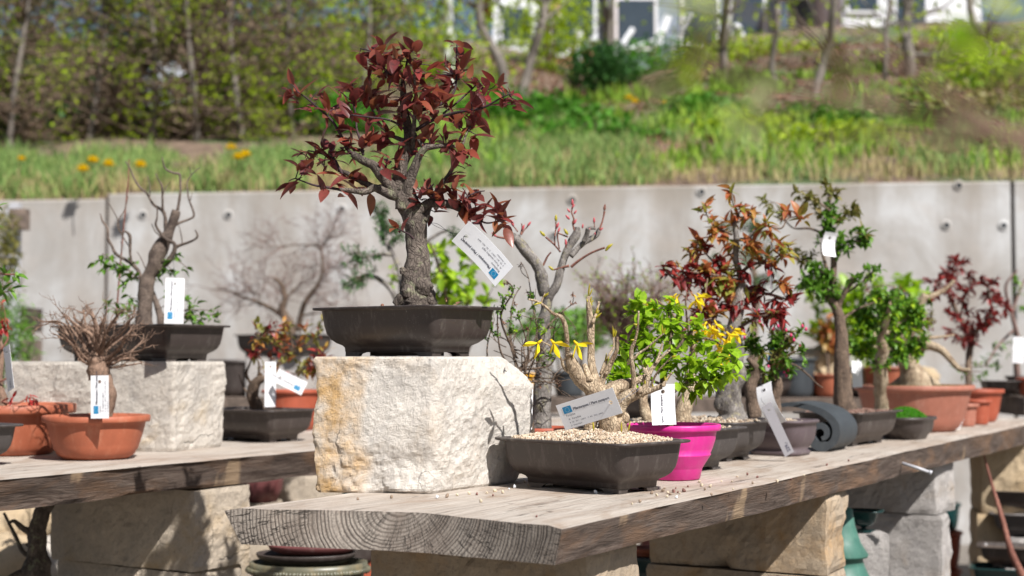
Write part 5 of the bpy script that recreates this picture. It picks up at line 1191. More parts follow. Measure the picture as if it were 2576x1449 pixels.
# potentilla
D = 2.55; p0 = P(1330, 1000, D); po = Plant('potentilla_bush', 'wiry bush with tiny green leaves and dried brown flower heads right of the plum pot', 'shrub', (p0.x, D, TOP + .0008), 51)
round_pot(po.root, (p0.x, D, TOP + .0008), bowl(0.05, 0.060, base=0.7), M['plastic'], 'soil', 0.052)
po.branch([(1330, 1095), (1325, 1040), (1310, 980), (1300, 930)], [14, 13, 12, 11], 0, D, n=14, amp=0.25)
for pts in ([(1300, 940), (1262, 890), (1252, 830), (1252, 770)], [(1305, 940), (1330, 900), (1320, 840), (1300, 790)], [(1300, 930), (1350, 890), (1370, 830), (1420, 780), (1440, 765)], [(1300, 930), (1285, 850), (1290, 760), (1310, 720)], [(1310, 930), (1380, 920), (1400, 890)], [(1300, 950), (1240, 930), (1225, 880), (1240, 810)], [(1310, 960), (1370, 960), (1405, 965)], [(1310, 930), (1350, 840), (1340, 770), (1330, 700)], [(1300, 900), (1260, 800), (1290, 735), (1280, 710)]):
    po.branch(pts, 3.2, 1.2, D, n=7, twig=True)
for i in range(26):
    po.grow(P(po.rng.uniform(1270, 1390), po.rng.uniform(870, 960), D + po.rng.uniform(-.04, .04)), rv(po.rng) + Vector((0, 0, .3)), 0.07, 0.0013, 2, kids=2, wig=0.5)
for x, y in ((190, 330), (250, 320), (400, 330), (350, 430), (180, 450), (260, 440), (290, 570), (320, 480), (130, 430), (500, 580), (490, 510), (110, 540), (410, 420), (420, 490), (250, 270), (140, 600), (530, 760), (500, 800), (270, 560), (240, 500), (420, 320), (200, 380), (80, 480), (540, 740), (460, 770), (470, 550), (60, 620), (300, 600)):
    q = c6(x, y); po.cluster(q[0], q[1], D, 22, 0.0085, 0.004, 'leaf_green' if (x + y) % 3 else 'leaf_lime', spread=1.0, stem=0.0005, rad=0.007, upb=0.2)
for x, y in ((230, 225), (210, 235), (340, 100), (325, 110), (372, 300), (690, 370), (710, 310), (725, 380), (600, 460), (645, 462), (590, 940), (615, 965), (470, 990), (180, 490), (215, 530), (740, 610), (470, 890), (395, 330), (300, 400), (560, 560), (390, 560), (165, 540)):
    q = c6(x, y); po.cluster(q[0], q[1], D, 9, 0.0065, 0.003, 'leaf_dead', spread=1.0, stem=0.0006, rad=0.003, upb=0.3, own='dried_flower')
po.done('bark_brown', 'bark_brown', {'leaf_dead': 'dried_flowers'})

# ================================================================== ORANGE AND WINE LEAVED BONSAI
p0 = (0.3735, 2.89, TOP + .0008); D = 2.88
ob = Plant('photinia_bonsai', 'tall bonsai with orange young leaves above dark wine leaves and a gnarled base', 'bonsai', p0, 61)
rect_pot(ob.root, p0, PR, 0.276, 0.180, 0.0775, M['plastic_grey'], fill=0.95, mound=0.008, ngrav=900, seed=8)
for pts, rr, k in (
    ([(1835, 1062), (1836, 1040), (1832, 1010), (1836, 975), (1850, 940), (1852, 900), (1848, 850), (1850, 800), (1858, 745), (1866, 718)], [44, 33, 34, 32, 24, 20, 18, 17, 15, 12], 0),
    ([(1866, 720), (1862, 690), (1850, 650), (1853, 615), (1852, 592), (1848, 562), (1857, 543), (1845, 510), (1840, 480)], [12, 8, 8, 8, 7, 5, 4, 3, 2], 0.1),
    ([(1850, 600), (1876, 601), (1900, 580), (1930, 568)], [6, 5, 3.5, 2], -0.4), ([(1930, 568), (1965, 574), (1982, 550), (2010, 543)], [2.5, 2.2, 2, 1.5], 0.2),
    ([(1850, 562), (1876, 546), (1894, 530)], [3, 2.5, 1.5], 0.5), ([(1864, 685), (1895, 664), (1934, 661), (1962, 640)], [5, 4, 3, 1.5], -0.3), ([(1866, 690), (1830, 690), (1785, 648), (1765, 625)], [4, 3, 2.4, 1.5], 0.4),
    ([(1858, 705), (1797, 692), (1724, 684), (1694, 698), (1665, 668)], [5, 4, 3, 3, 2], -0.2), ([(1842, 590), (1803, 570), (1778, 540), (1778, 518)], [3.4, 3, 2, 1.2], 0.3), ([(1860, 730), (1936, 740), (1998, 760)], [5, 4, 2], 0.3), ([(1936, 740), (1968, 712)], [3, 1.6], 0.2),
    ([(1850, 850), (1790, 800), (1750, 770)], [5, 4, 2], -0.3), ([(1850, 830), (1900, 800), (1950, 790)], [5, 4, 2], -0.4)):
    ob.branch(pts, rr, 0, D, k=k, n=24 if rr[0] > 20 else 8, sub=6, amp=0.3 if rr[0] > 20 else 0.1, freq=34, twig=rr[0] < 6)
for x, y, n in ((880,130,8),(680,250,8),(640,300,3),(990,250,3),(1060,280,4),(1030,340,4),(730,370,6),(770,430,7),(850,390,8),(720,440,5),(930,320,4),(1170,390,7),(1130,440,7),(1200,480,5),(1330,290,5),(1440,320,7),(1480,370,4),(600,530,5),(560,600,3),(660,560,5),(720,520,4),(820,500,4),(1080,570,8),(1040,600,5),(1100,650,5),(1280,560,8),(1330,580,7),(1360,560,5),(1300,660,6),(1350,660,5),(1130,700,4),(850,650,5),(870,560,4),(900,880,10),(800,860,6),(980,890,6),(860,950,6),(1280,880,5),(1320,900,5),(830,960,4)):
    q = c8(x, y); ob.cluster(q[0], q[1], D, n + 4, 0.029, 0.0125, 'leaf_orange', spread=0.65, curl=0.3, stem=0.0007, upb=0.5)
for x, y, n in ((330,760,5),(380,820,5),(520,680,7),(570,720,7),(590,640,5),(470,830,5),(500,900,5),(560,830,6),(620,780,7),(680,760,7),(700,830,7),(640,860,7),(720,900,8),(760,800,7),(800,720,6),(850,760,6),(650,960,7),(720,1000,8),(790,1040,8),(620,1080,7),(700,1120,7),(780,1130,7),(840,1080,6),(600,1150,5),(1000,960,6),(1060,1000,6),(1120,900,5),(1150,960,5),(1030,1080,6),(1240,1050,6),(1300,1100,6),(1380,980,6),(1420,1030,6),(1180,1120,6),(1250,1170,7),(1310,1200,6),(1090,1150,5),(700,1180,5),(860,850,5),(1000,800,4)):
    q = c8(x, y); ob.cluster(q[0] + ob.rng.uniform(-6, 6), q[1] + ob.rng.uniform(-6, 6), D, n + 6, 0.030, 0.0125, 'leaf_wine' if ob.rng.random() < .72 else 'leaf_orange', spread=0.75, curl=0.3, stem=0.0008, upb=0.2)
for i in range(40): ob.cluster(ob.rng.uniform(1700, 1990), ob.rng.uniform(600, 840), D, 7, 0.024, 0.011, ('leaf_olive', 'leaf_orange', 'leaf_wine')[i % 3], spread=0.8, stem=0.0007)
ob.done('bark_grey', 'bark_brown', {'leaf_orange': 'young_foliage', 'leaf_wine': 'foliage', 'leaf_olive': 'yellow_foliage'})

# crabapple with pink buds
p0 = (0.563, 3.0, TOP + .0008); D = 3.0
ca = Plant('crabapple_bonsai', 'small crabapple bonsai with pink buds in the rounded purple grey pot', 'bonsai', p0, 62)
def octo(r, c_): return rrect(r, r * 0.86, r * c_, 5)
m = MB(); pr = [(.052, .0), (.054, .001), (.056, .008), (.050, .012), (.056, .020), (.064, .035), (.067, .055), (.067, .066), (.072, .067), (.073, .071), (.071, .0735), (.063, .0735), (.060, .06), (.05, .04)]
loft(m, p0, PR, [(octo(a * 1.02, 0.5), z) for a, z in pr], True); m.build('pot', M['plastic_purple'], ca.root)
soil_surface(ca.root, p0, PR, .060, .050, .066, 'soil', .004, .03, 350, 'gravel', 9)
ca.branch([(1953, 1058), (1954, 1030), (1952, 1000), (1956, 965), (1945, 930), (1950, 890), (1975, 850)], [17, 13, 12, 13, 8, 6, 3], 0, D, k=0, n=16, amp=0.2, freq=50)
ca.branch([(1897, 1050), (1893, 1010), (1890, 970), (1905, 930), (1880, 900)], [20, 16, 14, 9, 5], 0, D - 0.03, k=0, n=16, amp=0.25, freq=50)
for pts in ([(1952, 940), (1990, 915), (2030, 940), (2055, 965), (2070, 975)], [(1950, 930), (1915, 890), (1880, 860), (1860, 850)], [(1950, 900), (1990, 860), (2015, 830), (2020, 815)], [(1950, 945), (1900, 930), (1860, 930)], [(1975, 850), (1960, 810), (1930, 790)], [(1945, 920), (1985, 890), (2020, 880)]): ca.branch(pts, 3.5, 1.4, D, n=7, twig=True)
for i in range(70):
    x = ca.rng.gauss(1940, 48); y = ca.rng.gauss(885, 42)
    if y < 800 or y > 975: continue
    ca.cluster(x, y, D, 12, 0.020, 0.0085, 'leaf_green' if i % 3 else 'leaf_olive', spread=0.9, stem=0.0006, rad=0.008)
for x, y in ((1110,1140),(1140,1265),(1115,1225),(1230,1290),(1270,1265),(1300,1280),(1335,1300),(1375,1340),(1400,1380),(1470,1265),(1500,1290),(1450,1430),(990,1360),(960,1400),(1300,1230),(1060,1240)):
    q = c8(x, y); b_ = ca.nearpx(q[0], q[1], D); p = P(q[0], q[1], b_.y - 0.01); tube(ca.tw, [b_, p], [.0005, .0004], 4, 1); ca.bud(p, (0, 0, 1), 0.0085, 0.0034, 'bud_pink')
for x, y in ((1040, 320), (1030, 350), (1340, 240), (1350, 270), (1400, 270), (1420, 320), (1440, 350), (1280, 270), (1360, 250), (1455, 300)):
    q = (1572 + x * .2822, 849 + y * .2822); b_ = ca.nearpx(q[0], q[1], D); p = P(q[0], q[1], b_.y - 0.01); tube(ca.tw, [b_, p], [.0005, .0004], 4, 1); ca.bud(p, (0, 0, 1), 0.007, 0.0030, 'bud_pink')
ca.done('bark_brown', 'bark_brown')
make_tag('white curved tag bending over the rim of the grey pot under the orange bonsai', (1931, 1017), 2.83, (-0.42, 1), L=0.085, W=0.036, bend=-0.016, yaw=R(-38), flag=False, string=((1915, 955, 2.86),))
make_tag('translucent grey tag hanging down over the pot edge onto the front plank', (1957, 1080), 2.79, (-0.55, 1), L=0.112, W=0.022, mat='card_grey', yaw=R(25), tilt=R(-8), flag=False, lines=[('239,-', 0.010, 0.006, 0.016, 0.02)], string=((1915, 1000, 2.82),))
make_tag('small blue tag hanging among the pink buds', (1945, 885), 3.0, (0.2, 1), L=0.052, W=0.018, mat='blue_tag', flag=False, yaw=R(10), string=((1950, 850, 3.0),))
make_tag('narrow grey tag seen edge on inside the orange leaves', (1940, 668), 2.86, (0.02, 1), L=0.095, W=0.02, mat='card_grey', flag=False, yaw=R(66), string=((1940, 608, 2.88),))

# coiled slate scroll
m = MB(); prof = []
cx_, cz_ = 2076, 1086
base = PZ(2092, 1137, TOP); Ds = 3.06
def SP(x, y):   # in the plane facing the aisle
    p = P(x, y, Ds); q = base.copy(); s_ = (p.x - base.x); return Vector((base.x + s_ * 0.966, base.y - s_ * 0.26, p.z))
line = [(1958, 1030), (1990, 1025), (2025, 1029), (2058, 1038), (2085, 1052), (2104, 1074), (2108, 1098), (2100, 1120), (2082, 1131), (2062, 1130), (2048, 1116), (2045, 1098), (2055, 1082), (2072, 1079), (2084, 1090), (2083, 1106), (2072, 1112)]
th = [9, 12, 15, 18, 20, 21, 21, 21, 20, 18, 16, 14, 13, 12, 11, 10, 8]
pts_, ths = catmull([Vector((a, b, 0)) for a, b in line], th, 5)
outer = []; inner = []
for i, p in enumerate(pts_):
    t_ = (pts_[min(i + 1, len(pts_) - 1)] - pts_[max(0, i - 1)]).normalized(); nrm = Vector((t_.y, -t_.x, 0)); outer.append(p + nrm * ths[i] * (0.44 if i < 40 else 0.62)); inner.append(p - nrm * ths[i] * (0.46 if i < 40 else 0.66))
n = len(pts_); dv = Vector((0.5, 0.866, 0)) * 0.13
fr = [SP(p.x, p.y) for p in outer] + [SP(p.x, p.y) for p in inner]
zmin = min(p.z for p in fr); 
for p in fr: p.z += TOP + 0.001 - zmin
allv = fr + [p + dv for p in fr]; fs = []
for i in range(n - 1):
    fs += [(i, i + 1, n + i + 1, n + i), (2 * n + i, 3 * n + i, 3 * n + i + 1, 2 * n + i + 1), (i, 2 * n + i, 2 * n + i + 1, i + 1), (n + i, n + i + 1, 3 * n + i + 1, 3 * n + i)]
fs += [(0, n, 3 * n, 2 * n), (n - 1, 3 * n - 1, 4 * n - 1, 2 * n - 1)]
m.add(allv, fs); o = m.build('slate_scroll', M['slate'], smooth=False); tag(o, 'slate grey curled scroll shaped planter slab between the purple grey pot and the dark pot', 'planter')

# ================================================================== TALL LEANING BONSAI (dark pot)
LR = math.atan2(0.82, 0.57); p0 = (0.794, 3.365, TOP + .0008); D = 3.36
tb = Plant('elm_bonsai', 'tall green bonsai with a dark leaning trunk in a dark plastic pot', 'bonsai', p0, 71)
rect_pot(tb.root, p0, LR, 0.276, 0.180, 0.0775, M['plastic'], fill=0.94, mound=0.006, ngrav=700, gmat='gravel_red', seed=9)
T9 = .3038
for pts, rr, k in (
    ([(2128, 1040), (2122, 1000), (2118, 920), (2117, 860), (2112, 800), (2098, 765), (2082, 742)], [34, 24, 20, 17, 14, 12, 10], 0),
    ([(2084, 745), (2092, 722), (2094, 698), (2098, 660), (2090, 615), (2083, 585), (2081, 546), (2088, 512), (2084, 476)], [12, 11, 10, 8, 7, 5, 4, 3, 1.6], 0.1),
    ([(2094, 720), (2070, 640), (2072, 600), (2085, 575)], [5, 4, 3, 2], 0.2), ([(2100, 790), (2125, 735), (2150, 695)], [8, 7, 5], -0.2), ([(2096, 600), (2040, 575), (1990, 570), (1950, 510)], [4, 3, 2, 1], 0.4), ([(2096, 640), (2130, 610), (2165, 605), (2180, 595)], [4, 3, 2, 1], -0.2), ([(2090, 560), (2130, 540), (2160, 520)], [3, 2, 1], 0.3),
    ([(2082, 750), (2050, 715), (2020, 700)], [5, 3, 2], -0.3), ([(2088, 530), (2050, 500), (2030, 480)], [3, 2, 1], 0.3), ([(2088, 700), (2040, 660), (2010, 650)], [3, 2, 1], 0.5), ([(2112, 810), (2150, 780), (2200, 760)], [5, 3, 2], 0.3), ([(2125, 740), (2180, 700), (2205, 670)], [3, 2, 1], -0.3)):
    tb.branch(pts, rr, 0, D, k=k, n=18 if rr[0] > 15 else 8, sub=6, amp=0.14, freq=40, twig=rr[0] < 6)
for x, y in ((400,800),(300,830),(220,830),(340,760),(380,880),(320,930),(300,880),(440,960),(380,980),(450,820),(250,770),(500,960),(640,850),(700,830),(760,780),(840,750),(440,320),(480,270),(500,240),(430,400),(370,540),(400,430),(560,540),(600,560),(640,500),(700,430),(770,490),(740,550),(780,520),(480,450),(560,480),(540,600),(520,400),(350,900),(280,780),(340,820),(420,900),(460,1010),(390,840),(230,880),(520,880),(330,990)):
    q = c9(x, y); tb.cluster(q[0], q[1], D, 22, 0.022, 0.0105, 'leaf_green', spread=1.0, stem=0.0007, rad=0.018)
for x, y in ((180,120),(260,180),(310,170),(340,230),(300,160),(500,120),(550,120),(440,130),(420,60),(580,260),(670,260),(680,290),(640,320),(200,620),(240,640),(320,650),(230,740),(720,430),(490,350),(560,380),(350,310),(20,300),(60,320),(-60,260),(-100,200)):
    q = c9(x, y); tb.cluster(q[0], q[1], D, 15, 0.022, 0.010, 'leaf_olive', spread=0.8, stem=0.0007, rad=0.012, upb=0.7)
tb.done('bark_brown', 'bark_brown', {'leaf_olive': 'young_foliage'})
make_tag('bright white tag caught high in the tall leaning green bonsai', (2084, 615), 3.30, (0.1, 1), L=0.055, W=0.034, bend=0.010, yaw=R(20), flag=False, string=((2090, 580, 3.34),))

# mossy pot with small tree
p0 = (0.985, 3.575, TOP + .0008); D = 3.58
mt = Plant('elm_bonsai', 'bushy green bonsai with a pale knotted trunk in the low oval pot with bright moss', 'bonsai', p0, 72)
m = MB(); pr = [(.060, 0), (.062, .004), (.066, .010), (.078, .020), (.082, .035), (.083, .046), (.090, .047), (.092, .051), (.090, .055), (.080, .055), (.078, .04)]
loft(m, p0, LR, [([(x * 1.0, y) for x, y in rrect(a, a * .72, a * .60, 8)], z) for a, z in pr], True); m.build('pot', M['plastic'], mt.root)
soil_surface(mt.root, p0, LR, .078, .055, .048, 'soil', .012, .045, 0, 'gravel', 3)
mo = MB(); rg = random.Random(4)
for i in range(4200):
    a = rg.uniform(0, 6.28); r_ = rg.random() ** .5; x, y = .072 * r_ * math.cos(a), .05 * r_ * math.sin(a); h = .050 + .026 * (1 - r_ * r_)
    ca_, sa_ = math.cos(LR), math.sin(LR); leaf(mo, Vector((p0[0] + ca_ * x - sa_ * y, p0[1] + sa_ * x + ca_ * y, TOP + h)), rv(rg) + Vector((0, 0, .8)), rv(rg), .006, .0025, .2, .1, 2)
mo.build('moss', M['moss'], mt.root, kind='stuff')
for pts, rr in (([(2218, 1045), (2217, 1020), (2213, 985), (2218, 950), (2213, 915), (2222, 885), (2216, 850), (2232, 800), (2240, 760)], [22, 17, 15, 18, 14, 15, 9, 7, 4]), ([(2216, 860), (2180, 820), (2150, 780)], [7, 5, 2]), ([(2225, 840), (2270, 810), (2310, 790)], [7, 5, 2]), ([(2222, 880), (2270, 880), (2310, 890)], [6, 4, 2]), ([(2216, 870), (2170, 880), (2130, 895)], [6, 4, 2]), ([(2232, 800), (2200, 750), (2185, 730)], [4, 3, 2])):
    mt.branch(pts, rr, 0, D, n=16, sub=6, amp=0.25 if rr[0] > 15 else .1, freq=45)
for i in range(190):
    a = mt.rng.uniform(0, 6.28); r_ = mt.rng.random() ** .5; x, y = 2232 + 98 * r_ * math.cos(a), 825 + 95 * r_ * math.sin(a)
    mt.cluster(x, y, D, 17, 0.019, 0.0095, 'leaf_green' if i % 4 else 'leaf_lime', spread=1.0, stem=0.0006, rad=0.014)
mt.done('bark_cream', 'bark_brown')

# big pale terracotta bowl
p0 = (1.118, 3.965, TOP + .0008); D = 3.96
kb = Plant('hornbeam_bonsai', 'broad based bonsai with dark purple shoots in the largest pale terracotta bowl', 'bonsai', p0, 73)
round_pot(kb.root, p0, bowl(0.163, 0.126, rim=0.010, rimh=0.016, base=0.66, belly=0.55, grooves=1), M['terracotta_pale'], 'soil', 0.112, n=64, mound=.008)
mo = MB()
for i in range(2500):
    a = rg.uniform(0, 6.28); r_ = rg.random() ** .5 * .145; leaf(mo, Vector((p0[0] + r_ * math.cos(a), p0[1] + r_ * math.sin(a), TOP + .118)), rv(rg) + Vector((0, 0, .8)), rv(rg), .011, .003, .2, .1, 2)
mo.build('moss', M['leaf_olive'], kb.root, kind='stuff')
for pts, rr in (([(2300, 985), (2298, 955), (2290, 925), (2278, 895), (2270, 860), (2290, 810), (2310, 770), (2330, 740)], [60, 38, 27, 24, 20, 17, 13, 9]), ([(2295, 950), (2330, 958), (2362, 972)], [26, 16, 9]), ([(2290, 950), (2262, 962), (2240, 975)], [22, 13, 8]), ([(2320, 755), (2345, 745), (2380, 725), (2400, 705)], [9, 8, 6, 4]),
                ([(2275, 880), (2330, 868), (2368, 880), (2392, 905), (2415, 928), (2440, 930)], [14, 12, 10, 8, 6, 4]), ([(2310, 850), (2360, 848), (2400, 842)], [6, 4, 2]), ([(2275, 860), (2240, 830), (2220, 800)], [7, 5, 2]), ([(2295, 810), (2265, 760), (2250, 720)], [6, 4, 2]), ([(2290, 850), (2315, 810), (2340, 800)], [6, 4, 2])):
    kb.branch(pts, rr, 0, D, n=20 if rr[0] > 20 else 9, sub=6, amp=0.2 if rr[0] > 20 else .1, freq=30)
for i in range(60):
    x, y = kb.rng.uniform(2225, 2345), kb.rng.uniform(720, 870); kb.cluster(x, y, D, 20, 0.018, 0.008, ('leaf_green', 'leaf_wine', 'leaf_olive')[i % 3], spread=0.9, stem=0.0012, rad=0.012)
for x, y in ((975, 900), (1060, 905), (985, 950), (1050, 960), (760, 900), (900, 1000), (1150, 1080), (1310, 1200)):
    q = c9(x, y); kb.cluster(q[0], q[1] + 12, D, 12, 0.016, 0.005, 'leaf_wine', spread=0.35, stem=0.0014, rad=0.016, upb=2.0)
kb.done('bark_cream', 'bark_brown', {'leaf_wine': 'purple_shoots', 'leaf_olive': 'young_foliage'})

# red leaved bonsai at the right
p0 = (P(2455, 980, 4.50).x, 4.50, TOP + .0008); D = 4.5
rb = Plant('plum_bonsai', 'wine red leaved bonsai with open crown at the right, in a red terracotta pot', 'bonsai', p0, 74)
round_pot(rb.root, p0, bowl(0.086, 0.102, rim=0.008, rimh=0.014, base=0.66, belly=0.6, grooves=1), M['terracotta_dark'], 'soil', 0.09, n=48)
for pts, rr in (([(1620, 1800), (1610, 1600), (1620, 1450), (1640, 1330), (1540, 1190), (1480, 1060), (1440, 940), (1500, 800), (1530, 720)], [34, 28, 28, 26, 20, 20, 15, 8, 4]), ([(1650, 1310), (1760, 1220), (1800, 1100), (1770, 950), (1800, 880)], [18, 14, 11, 8, 4]), ([(1540, 1190), (1580, 1000), (1640, 880)], [9, 6, 4]), ([(1440, 940), (1380, 900), (1290, 880)], [8, 6, 4]), ([(1640, 1320), (1560, 1330), (1450, 1290)], [10, 7, 4]), ([(1790, 1120), (1870, 1080), (1920, 1090)], [6, 4, 3])):
    rb.branch(mp(c9, pts), [r * T9 for r in rr], 0, D, n=12, sub=6, amp=0.15, freq=40)
for x, y in ((1500,700),(1460,720),(1590,730),(1400,800),(1470,780),(1550,790),(1620,810),(1440,860),(1500,860),(1280,870),(1360,880),(1660,880),(1720,880),(1780,870),(1830,870),(1560,1040),(1590,970),(1480,990),(1640,940),(1450,930),(1740,1000),(1850,970),(1860,1020),(1740,1130),(1800,1120),(1860,1160),(1440,1150),(1500,1170),(1680,1180),(1600,1230),(1550,1250),(1650,1250),(1720,1250),(1780,1200),(1600,1330),(1500,1340),(1680,1330),(1450,1280),(1560,1390),(1640,1390),(1920,1100),(1340,990),(1400,950),(1530,930),(1620,1130),(1820,1220)):
    q = c9(x, y); rb.cluster(q[0], q[1], D, 15, 0.028, 0.014, 'leaf_wine', spread=0.85, stem=0.001, rad=0.012)
for x, y in ((2440, 925), (2470, 915), (2500, 925), (2480, 940), (2450, 945), (2420, 930), (2400, 920)): rb.cluster(x, y, D - .05, 14, 0.02, 0.006, 'leaf_green', spread=0.9, stem=0.0012, rad=0.016)
rb.done('bark_brown', 'bark_brown', {'leaf_green': 'green_sprigs'})
for i, (px, d_, r_, lab, z_) in enumerate(((2424, 4.20, 0.050, 'small terracotta pot half hidden by the largest bowl, left one of two', 0.066), (2458, 4.32, 0.050, 'small terracotta pot beside the largest bowl, right one of two', 0.074))):
    q = P(px, 1050, d_); t = thing('flower_pot', lab, 'flower pot', (q.x, d_, TOP + .0008), 'small terracotta pots'); round_pot(t, (q.x, d_, TOP + .0008), bowl(r_ * .9, z_, base=.68, belly=.6, grooves=1), M['terracotta_dark' if i else 'terracotta_pale'], 'soil', z_ - .01)
q = PZ(2388, 1080, TOP + 0.002)
m = MB(); a = Vector((0.035, 0.02, 0)); m.add([q - a, q + a, q + a * 1.15 + Vector((0.006, -.01, 0.030)), q - a * .9 + Vector((0, -.012, 0.006))], [(0, 1, 2, 3)]); m.add([q - a + Vector((0, .02, .001)), q + a + Vector((0, .02, .001)), q + a, q - a], [(0, 1, 2, 3)])
o = m.build('plant_tag', M['card'], smooth=False); sd = o.modifiers.new('thickness', 'SOLIDIFY'); sd.thickness = .0005; tag(o, 'folded white tag fallen on the plank beside the largest terracotta bowl', 'plant tag', 'plant passport tags')

# peg in the plank edge
pg = bp(1.585, 0.004, TOP - 0.026); m = MB(); tube(m, [pg, pg - V * 0.024 + Vector((0.010, 0, -.010)), pg - V * 0.040 + Vector((0.018, 0, -.018))], [.0035, .0036, .0036], 8, 1); m.build
t = thing('screw', 'pale metal screw sticking out of the front plank edge on the right', 'screw', pg); m.build('shank', M['post'], t); m = MB(); e = pg - V * 0.040 + Vector((0.018, 0, -.018)); tube(m, [e, e - V * .004 + Vector((.002, 0, -.002))], [.0052, .0050], 10, 1); m.build('head', M['post'], t)

# loose pebbles on the plank
def top_pt(x, y): return PZ(x, y, TOP + 0.001)
r = random.Random(77)
spots = [(1100, 1252), (1125, 1250), (1200, 1244), (1225, 1241), (1245, 1236), (1280, 1231), (1295, 1226), (900, 1256), (985, 1252), (1640, 1241), (1652, 1246), (1667, 1236), (1672, 1229), (1680, 1240), (1686, 1244), (1695, 1238), (1648, 1229), (1700, 1229), (1710, 1242), (1678, 1250), (1702, 1251), (1705, 1239), (1720, 1236), (1731, 1224), (1773, 1232), (1787, 1225), (1765, 1222), (1815, 1211), (1841, 1212), (1844, 1231), (1760, 1213), (1893, 1216), (1905, 1201), (1955, 1212), (1990, 1207), (2023, 1196), (1855, 1200), (1880, 1194), (1320, 1213), (1340, 1215), (1265, 1240), (1240, 1247), (1180, 1243), (1150, 1246), (1330, 1222), (1610, 1262), (1590, 1268), (1498, 1240), (1350, 1300), (1210, 1262), (2135, 1160), (2080, 1170), (1790, 1245), (1630, 1222)]
gmats = [plain('pebble_cream', (0.62, 0.52, 0.38), .85, 0, .2, 300), plain('pebble_red', (0.24, 0.12, 0.10), .85, 0, .2, 300), plain('pebble_white', (0.75, 0.76, 0.78), .8, 0, .1, 300), plain('pebble_brown', (0.30, 0.22, 0.16), .85, 0, .2, 300)]
for i, (x, y) in enumerate(spots):
    p = top_pt(x, y); m = MB(); rr = r.choice((.0022, .0028, .0034, .004)); blob(m, (p.x, p.y, p.z + rr * .45), rr, r, (1, .8, .7)); o = m.build('pebble', gmats[r.choice((0, 0, 0, 1, 2, 3, 3))], smooth=False)
    tag(o, 'tiny loose pebble of pot gravel spilled on the front plank', 'pebble', 'pebbles spilled on the front plank')

# ================================================================== LEFT BENCH
PL = R(-30.5); ztl = EYE - 0.012
p0 = (-0.845, 3.235, ztl); D = 3.22
hb = Plant('hornbeam_bonsai', 'old leafless hornbeam bonsai in a long plastic pot on the wide pale block', 'bonsai', p0, 81)
rect_pot(hb.root, p0, PL, 0.375, 0.215, 0.081, M['plastic'], fill=0.9, mound=0.01, seed=4)
T1 = .3038
for pts, rr, k in (
    ([(1190, 1520), (1190, 1430), (1195, 1330), (1200, 1240), (1212, 1130), (1238, 1040), (1270, 980), (1290, 930), (1305, 860), (1340, 790), (1380, 720), (1410, 650), (1440, 570), (1462, 500)], [88, 72, 66, 64, 68, 62, 66, 74, 76, 68, 54, 42, 38, 36], 0),
    ([(1320, 1500), (1330, 1400), (1300, 1280), (1260, 1180)], [50, 44, 40, 40], 0.3),
    ([(1470, 500), (1482, 430), (1492, 350), (1494, 260), (1485, 200), (1440, 190), (1375, 160), (1352, 110), (1343, 55)], [22, 18, 16, 16, 17, 14, 13, 9, 5], -0.1),
    ([(1370, 740), (1372, 640), (1368, 560), (1345, 500), (1280, 460), (1250, 420), (1215, 360), (1150, 300), (1110, 235), (1075, 150), (1040, 95)], [32, 28, 25, 23, 20, 16, 15, 15, 12, 9, 10], 0.15),
    ([(1348, 500), (1345, 400), (1340, 300), (1310, 240), (1288, 195)], [16, 14, 13, 10, 7], -0.3), ([(1350, 370), (1375, 310), (1412, 262)], [8, 7, 5], 0.2), ([(1240, 380), (1242, 300), (1222, 215)], [9, 8, 5], 0.3),
    ([(1430, 640), (1480, 605), (1560, 575), (1605, 545), (1592, 480), (1565, 410), (1552, 330), (1552, 260), (1590, 200), (1655, 145)], [20, 17, 15, 15, 13, 12, 10, 9, 8, 7], 0.25), ([(1582, 205), (1570, 130)], [6, 4], 0.1), ([(1575, 420), (1592, 350)], [6, 4], 0.1),
    ([(1440, 860), (1450, 810), (1500, 785), (1560, 765), (1620, 735), (1635, 705), (1615, 660)], [28, 24, 20, 17, 14, 13, 7], -0.3), ([(1510, 780), (1500, 700), (1480, 620)], [9, 7, 4], -0.3),
    ([(1290, 1000), (1350, 960), (1410, 900), (1445, 830), (1440, 770), (1380, 740), (1330, 690), (1290, 620), (1300, 560), (1300, 480), (1270, 440)], [52, 48, 38, 28, 24, 22, 18, 15, 10, 9, 6], -0.2), ([(1350, 730), (1290, 680), (1255, 610)], [10, 8, 5], -0.3),
    ([(1180, 1100), (1150, 1010), (1100, 950), (1040, 910), (960, 860), (925, 790), (895, 730), (890, 650), (850, 590), (830, 525)], [30, 26, 24, 23, 20, 17, 18, 18, 12, 6], 0.2),
    ([(1090, 940), (1078, 860), (1078, 780), (1075, 710), (1040, 675), (1000, 680), (975, 580), (930, 490), (888, 425)], [18, 17, 20, 22, 14, 8, 7, 6, 5], -0.2), ([(1070, 800), (1020, 720), (975, 640), (985, 570), (1030, 500), (1062, 380)], [9, 8, 8, 8, 8, 5], 0.2), ([(1000, 860), (1010, 800), (1000, 760)], [6, 5, 4], 0),
    ([(1165, 1080), (1060, 990), (950, 920), (850, 858)], [14, 10, 7, 5], 0.2), ([(1205, 980), (1170, 900), (1135, 840)], [8, 6, 4], 0), ([(1420, 780), (1425, 720), (1430, 680)], [9, 8, 6], 0)):
    hb.branch(mp(c1, pts), [r * T1 * (0.92 if rr[0] > 80 else 0.62) for r in rr], 0, D, k=k, n=22 if rr[0] > 35 else 9, sub=6, amp=0.2 if rr[0] > 35 else 0.16, freq=34 if rr[0] > 35 else 70, twig=False)
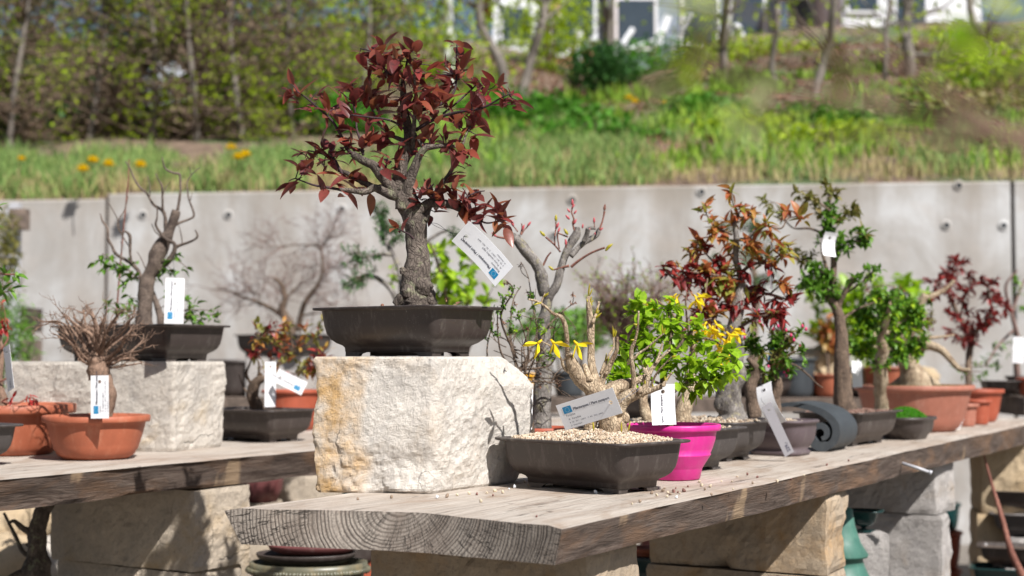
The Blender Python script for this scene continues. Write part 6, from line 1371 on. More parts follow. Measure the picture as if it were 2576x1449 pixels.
for x, y in ((800, 940), (880, 920), (930, 990), (1000, 1010), (1060, 970), (1080, 1070), (1010, 1120), (960, 1000), (840, 1000), (880, 880), (1130, 920), (1060, 1210), (870, 1270), (940, 1330), (1050, 1330), (1080, 1290), (1000, 1310), (1470, 860), (1430, 900), (1560, 990), (1400, 1010), (1430, 1010), (1580, 1340), (1640, 1330), (1760, 1330), (1830, 1370), (1580, 1400), (1680, 1380), (1560, 1240), (1320, 1080), (1330, 1010), (970, 960), (1040, 1040), (1620, 1290), (1440, 1200), (1040, 1400), (1700, 1400)):
    q = c1(x, y); hb.cluster(q[0], q[1], D + .03, 8, 0.022, 0.010, 'leaf_green', spread=0.8, stem=0.0008, rad=0.012)
hb.done('bark_hornbeam', 'bark_brown')
m = MB(); tube(m, [P(290, 830, 3.32), P(300, 700, 3.32), P(312, 560, 3.32), P(322, 460, 3.32), P(325, 400, 3.32)], [.0022, .002, .0018, .0015, .001], 6, 3, .1); o = m.build('thin_cane', M['bark_red']); tag(o, 'thin reddish cane standing in the rear pot left of the hornbeam trunk', 'cane')
make_tag('white tag hanging straight down in front of the leafless hornbeam pot', (439, 756), 3.02, (0.02, 1), L=0.0965, W=0.0395, facing=1, yaw=R(10), lines=passport('Hainbuche', 'Carpinus betulus'), string=((437, 640, 3.10),))

# twiggy broom in the terracotta bowl
p0 = (-0.84, 2.885, TOP + .0008); D = 2.88
tw = Plant('twiggy_bonsai', 'bare twiggy broom shaped bonsai in the front terracotta bowl on the left plank', 'bonsai', p0, 82)
round_pot(tw.root, p0, bowl(0.106, 0.087, rim=0.009, rimh=0.014, base=0.62, belly=0.5, grooves=1), M['terracotta'], 'soil', 0.072, n=64)
tw.branch([(262, 1070), (272, 1030), (275, 1000), (262, 965), (250, 945)], [17, 15, 17, 22, 24], 0, D, k=0, n=20, amp=.3, freq=45)
tw.branch([(250, 955), (248, 925), (240, 900), (238, 885)], [26, 26, 24, 14], 0, D, k=0, n=20, amp=.35, freq=60)
stubs = [([(245, 915), (220, 880), (190, 830), (160, 800)], 8), ([(245, 905), (235, 850), (205, 810), (180, 790)], 8), ([(245, 900), (248, 850), (240, 800), (232, 775)], 7), ([(255, 905), (275, 850), (285, 810), (300, 790)], 8), ([(258, 912), (290, 880), (320, 850), (345, 835)], 7), ([(240, 920), (200, 900), (170, 870), (150, 850)], 6), ([(260, 920), (300, 900), (340, 880), (365, 858)], 6), ([(250, 900), (265, 840), (262, 800)], 6), ([(235, 915), (190, 870), (150, 820), (120, 800)], 5), ([(262, 925), (310, 915), (345, 902)], 5), ([(240, 900), (220, 830), (215, 790)], 5), ([(250, 890), (300, 840), (330, 800)], 5)]
for pts, r_ in stubs * 2:
    pts = [pts[0]] + [(a + tw.rng.uniform(-16, 16), b + tw.rng.uniform(-13, 13)) for a, b in pts[1:]]
    res = tw.branch(pts, r_ * tw.rng.uniform(.45, 1.0), 1.8, D, n=8, amp=.25, k=tw.rng.uniform(-1.0, 1.0))
    for j in range(7):
        a = tw.rng.randint(2, len(res) - 1); dv = (res[a] - res[a - 1]).normalized() + rv(tw.rng) * 0.75
        tw.grow(res[a], dv, tw.rng.uniform(.015, .048), .0011, 2, kids=2, ang=.9, wig=.45, up=0.02)
tw.done('bark_twiggy', 'bark_twiggy')
make_tag('white tag leaning on the twiggy bonsai in front of the terracotta bowl rim', (251, 998), 2.765, (-0.02, 1), L=0.083, W=0.0385, yaw=R(-6), tilt=R(-8), lines=passport('Liguster', 'Ligustrum vulgare'), string=((262, 930, 2.85),))

# big terracotta bowl and dark pot at the left edge
p0 = (-1.06, 3.02, TOP + .0008); D = 3.0
mpn = Plant('maple_bonsai', 'small red leaved maple in the thick rimmed pale terracotta bowl at the left edge', 'bonsai', p0, 83)
round_pot(mpn.root, p0, bowl(0.132, 0.105, rim=0.016, rimh=0.020, base=0.64, belly=0.5), M['terracotta'], 'soil', 0.092, n=64, ngrav=1200)
mpn.branch([(2, 1030), (8, 1000), (-2, 960), (4, 900), (0, 840)], [14, 10, 8, 6, 4], 0, D - .05, k=0, n=12)
for pts in ([(6, 1010), (40, 1015), (75, 1000), (95, 1008)], [(0, 960), (30, 940), (20, 900)], [(2, 880), (20, 850), (12, 820)]): mpn.branch(pts, 3, 1.4, D - .06, n=6, twig=True)
for x, y in ((75, 1005), (92, 1015), (80, 1018), (28, 1000), (12, 818), (22, 830), (8, 805), (3, 760)): mpn.cluster(x, y, D - .06, 6, .020, .006, 'leaf_red', spread=.7, stem=.0006, upb=-.6)
mpn.done('bark_twiggy', 'bark_red')
p0 = (-1.08, 2.72, TOP + .0008); D = 2.75
lb_ = Plant('green_bonsai', 'plant with long drooping green leaves in the dark pot at the very left edge', 'bonsai', p0, 84)
rect_pot(lb_.root, p0, R(-38), 0.276, 0.180, 0.0775, M['plastic_grey'], fill=.9)
lb_.branch([(-110, 1075), (-100, 950), (-80, 820), (-60, 720), (-40, 600), (-20, 520)], [14, 11, 9, 7, 5, 3], 0, D, k=0, n=12)
lb_.branch([(-60, 720), (-20, 690), (20, 690), (45, 690)], 4, 1.6, D, k=0, n=6, twig=True); lb_.branch([(-60, 740), (-20, 730), (10, 735)], 3, 1.5, D, k=0, n=6, twig=True)
for x, y, n in ((2, 520, 6), (-5, 540, 5), (0, 575, 3), (15, 690, 4), (35, 692, 4), (52, 695, 3), (10, 725, 4), (30, 728, 4), (-10, 700, 5), (0, 740, 4)): lb_.cluster(x, y, D, n, .030, .011, 'leaf_green', spread=.6, stem=.0008, upb=-.1, dd=0)
lb_.done('bark_brown', 'bark_red')
make_tag('grey tag with a handwritten price, tilted, at the left edge above the terracotta bowl', (22, 925), 2.72, (-0.24, 1), L=0.086, W=0.036, yaw=R(-40), tilt=R(-12), flag=False, mat='card', lines=[('239,-', 0.009, 0.004, 0.022, 0.01)], string=((5, 850, 2.75),))

# dark pot behind the big block on the left plank
p0 = (-0.625, 3.50, TOP + .0008); D = 3.5
db = Plant('berberis_bonsai', 'small gnarled leaning bonsai in the dark pot left of the big pale block', 'bonsai', p0, 85)
rect_pot(db.root, p0, PR, 0.276, 0.18, 0.0775, M['plastic'], fill=.92, mound=.005)
for pts, rr in (([(370, 420), (368, 360), (340, 300), (345, 240), (370, 200), (420, 180)], [60, 50, 46, 44, 36, 24]), ([(350, 240), (300, 160), (330, 60), (360, -60)], [16, 10, 6, 3]), ([(370, 200), (380, 100), (350, 20)], [12, 8, 3]), ([(420, 180), (480, 120), (540, 60), (600, 20)], [14, 9, 6, 3]), ([(420, 180), (520, 190), (620, 150), (700, 100)], [14, 10, 6, 3]), ([(340, 300), (280, 240), (250, 150)], [10, 6, 3])):
    db.branch(mp(c5, pts), [r * .392 * .85 for r in rr], 0, D, n=14 if rr[0] > 30 else 7, amp=.2, freq=45)
for i in range(64):
    x, y = db.rng.uniform(635, 830), db.rng.uniform(800, 945)
    if x < 665 and y > 900: continue
    db.cluster(x, y, D + .05, 9, .022, .010, ('leaf_orange', 'leaf_wine', 'leaf_orange', 'leaf_olive')[i % 4], spread=.85, stem=.0007, rad=.014)
db.done('bark_brown', 'bark_brown', {'leaf_wine': 'wine_foliage', 'leaf_olive': 'yellow_foliage'})
make_tag('narrow white tag turned half sideways in the dark pot left of the big pale block', (680, 966), 3.42, (0.0, 1), L=0.108, W=0.034, yaw=R(50), flag=False, string=((690, 900, 3.46),))
make_tag('white tag slanting down to the right left of the big pale block', (730, 960), 3.40, (-0.85, 0.42), L=0.075, W=0.034, yaw=R(8), lines=passport('Berberitze', 'Berberis'), string=((680, 930, 3.44),))
q = P(735, 1000, 3.98); t = thing('flower_pot', 'wide terracotta pot behind the dark pot left of the big pale block', 'flower pot', (q.x, 3.98, TOP + .0008)); round_pot(t, (q.x, 3.98, TOP + .0008), bowl(.085, .112, base=.7), M['terracotta_dark'], 'soil', .098)

# juniper, lime shrub and azalea further along the left plank
def on_a(px, d): return (P(px, 900, d).x, d, TOP + .0008)
p0 = on_a(1010, 4.0); D = 4.0
ju = Plant('juniper_bonsai', 'juniper bonsai with rounded dark green needle pads behind the plum trunk', 'bonsai', p0, 86)
rect_pot(ju.root, p0, PR, .276, .18, .0775, M['plastic_grey'])
for pts, rr in (([(1010, 1040), (1005, 950), (1012, 850), (1005, 780), (985, 730), (950, 700), (920, 690)], [20, 16, 12, 9, 7, 6, 4]), ([(1005, 790), (1010, 700), (990, 640), (965, 600), (960, 560)], [9, 8, 6, 5, 3]), ([(985, 640), (940, 640), (905, 650)], [5, 4, 2]), ([(1010, 700), (1060, 620), (1120, 580), (1150, 590)], [6, 5, 4, 2])): ju.branch(pts, rr, 0, D, n=10, amp=.12)
for cx, cy, rx, ry in ((880, 640, 40, 28), (925, 650, 30, 30), (905, 690, 32, 28), (880, 710, 25, 18), (960, 560, 32, 38), (985, 590, 30, 32), (955, 525, 20, 20), (1005, 575, 24, 20), (1150, 590, 30, 24)):
    for i in range(13):
        a = ju.rng.uniform(0, 6.28); r_ = ju.rng.random() ** .5; ju.cluster(cx + rx * r_ * math.cos(a), cy + ry * r_ * math.sin(a), D, 20, .016, .0035, 'leaf_pine', spread=1.0, stem=.0008, rad=.012, upb=.5)
ju.done('bark_grey', 'bark_brown')
p0 = on_a(1150, 4.45); D = 4.45
li = Plant('hydrangea_shrub', 'shrub with large lime green leaves behind the hanging curved tag', 'shrub', p0, 87)
round_pot(li.root, p0, bowl(.09, .11), M['terracotta'], 'soil', .1)
for pts in ([(1150, 1040), (1145, 900), (1130, 780), (1100, 660), (1080, 610)], [(1150, 1000), (1165, 850), (1180, 720), (1190, 660)], [(1150, 950), (1200, 820), (1230, 740)], [(1145, 900), (1080, 800), (1060, 720), (990, 690)]): li.branch(pts, 6, 2.5, D, n=8)
for i in range(62):
    x, y = li.rng.uniform(1040, 1250), li.rng.uniform(610, 765)
    if y < 660 and x > 1170: continue
    li.cluster(x, y, D, 4, .048, .026, 'leaf_lime', spread=.8, stem=.001, rad=.02, wide=.6)
for x, y in ((990, 660), (975, 690), (1010, 700), (985, 720)): li.cluster(x, y, D, 4, .034, .016, 'leaf_lime', spread=.8, stem=.001, rad=.02)
li.done('bark_green' if 'bark_green' in M else 'bark_brown', 'bark_brown')
p0 = on_a(1580, 4.72); D = 4.72
az_ = Plant('azalea_bonsai', 'fine twigged brownish bonsai with tiny green shoots behind the bright green bush', 'bonsai', p0, 88)
rect_pot(az_.root, p0, PR, .276, .18, .0775, M['plastic'])
az_.branch([(1585, 1040), (1580, 960), (1582, 900), (1578, 850)], [18, 14, 12, 8], 0, D, k=0, n=12, amp=.15)
for i in range(26):
    x = az_.rng.uniform(1505, 1665); y = az_.rng.uniform(700, 800); res = az_.branch([(1580, 900), ((1580 + x) / 2 + az_.rng.uniform(-12, 12), 840), (x, y)], 5.0, 2.0, D, n=6, k=az_.rng.uniform(-.7, .7), twig=True)
    anc = []
    for j in range(7):
        a = az_.rng.randint(4, len(res) - 1); az_.grow(res[a], (res[a] - res[a - 1]).normalized() + rv(az_.rng) * .9, .095, .0024, 2, kids=4, ang=.9, wig=.35, up=.05, anchors=anc, n=3)
    az_.leaves_on(anc, 1, .013, .008, 'leaf_lime', prob=.30); az_.leaves_on(anc, 1, .008, .004, 'leaf_dead', prob=.35)
az_.done('bark_twiggy', 'bark_pinkish', {'leaf_dead': 'dry_leaves'})

# ================================================================== FAR BENCH
def far(px, d=None):
    d = d or 6.05
    for _ in range(3):
        x = P(px, 900, d).x; d = 6.25 + (x + 3.4) / 7.2 * (-0.5) + 0.20
    return (P(px, 900, d).x, d, 0.8305)
def simple_pot(px, r_, h, mat, label, kind='flower_pot', rect=False, group=None):
    p = far(px); t = thing(kind, label, 'flower pot', p, group)
    if rect: rect_pot(t, p, PR, r_ * 2.4, r_ * 1.5, h, M[mat])
    else: round_pot(t, p, bowl(r_, h, base=.7, rimh=.015), M[mat], 'soil', h - .012)
    return p
# leafless larch on a support block
pf = far(715); x0, y0 = pf[0], pf[1]
rock('stone_block', 'block standing on the far bench under the leafless pinkish bonsai', [(x0 - .15, y0 - .12), (x0 + .15, y0 - .12), (x0 + .15, y0 + .14), (x0 - .15, y0 + .14)], (.8305, 1.0), 'stone_grey', 91, amp=.006, dens=.02)
p0 = (x0, y0, 1.001); D = y0
la = Plant('larch_bonsai', 'wide leafless pinkish brown bonsai in front of the wall, left of the plum trunk', 'bonsai', p0, 91)
rect_pot(la.root, p0, PR, .40, .26, .10, M['plastic'])
for pts, rr, k in (([(345, 1200), (340, 1040), (290, 960), (265, 900), (290, 820), (275, 740), (245, 680), (190, 645)], [60, 46, 46, 38, 30, 28, 24, 16], 0), ([(270, 960), (180, 900), (80, 850), (-60, 800), (-200, 745), (-330, 740)], [28, 22, 18, 14, 10, 6], .3), ([(400, 1080), (420, 960), (450, 860), (500, 780), (560, 700), (600, 600), (590, 480)], [36, 30, 26, 22, 18, 14, 8], -.3), ([(290, 830), (350, 760), (420, 700), (520, 640)], [16, 13, 9, 6], .3), ([(590, 420), (560, 380), (420, 370), (280, 380), (160, 390)], [16, 10, 8, 6, 4], -.2), ([(600, 600), (680, 560), (760, 600)], [10, 7, 4], .2), ([(600, 500), (590, 400), (640, 330), (700, 220)], [12, 12, 8, 5], .2), ([(420, 960), (520, 940), (640, 930), (740, 920)], [14, 10, 7, 4], .2), ([(80, 850), (60, 780), (-40, 730)], [8, 6, 4], .2)):
    res = la.branch(mp(c4, pts), [r * .3038 * .8 for r in rr], 0, D, k=k, n=10, amp=.2, freq=20)
    for j in range(13):
        a = la.rng.randint(3, len(res) - 1); la.grow(res[a], (res[a] - res[a - 1]).normalized() + rv(la.rng) * 1.0, .15, .0021, 3, kids=3, ang=1.0, wig=.3, n=3)
la.done('bark_brown', 'bark_pinkish')

# orange-red young plant in a terracotta trough and dark pots
simple_pot(600, .13, .16, 'plastic', 'large black pot on the far bench left of the white tags')
simple_pot(1432, .075, .11, 'slate', 'dark grey pot on the far bench behind the cream forsythia trunk', group='')
simple_pot(1996, .10, .17, 'slate', 'tall dark grey pot on the far bench behind the pink buds')
simple_pot(2190, .17, .05, 'plastic', 'flat black tray on the far bench behind the tall leaning bonsai', rect=True)
simple_pot(1298, .085, .10, 'yellow_pot', 'yellow plastic pot on the far bench behind the wiry bush')
for i, (x, y, r_, lab) in enumerate(((2048, 905, .07, 'cream boulder, upper left of the lit heap between the bonsai trunks'), (2085, 890, .07, 'cream boulder at the top of the lit heap between the bonsai trunks'), (2060, 960, .09, 'largest cream boulder low in the lit heap between the trunks'), (2105, 940, .075, 'cream boulder at the right of the lit heap between the trunks'), (2020, 965, .07, 'cream boulder at the left foot of the lit heap'), (2092, 985, .08, 'cream boulder at the right foot of the lit heap'), (2170, 965, .08, 'cream boulder behind the tall leaning trunk'), (2330, 950, .06, 'cream boulder behind the largest terracotta bowl'))):
    pf = far(x); c = P(x, y, pf[1] + .1); lump('boulder', lab, 'boulder', (c.x, c.y, c.z), (r_, r_ * .9, r_ * .8), 'stone_yellow', i + 20)
lm = Plant('hosta_plant', 'lime leaved plant behind the green bonsais right of the tall trunk', 'plant', far(2235), 92); D = far(2235)[1]
round_pot(lm.root, far(2235), bowl(.11, .13), M['terracotta'], 'soil', .12)
for pts in ([(2235, 960), (2230, 860), (2220, 760), (2200, 710)], [(2235, 900), (2280, 800), (2300, 750)], [(2235, 900), (2160, 850), (2100, 830), (2060, 850)], [(2230, 860), (2180, 780), (2170, 730)]): lm.branch(pts, 5, 2, D, n=6)
for i in range(110): lm.cluster(lm.rng.uniform(2040, 2330), lm.rng.uniform(700, 900), D, 4, .07, .036, 'leaf_lime', spread=.8, stem=.0015, rad=.03, wide=.6)
lm.done('bark_brown')
bushes('low_shrub', 'leaf_green', 'low green hedge plant on the far side seen between the forsythia branches', 'shrub', (1440, 830), 6.9, .30, .10, 900, .04, .025, 93)
rdp = Plant('red_plant', 'blurred red leaved plant on the far bench behind the tall leaning trunk', 'plant', far(2085), 94); D = far(2085)[1]
round_pot(rdp.root, far(2085), bowl(.08, .10), M['terracotta'], 'soil', .09); rdp.branch([(2085, 960), (2080, 880), (2078, 830)], 5, 2, D)
for i in range(22): rdp.cluster(rdp.rng.uniform(2050, 2110), rdp.rng.uniform(790, 870), D, 5, .05, .02, 'leaf_orange', spread=.8, rad=.02)
rdp.done('bark_brown')
aj = Plant('juniper_bonsai', 'blurred green juniper behind the orange leaved bonsai', 'bonsai', far(1900), 95); D = far(1900)[1]
rect_pot(aj.root, far(1900), PR, .36, .24, .09, M['plastic']); aj.branch([(1900, 1000), (1895, 850), (1905, 740), (1890, 640), (1900, 560)], [16, 12, 9, 6, 3], 0, D)
for cx, cy in ((1890, 560), (1920, 575), (1870, 640), (1935, 620), (1790, 650), (1920, 700), (1950, 690), (1810, 560)):
    for i in range(7): aj.cluster(cx + aj.rng.uniform(-24, 24), cy + aj.rng.uniform(-18, 18), D, 14, .03, .007, 'leaf_pine', spread=1.0, stem=.001, rad=.03)
aj.done('bark_brown')

# right edge: tray, pots and shrub on the short bench
Zs = 0.863
def rp(px, d): return (P(px, 900, d).x, d, Zs)
t = thing('flower_pot', 'black rectangular tray on the short grey bench at the right edge', 'flower pot', rp(2515, 5.15)); rect_pot(t, rp(2515, 5.15), 0.0, .15, .12, .055, M['plastic'])
t = thing('flower_pot', 'orange terracotta pot cut off by the right edge', 'flower pot', rp(2594, 5.12)); round_pot(t, rp(2594, 5.12), bowl(.055, .065), M['terracotta_dark'], 'soil', .055)
eb = Plant('edge_shrub', 'thin twigged shrub with sparse green leaves at the right edge', 'shrub', rp(2562, 5.30), 96); D = 5.3
round_pot(eb.root, rp(2562, 5.30), bowl(.05, .07), M['plastic'], 'soil', .06)
for pts, r_ in (([(2562, 980), (2556, 900), (2560, 850), (2545, 790), (2530, 720), (2560, 680)], 9), ([(2550, 830), (2510, 870), (2480, 920)], 4), ([(2545, 790), (2570, 720), (2590, 690)], 4)): eb.branch(pts, r_, 2, D, n=8)
for x, y in ((2570, 740), (2580, 770), (2560, 850), (2530, 870), (2500, 890), (2545, 900), (2570, 880), (2520, 920), (2560, 700)): eb.cluster(x, y, D, 9, .035, .014, 'leaf_green', spread=.9, rad=.02)
eb.done('bark_pinkish')
make_tag('white tag at the right edge hanging in the thin shrub', (2562, 880), 5.2, (.05, 1), L=.095, W=.04, flag=False, string=((2560, 840, 5.25),))
make_tag('white tag standing between the tall leaning trunk and the pale knotted trunk', (2156, 940), 3.72, (-.05, 1), L=.07, W=.035, flag=False, yaw=R(30))

# left edge behind: pale post, boards, conifer
t = thing('metal_post', 'pale metal post in front of the wall at the left edge', 'post', (P(33, 700, 6.6).x, 6.6, 0)); m = MB(); x = P(33, 700, 6.6).x; box(m, (x, 6.6, .86), .055, .05, 1.72); m.build('post', M['post'], t, smooth=False)
m = MB(); p = P(42, 550, 6.5); box(m, (p.x, 6.535, p.z), .075, .07, .095); m.build('junction_box', M['wood_box'], t, smooth=False)
t = thing('plant_rack', 'stacked weathered boards beside the pale post at the left', 'rack', (P(55, 850, 7.2).x, 7.2, 0)); pr_ = P(62, 850, 7.2)
for i in range(5):
    m = MB(); box(m, (pr_.x - .35, 7.2, .55 + i * .16), .78, .30, .12); m.build('board', M['wood_box'] if i % 2 else M['wood_dark'], t, smooth=False)
bushes('conifer_shrub', 'leaf_green', 'blurred green conifer at the left edge in front of the boards', 'shrub', (25, 850), 5.2, .10, .16, 1500, .03, .006, 97)
bushes('conifer_shrub', 'leaf_olive', 'upright olive green shrub beside the pale post', 'shrub', (10, 640), 6.3, .08, .22, 700, .04, .012, 98)

# ================================================================== UNDER THE BENCHES
def oval(label, px, py, d, rx, ry, h, mat, rope=False):
    """an oval ceramic pot whose rim front is at a pixel; carried by a plinth block down to the ground"""
    c = P(px, py, d); z0 = c.z - h; t = thing('glazed_pot', label, 'flower pot', (c.x, d, z0))
    n = 56; m = MB(); rings = []
    for r_, z in ((.84, 0), (.86, .004), (.95, h * .4), (1.0, h * .8), (1.05, h * .82), (1.06, h * .9), (1.05, h), (.97, h), (.95, h * .9), (.8, h * .3)): rings.append(([(rx * r_ * math.cos(2 * math.pi * j / n), ry * r_ * math.sin(2 * math.pi * j / n)) for j in range(n)], z))
    loft(m, (c.x, d, z0), 0, rings, True); m.build('body', M[mat], t)
    if rope:
        m = MB(); m.v = []
        k = 110
        for j in range(k):
            a = 2 * math.pi * j / k; blob(m, (c.x + rx * 1.065 * math.cos(a), d + ry * 1.065 * math.sin(a), z0 + h * .86), .007, random.Random(j), (1, 1, 1))
        m.build('rope_band', M[mat], t)
    return z0
z = oval('large olive glazed oval pot with a rope band under the front plank', 776, 1412, 3.02, .118, .085, .11, 'glaze_olive', True)
rock('stone_block', 'low block carrying the oval pots under the front plank', [(-.54, 2.93), (-.32, 2.93), (-.32, 3.10), (-.54, 3.10)], (0, z - .001), 'stone_grey', 101, dens=.02)
z2 = P(776, 1412, 3.02).z
def ring_tray(label, cx, d, rx, ry, z0, h, mat):
    n = 48; t = thing('shallow_pot', label, 'flower pot', (cx, d, z0), 'shallow pots stacked on the olive oval pot'); m = MB(); rings = []
    for r_, z in ((.8, 0), (.97, h * .5), (1.0, h * .9), (1.0, h), (.94, h), (.9, h * .5)): rings.append(([(rx * r_ * math.cos(2 * math.pi * j / n), ry * r_ * math.sin(2 * math.pi * j / n)) for j in range(n)], z))
    loft(m, (cx, d, z0), 0, rings, True); m.build('body', M[mat], t)
cxo = P(776, 1412, 3.02).x
ring_tray('black shallow oval pot stacked on the olive oval pot', cxo - .005, 3.02, .105, .075, z2 + .001, .018, 'plastic')
ring_tray('dark red shallow oval pot on top of the stack', cxo + .01, 3.02, .095, .065, z2 + .020, .016, 'stack_red')
def gpot(label, px, py, d, L_, W_, h, mat, rot=0.0):
    c = P(px, py, d); z0 = c.z - h; t = thing('glazed_pot', label, 'flower pot', (c.x, d, z0)); rect_pot(t, (c.x, d, z0), rot, L_, W_, h, M[mat], octo=False); return c.x, z0
for i, (lab, px, py, d, L_, W_, h, mat) in enumerate((('dark green glazed rectangular pot right of the nearest pier', 1632, 1398, 3.05, .12, .10, .075, 'glaze_dark'), ('dark glazed bowl behind the second pier', 2172, 1282, 3.25, .09, .08, .05, 'glaze_dark'), ('upper black rectangular pot of the stack in the lower right corner', 2560, 1232, 4.45, .16, .12, .07, 'plastic'), ('dark brown shallow pot low in the right corner stack', 2556, 1372, 4.2, .22, .14, .06, 'plastic'), ('dark teal glazed pot at the bottom right corner', 2548, 1425, 4.15, .24, .15, .07, 'glaze_dark'), ('black pot in the middle of the right corner stack', 2575, 1290, 4.4, .20, .14, .07, 'plastic_grey'))):
    x_, z0 = gpot(lab, px, py, d, L_, W_, h, mat, R(-20))
    rock('stone_block', f'support block beneath: {lab.split(" pot")[0].split(" bowl")[0]}', [(x_ - .05, d - .04), (x_ + .05, d - .04), (x_ + .05, d + .04), (x_ - .05, d + .04)], (0, max(.02, z0 - .001)), 'stone_grey', 110 + i, dens=.03)
q = P(1620, 1372, 3.05); t = thing('saucer', 'terracotta saucer on the dark green glazed pot', 'saucer', (q.x, 3.05, P(1632, 1398, 3.05).z + .001)); round_pot(t, (q.x, 3.05, P(1632, 1398, 3.05).z + .001), bowl(.034, .018, base=.8), M['terracotta'], None)
# flared verdigris bell-shaped lantern roof
c = P(2128, 1300, 3.0); m = MB(); rings = []; n = 40
for r_, z in ((.082, -.160), (.086, -.156), (.084, -.150), (.064, -.128), (.052, -.100), (.047, -.082), (.058, -.080), (.060, -.075), (.044, -.050), (.033, -.015), (.028, 0.02), (.010, .03)): rings.append(([(r_ * math.cos(2 * math.pi * j / n), r_ * math.sin(2 * math.pi * j / n)) for j in range(n)], z))
loft(m, (c.x, 3.06, c.z - .01), 0, rings, True); o = m.build('glazed_bell', M['bell']); tag(o, 'flared verdigris green bell shaped ceramic behind the second pier', 'bell')
rock('stone_block', 'low block carrying the verdigris bell', [(c.x - .06, 3.0), (c.x + .06, 3.0), (c.x + .06, 3.12), (c.x - .06, 3.12)], (0, c.z - .172), 'stone_grey', 120, dens=.03)
# red shoot rising in the right gap
m = MB(); tube(m, [P(2590, 1480, 3.9), P(2545, 1390, 3.92), P(2520, 1300, 3.95), P(2490, 1200, 4.0), P(2470, 1120, 4.02)], [.011, .009, .007, .004, .002], 8, 4, .1); q = P(2590, 1480, 3.9); m2 = MB(); tube(m, [(q.x + .08, 3.88, 0), (q.x + .03, 3.89, .2), q], [.013, .012, .011], 8, 3); o = m.build('bramble_cane', M['bark_red']); tag(o, 'dark red thorny cane slanting across the right hand gap', 'cane')
# gnarled stump under the left plank
st = Plant('gnarled_stump', 'dark gnarled bare stump standing under the left plank at the left edge', 'stump', (P(100, 1449, 2.95).x, 2.95, .02), 130); D = 2.95
st.branch([(110, 1700), (105, 1560), (95, 1460), (88, 1400), (92, 1340), (105, 1290), (120, 1262)], [50, 44, 36, 28, 26, 20, 16], 0, D, k=0, n=24, amp=.5, freq=24)
for pts, rr in (([(92, 1345), (60, 1330), (35, 1310), (20, 1320)], [12, 8, 5, 3]), ([(95, 1400), (60, 1390), (40, 1350), (10, 1290)], [9, 6, 5, 3]), ([(90, 1440), (50, 1440), (10, 1460)], [10, 7, 5]), ([(110, 1290), (100, 1270), (130, 1255)], [8, 6, 4]), ([(92, 1370), (75, 1372), (66, 1368)], [8, 6, 4])): st.branch(pts, rr, 0, D, n=8, amp=.2)
st.done('bark_plum')
for i, (x, y, d, r_, lab, mt_) in enumerate(((30, 1310, 3.9, .10, 'upper cream boulder behind the stump', 'stone_yellow'), (85, 1300, 4.0, .08, 'cream boulder to the right behind the stump', 'stone_yellow'), (20, 1420, 3.8, .10, 'lower cream boulder at the left corner', 'stone_yellow'), (70, 1430, 3.9, .11, 'boulder low behind the stump', 'stone_pale'))):
    c = P(x, y, d); lump('boulder', lab, 'boulder', (c.x, c.y, c.z), (r_, r_, r_ * .85), mt_, i + 40)
z_ = P(30, 1449, 3.9).z - .08
rock('stone_block', 'long low block beneath the cream boulders behind the stump', [(-1.55, 3.75), (-1.25, 3.75), (-1.25, 4.1), (-1.55, 4.1)], (0, z_), 'stone_pale', 131, dens=.03)
q = P(645, 1200, 4.55); q2 = P(735, 1168, 4.7)
ring_tray('dark red pot glimpsed between the left and front planks', q.x, 4.55, .085, .075, q.z - .075, .075, 'stack_red')
rock('stone_block', 'block under the dark red pot between the two planks', [(q.x - .08, 4.47), (q.x + .08, 4.47), (q.x + .08, 4.62), (q.x - .08, 4.62)], (0, q.z - .077), 'stone_pier', 132, dens=.03)
rock('stone_block', 'rounded pale block right of the dark red pot, seen between the two planks', [(q2.x - .075, 4.62), (q2.x + .16, 4.62), (q2.x + .16, 4.8), (q2.x - .075, 4.8)], (0.36, q2.z), 'stone_pier', 133, amp=.010, dens=.02)
rock('stone_block', 'lower block of the pair seen between the two planks', [(q2.x - .075, 4.62), (q2.x + .16, 4.62), (q2.x + .16, 4.8), (q2.x - .075, 4.8)], (0, 0.357), 'stone_pier', 134, dens=.03)

# ================================================================== TWIGS CLOSE TO THE LENS
nb = Plant('overhanging_branch', 'very blurred near twigs with pale green leaves across the upper right', 'branch', (P(3000, 2200, .5).x + .1, .5, 0), 140); D = .47
mpt = [(3900, 9000), (3700, 5000), (3300, 2600), (3000, 1200), (2850, 700), (2750, 450)]
nb.branch(mpt, [70, 60, 50, 38, 30, 24], 0, D, k=0, n=10)
for pts, rr in (([(2750, 450), (2600, 380), (2450, 320), (2250, 270), (2050, 235), (1900, 210), (1760, 150)], [20, 16, 14, 12, 10, 7, 5]), ([(2750, 450), (2700, 250), (2600, 120), (2450, 60), (2300, 40)], [16, 12, 9, 7, 4]), ([(2250, 270), (2150, 170), (2050, 90), (1900, 40), (1780, -10)], [8, 7, 6, 5, 3]), ([(2450, 320), (2350, 330), (2250, 320)], [8, 5, 3]), ([(2560, 360), (2400, 250), (2250, 150), (2150, 60)], [16, 13, 9, 6]), ([(2680, 300), (2560, 330), (2380, 360), (2180, 330), (2060, 360)], [16, 14, 11, 8, 5]), ([(2700, 400), (2620, 360), (2520, 340), (2330, 300)], [12, 10, 8, 6]), ([(2700, 300), (2600, 200), (2500, 190)], [10, 8, 4]), ([(2050, 235), (1980, 290), (1900, 310)], [6, 4, 3])):
    nb.branch(pts, rr, 0, D, n=8, k=nb.rng.uniform(-.15, .15))
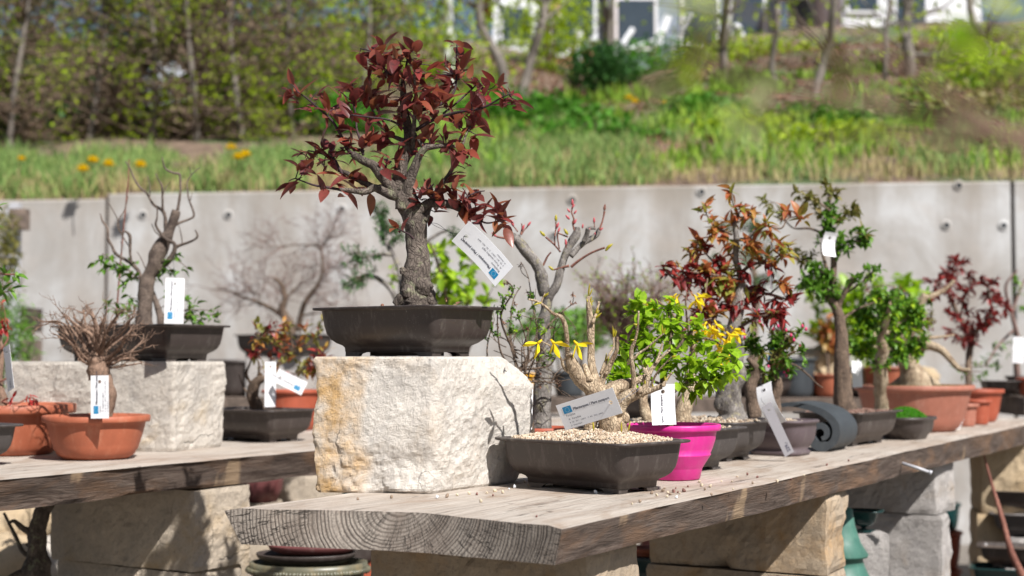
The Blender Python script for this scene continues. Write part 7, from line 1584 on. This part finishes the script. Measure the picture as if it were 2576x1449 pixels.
for x, y, n, mt_ in ((1705, 170, 3, 'leaf_green'), (1700, 230, 2, 'leaf_lime'), (1900, 260, 3, 'leaf_lime'), (1855, 320, 2, 'leaf_lime'), (1760, 120, 3, 'leaf_olive'), (2400, 110, 4, 'leaf_green'), (2450, 90, 3, 'leaf_olive'), (1770, 20, 3, 'leaf_lime'), (2530, 20, 3, 'leaf_lime'), (2560, 230, 3, 'leaf_olive'), (2100, 190, 2, 'leaf_olive'), (1640, 200, 2, 'leaf_olive')):
    nb.cluster(x, y, D, n + 1, .015, .008, {'leaf_lime': 'leaf_pale', 'leaf_green': 'leaf_lime'}.get(mt_, mt_), spread=.7, stem=.0004, rad=.003)
nb.done('bark_twiggy', 'bark_twiggy', {'leaf_olive': 'young_foliage', 'leaf_lime': 'lime_foliage', 'leaf_pale': 'pale_foliage'})  # lime leaves are a separate part from the pale ones

# more shrubs on the bank at the upper right and pots stored under the far bench
for i, (px, py, d, rx, rz, n, mt_, lab) in enumerate(((1880, 330, 11.0, .5, .16, 700, 'leaf_hedge', 'pale green weedy clump on the middle of the right slope'), (2150, 300, 11.8, .7, .2, 900, 'leaf_ivy', 'leafy green clump on the slope below the curved tree'), (2430, 290, 11.6, .8, .26, 1100, 'leaf_olive', 'olive green thicket at the right end of the slope'), (2560, 190, 13.5, .9, .45, 1600, 'leaf_hedge', 'leafy bush at the right edge below the corner tree'), (1760, 280, 12.6, .5, .16, 700, 'leaf_ivy', 'small green clump right of the dandelions on the slope'), (2330, 190, 15.5, .9, .35, 1800, 'leaf_dry', 'brown twiggy thicket beside the thick grey tree'), (1900, 160, 17.0, 1.0, .35, 2000, 'leaf_hedge', 'yellow green thicket on the crest between the slope trees'), (2100, 350, 10.0, .55, .10, 600, 'leaf_hedge', 'low yellow green mat of weeds above the right part of the wall'), (1480, 340, 10.5, .6, .12, 700, 'leaf_ivy', 'fresh green patch of weeds above the middle of the wall'))):
    bushes('green_shrub' if mt_ != 'leaf_dry' else 'brown_shrub', mt_, lab, 'shrub', (px, py), d, rx, rz, n, .08, .045, 150 + i, ry=rx * .6)
r = random.Random(9)
for i in range(22):
    x = -2.6 + i * .27 + r.uniform(-.05, .05); y = 6.25 + (x + 3.4) / 7.2 * (-.5) + r.uniform(-.15, .12); k = r.randint(1, 3); zz = 0.001
    for j in range(k + 1):
        rr_ = r.uniform(.10, .14); h = r.uniform(.09, .17); mt_ = ('plastic', 'glaze_dark', 'stack_red', 'plastic_grey', 'terracotta_dark')[r.randint(0, 4)]
        if zz + h > .74: break
        t = thing('flower_pot', 'one of the mostly dark empty pots stored in stacks under the far bench', 'flower pot', (x, y, zz), 'empty pots stacked under the far bench')
        m = MB(); rings = [([(q[0] * math.cos(2 * math.pi * a / 28), q[0] * math.sin(2 * math.pi * a / 28)) for a in range(28)], q[1]) for q in bowl(rr_, h, base=.72)]; loft(m, (x, y, zz), 0, rings, True); m.build('body', M[mt_], t); zz += h + .001
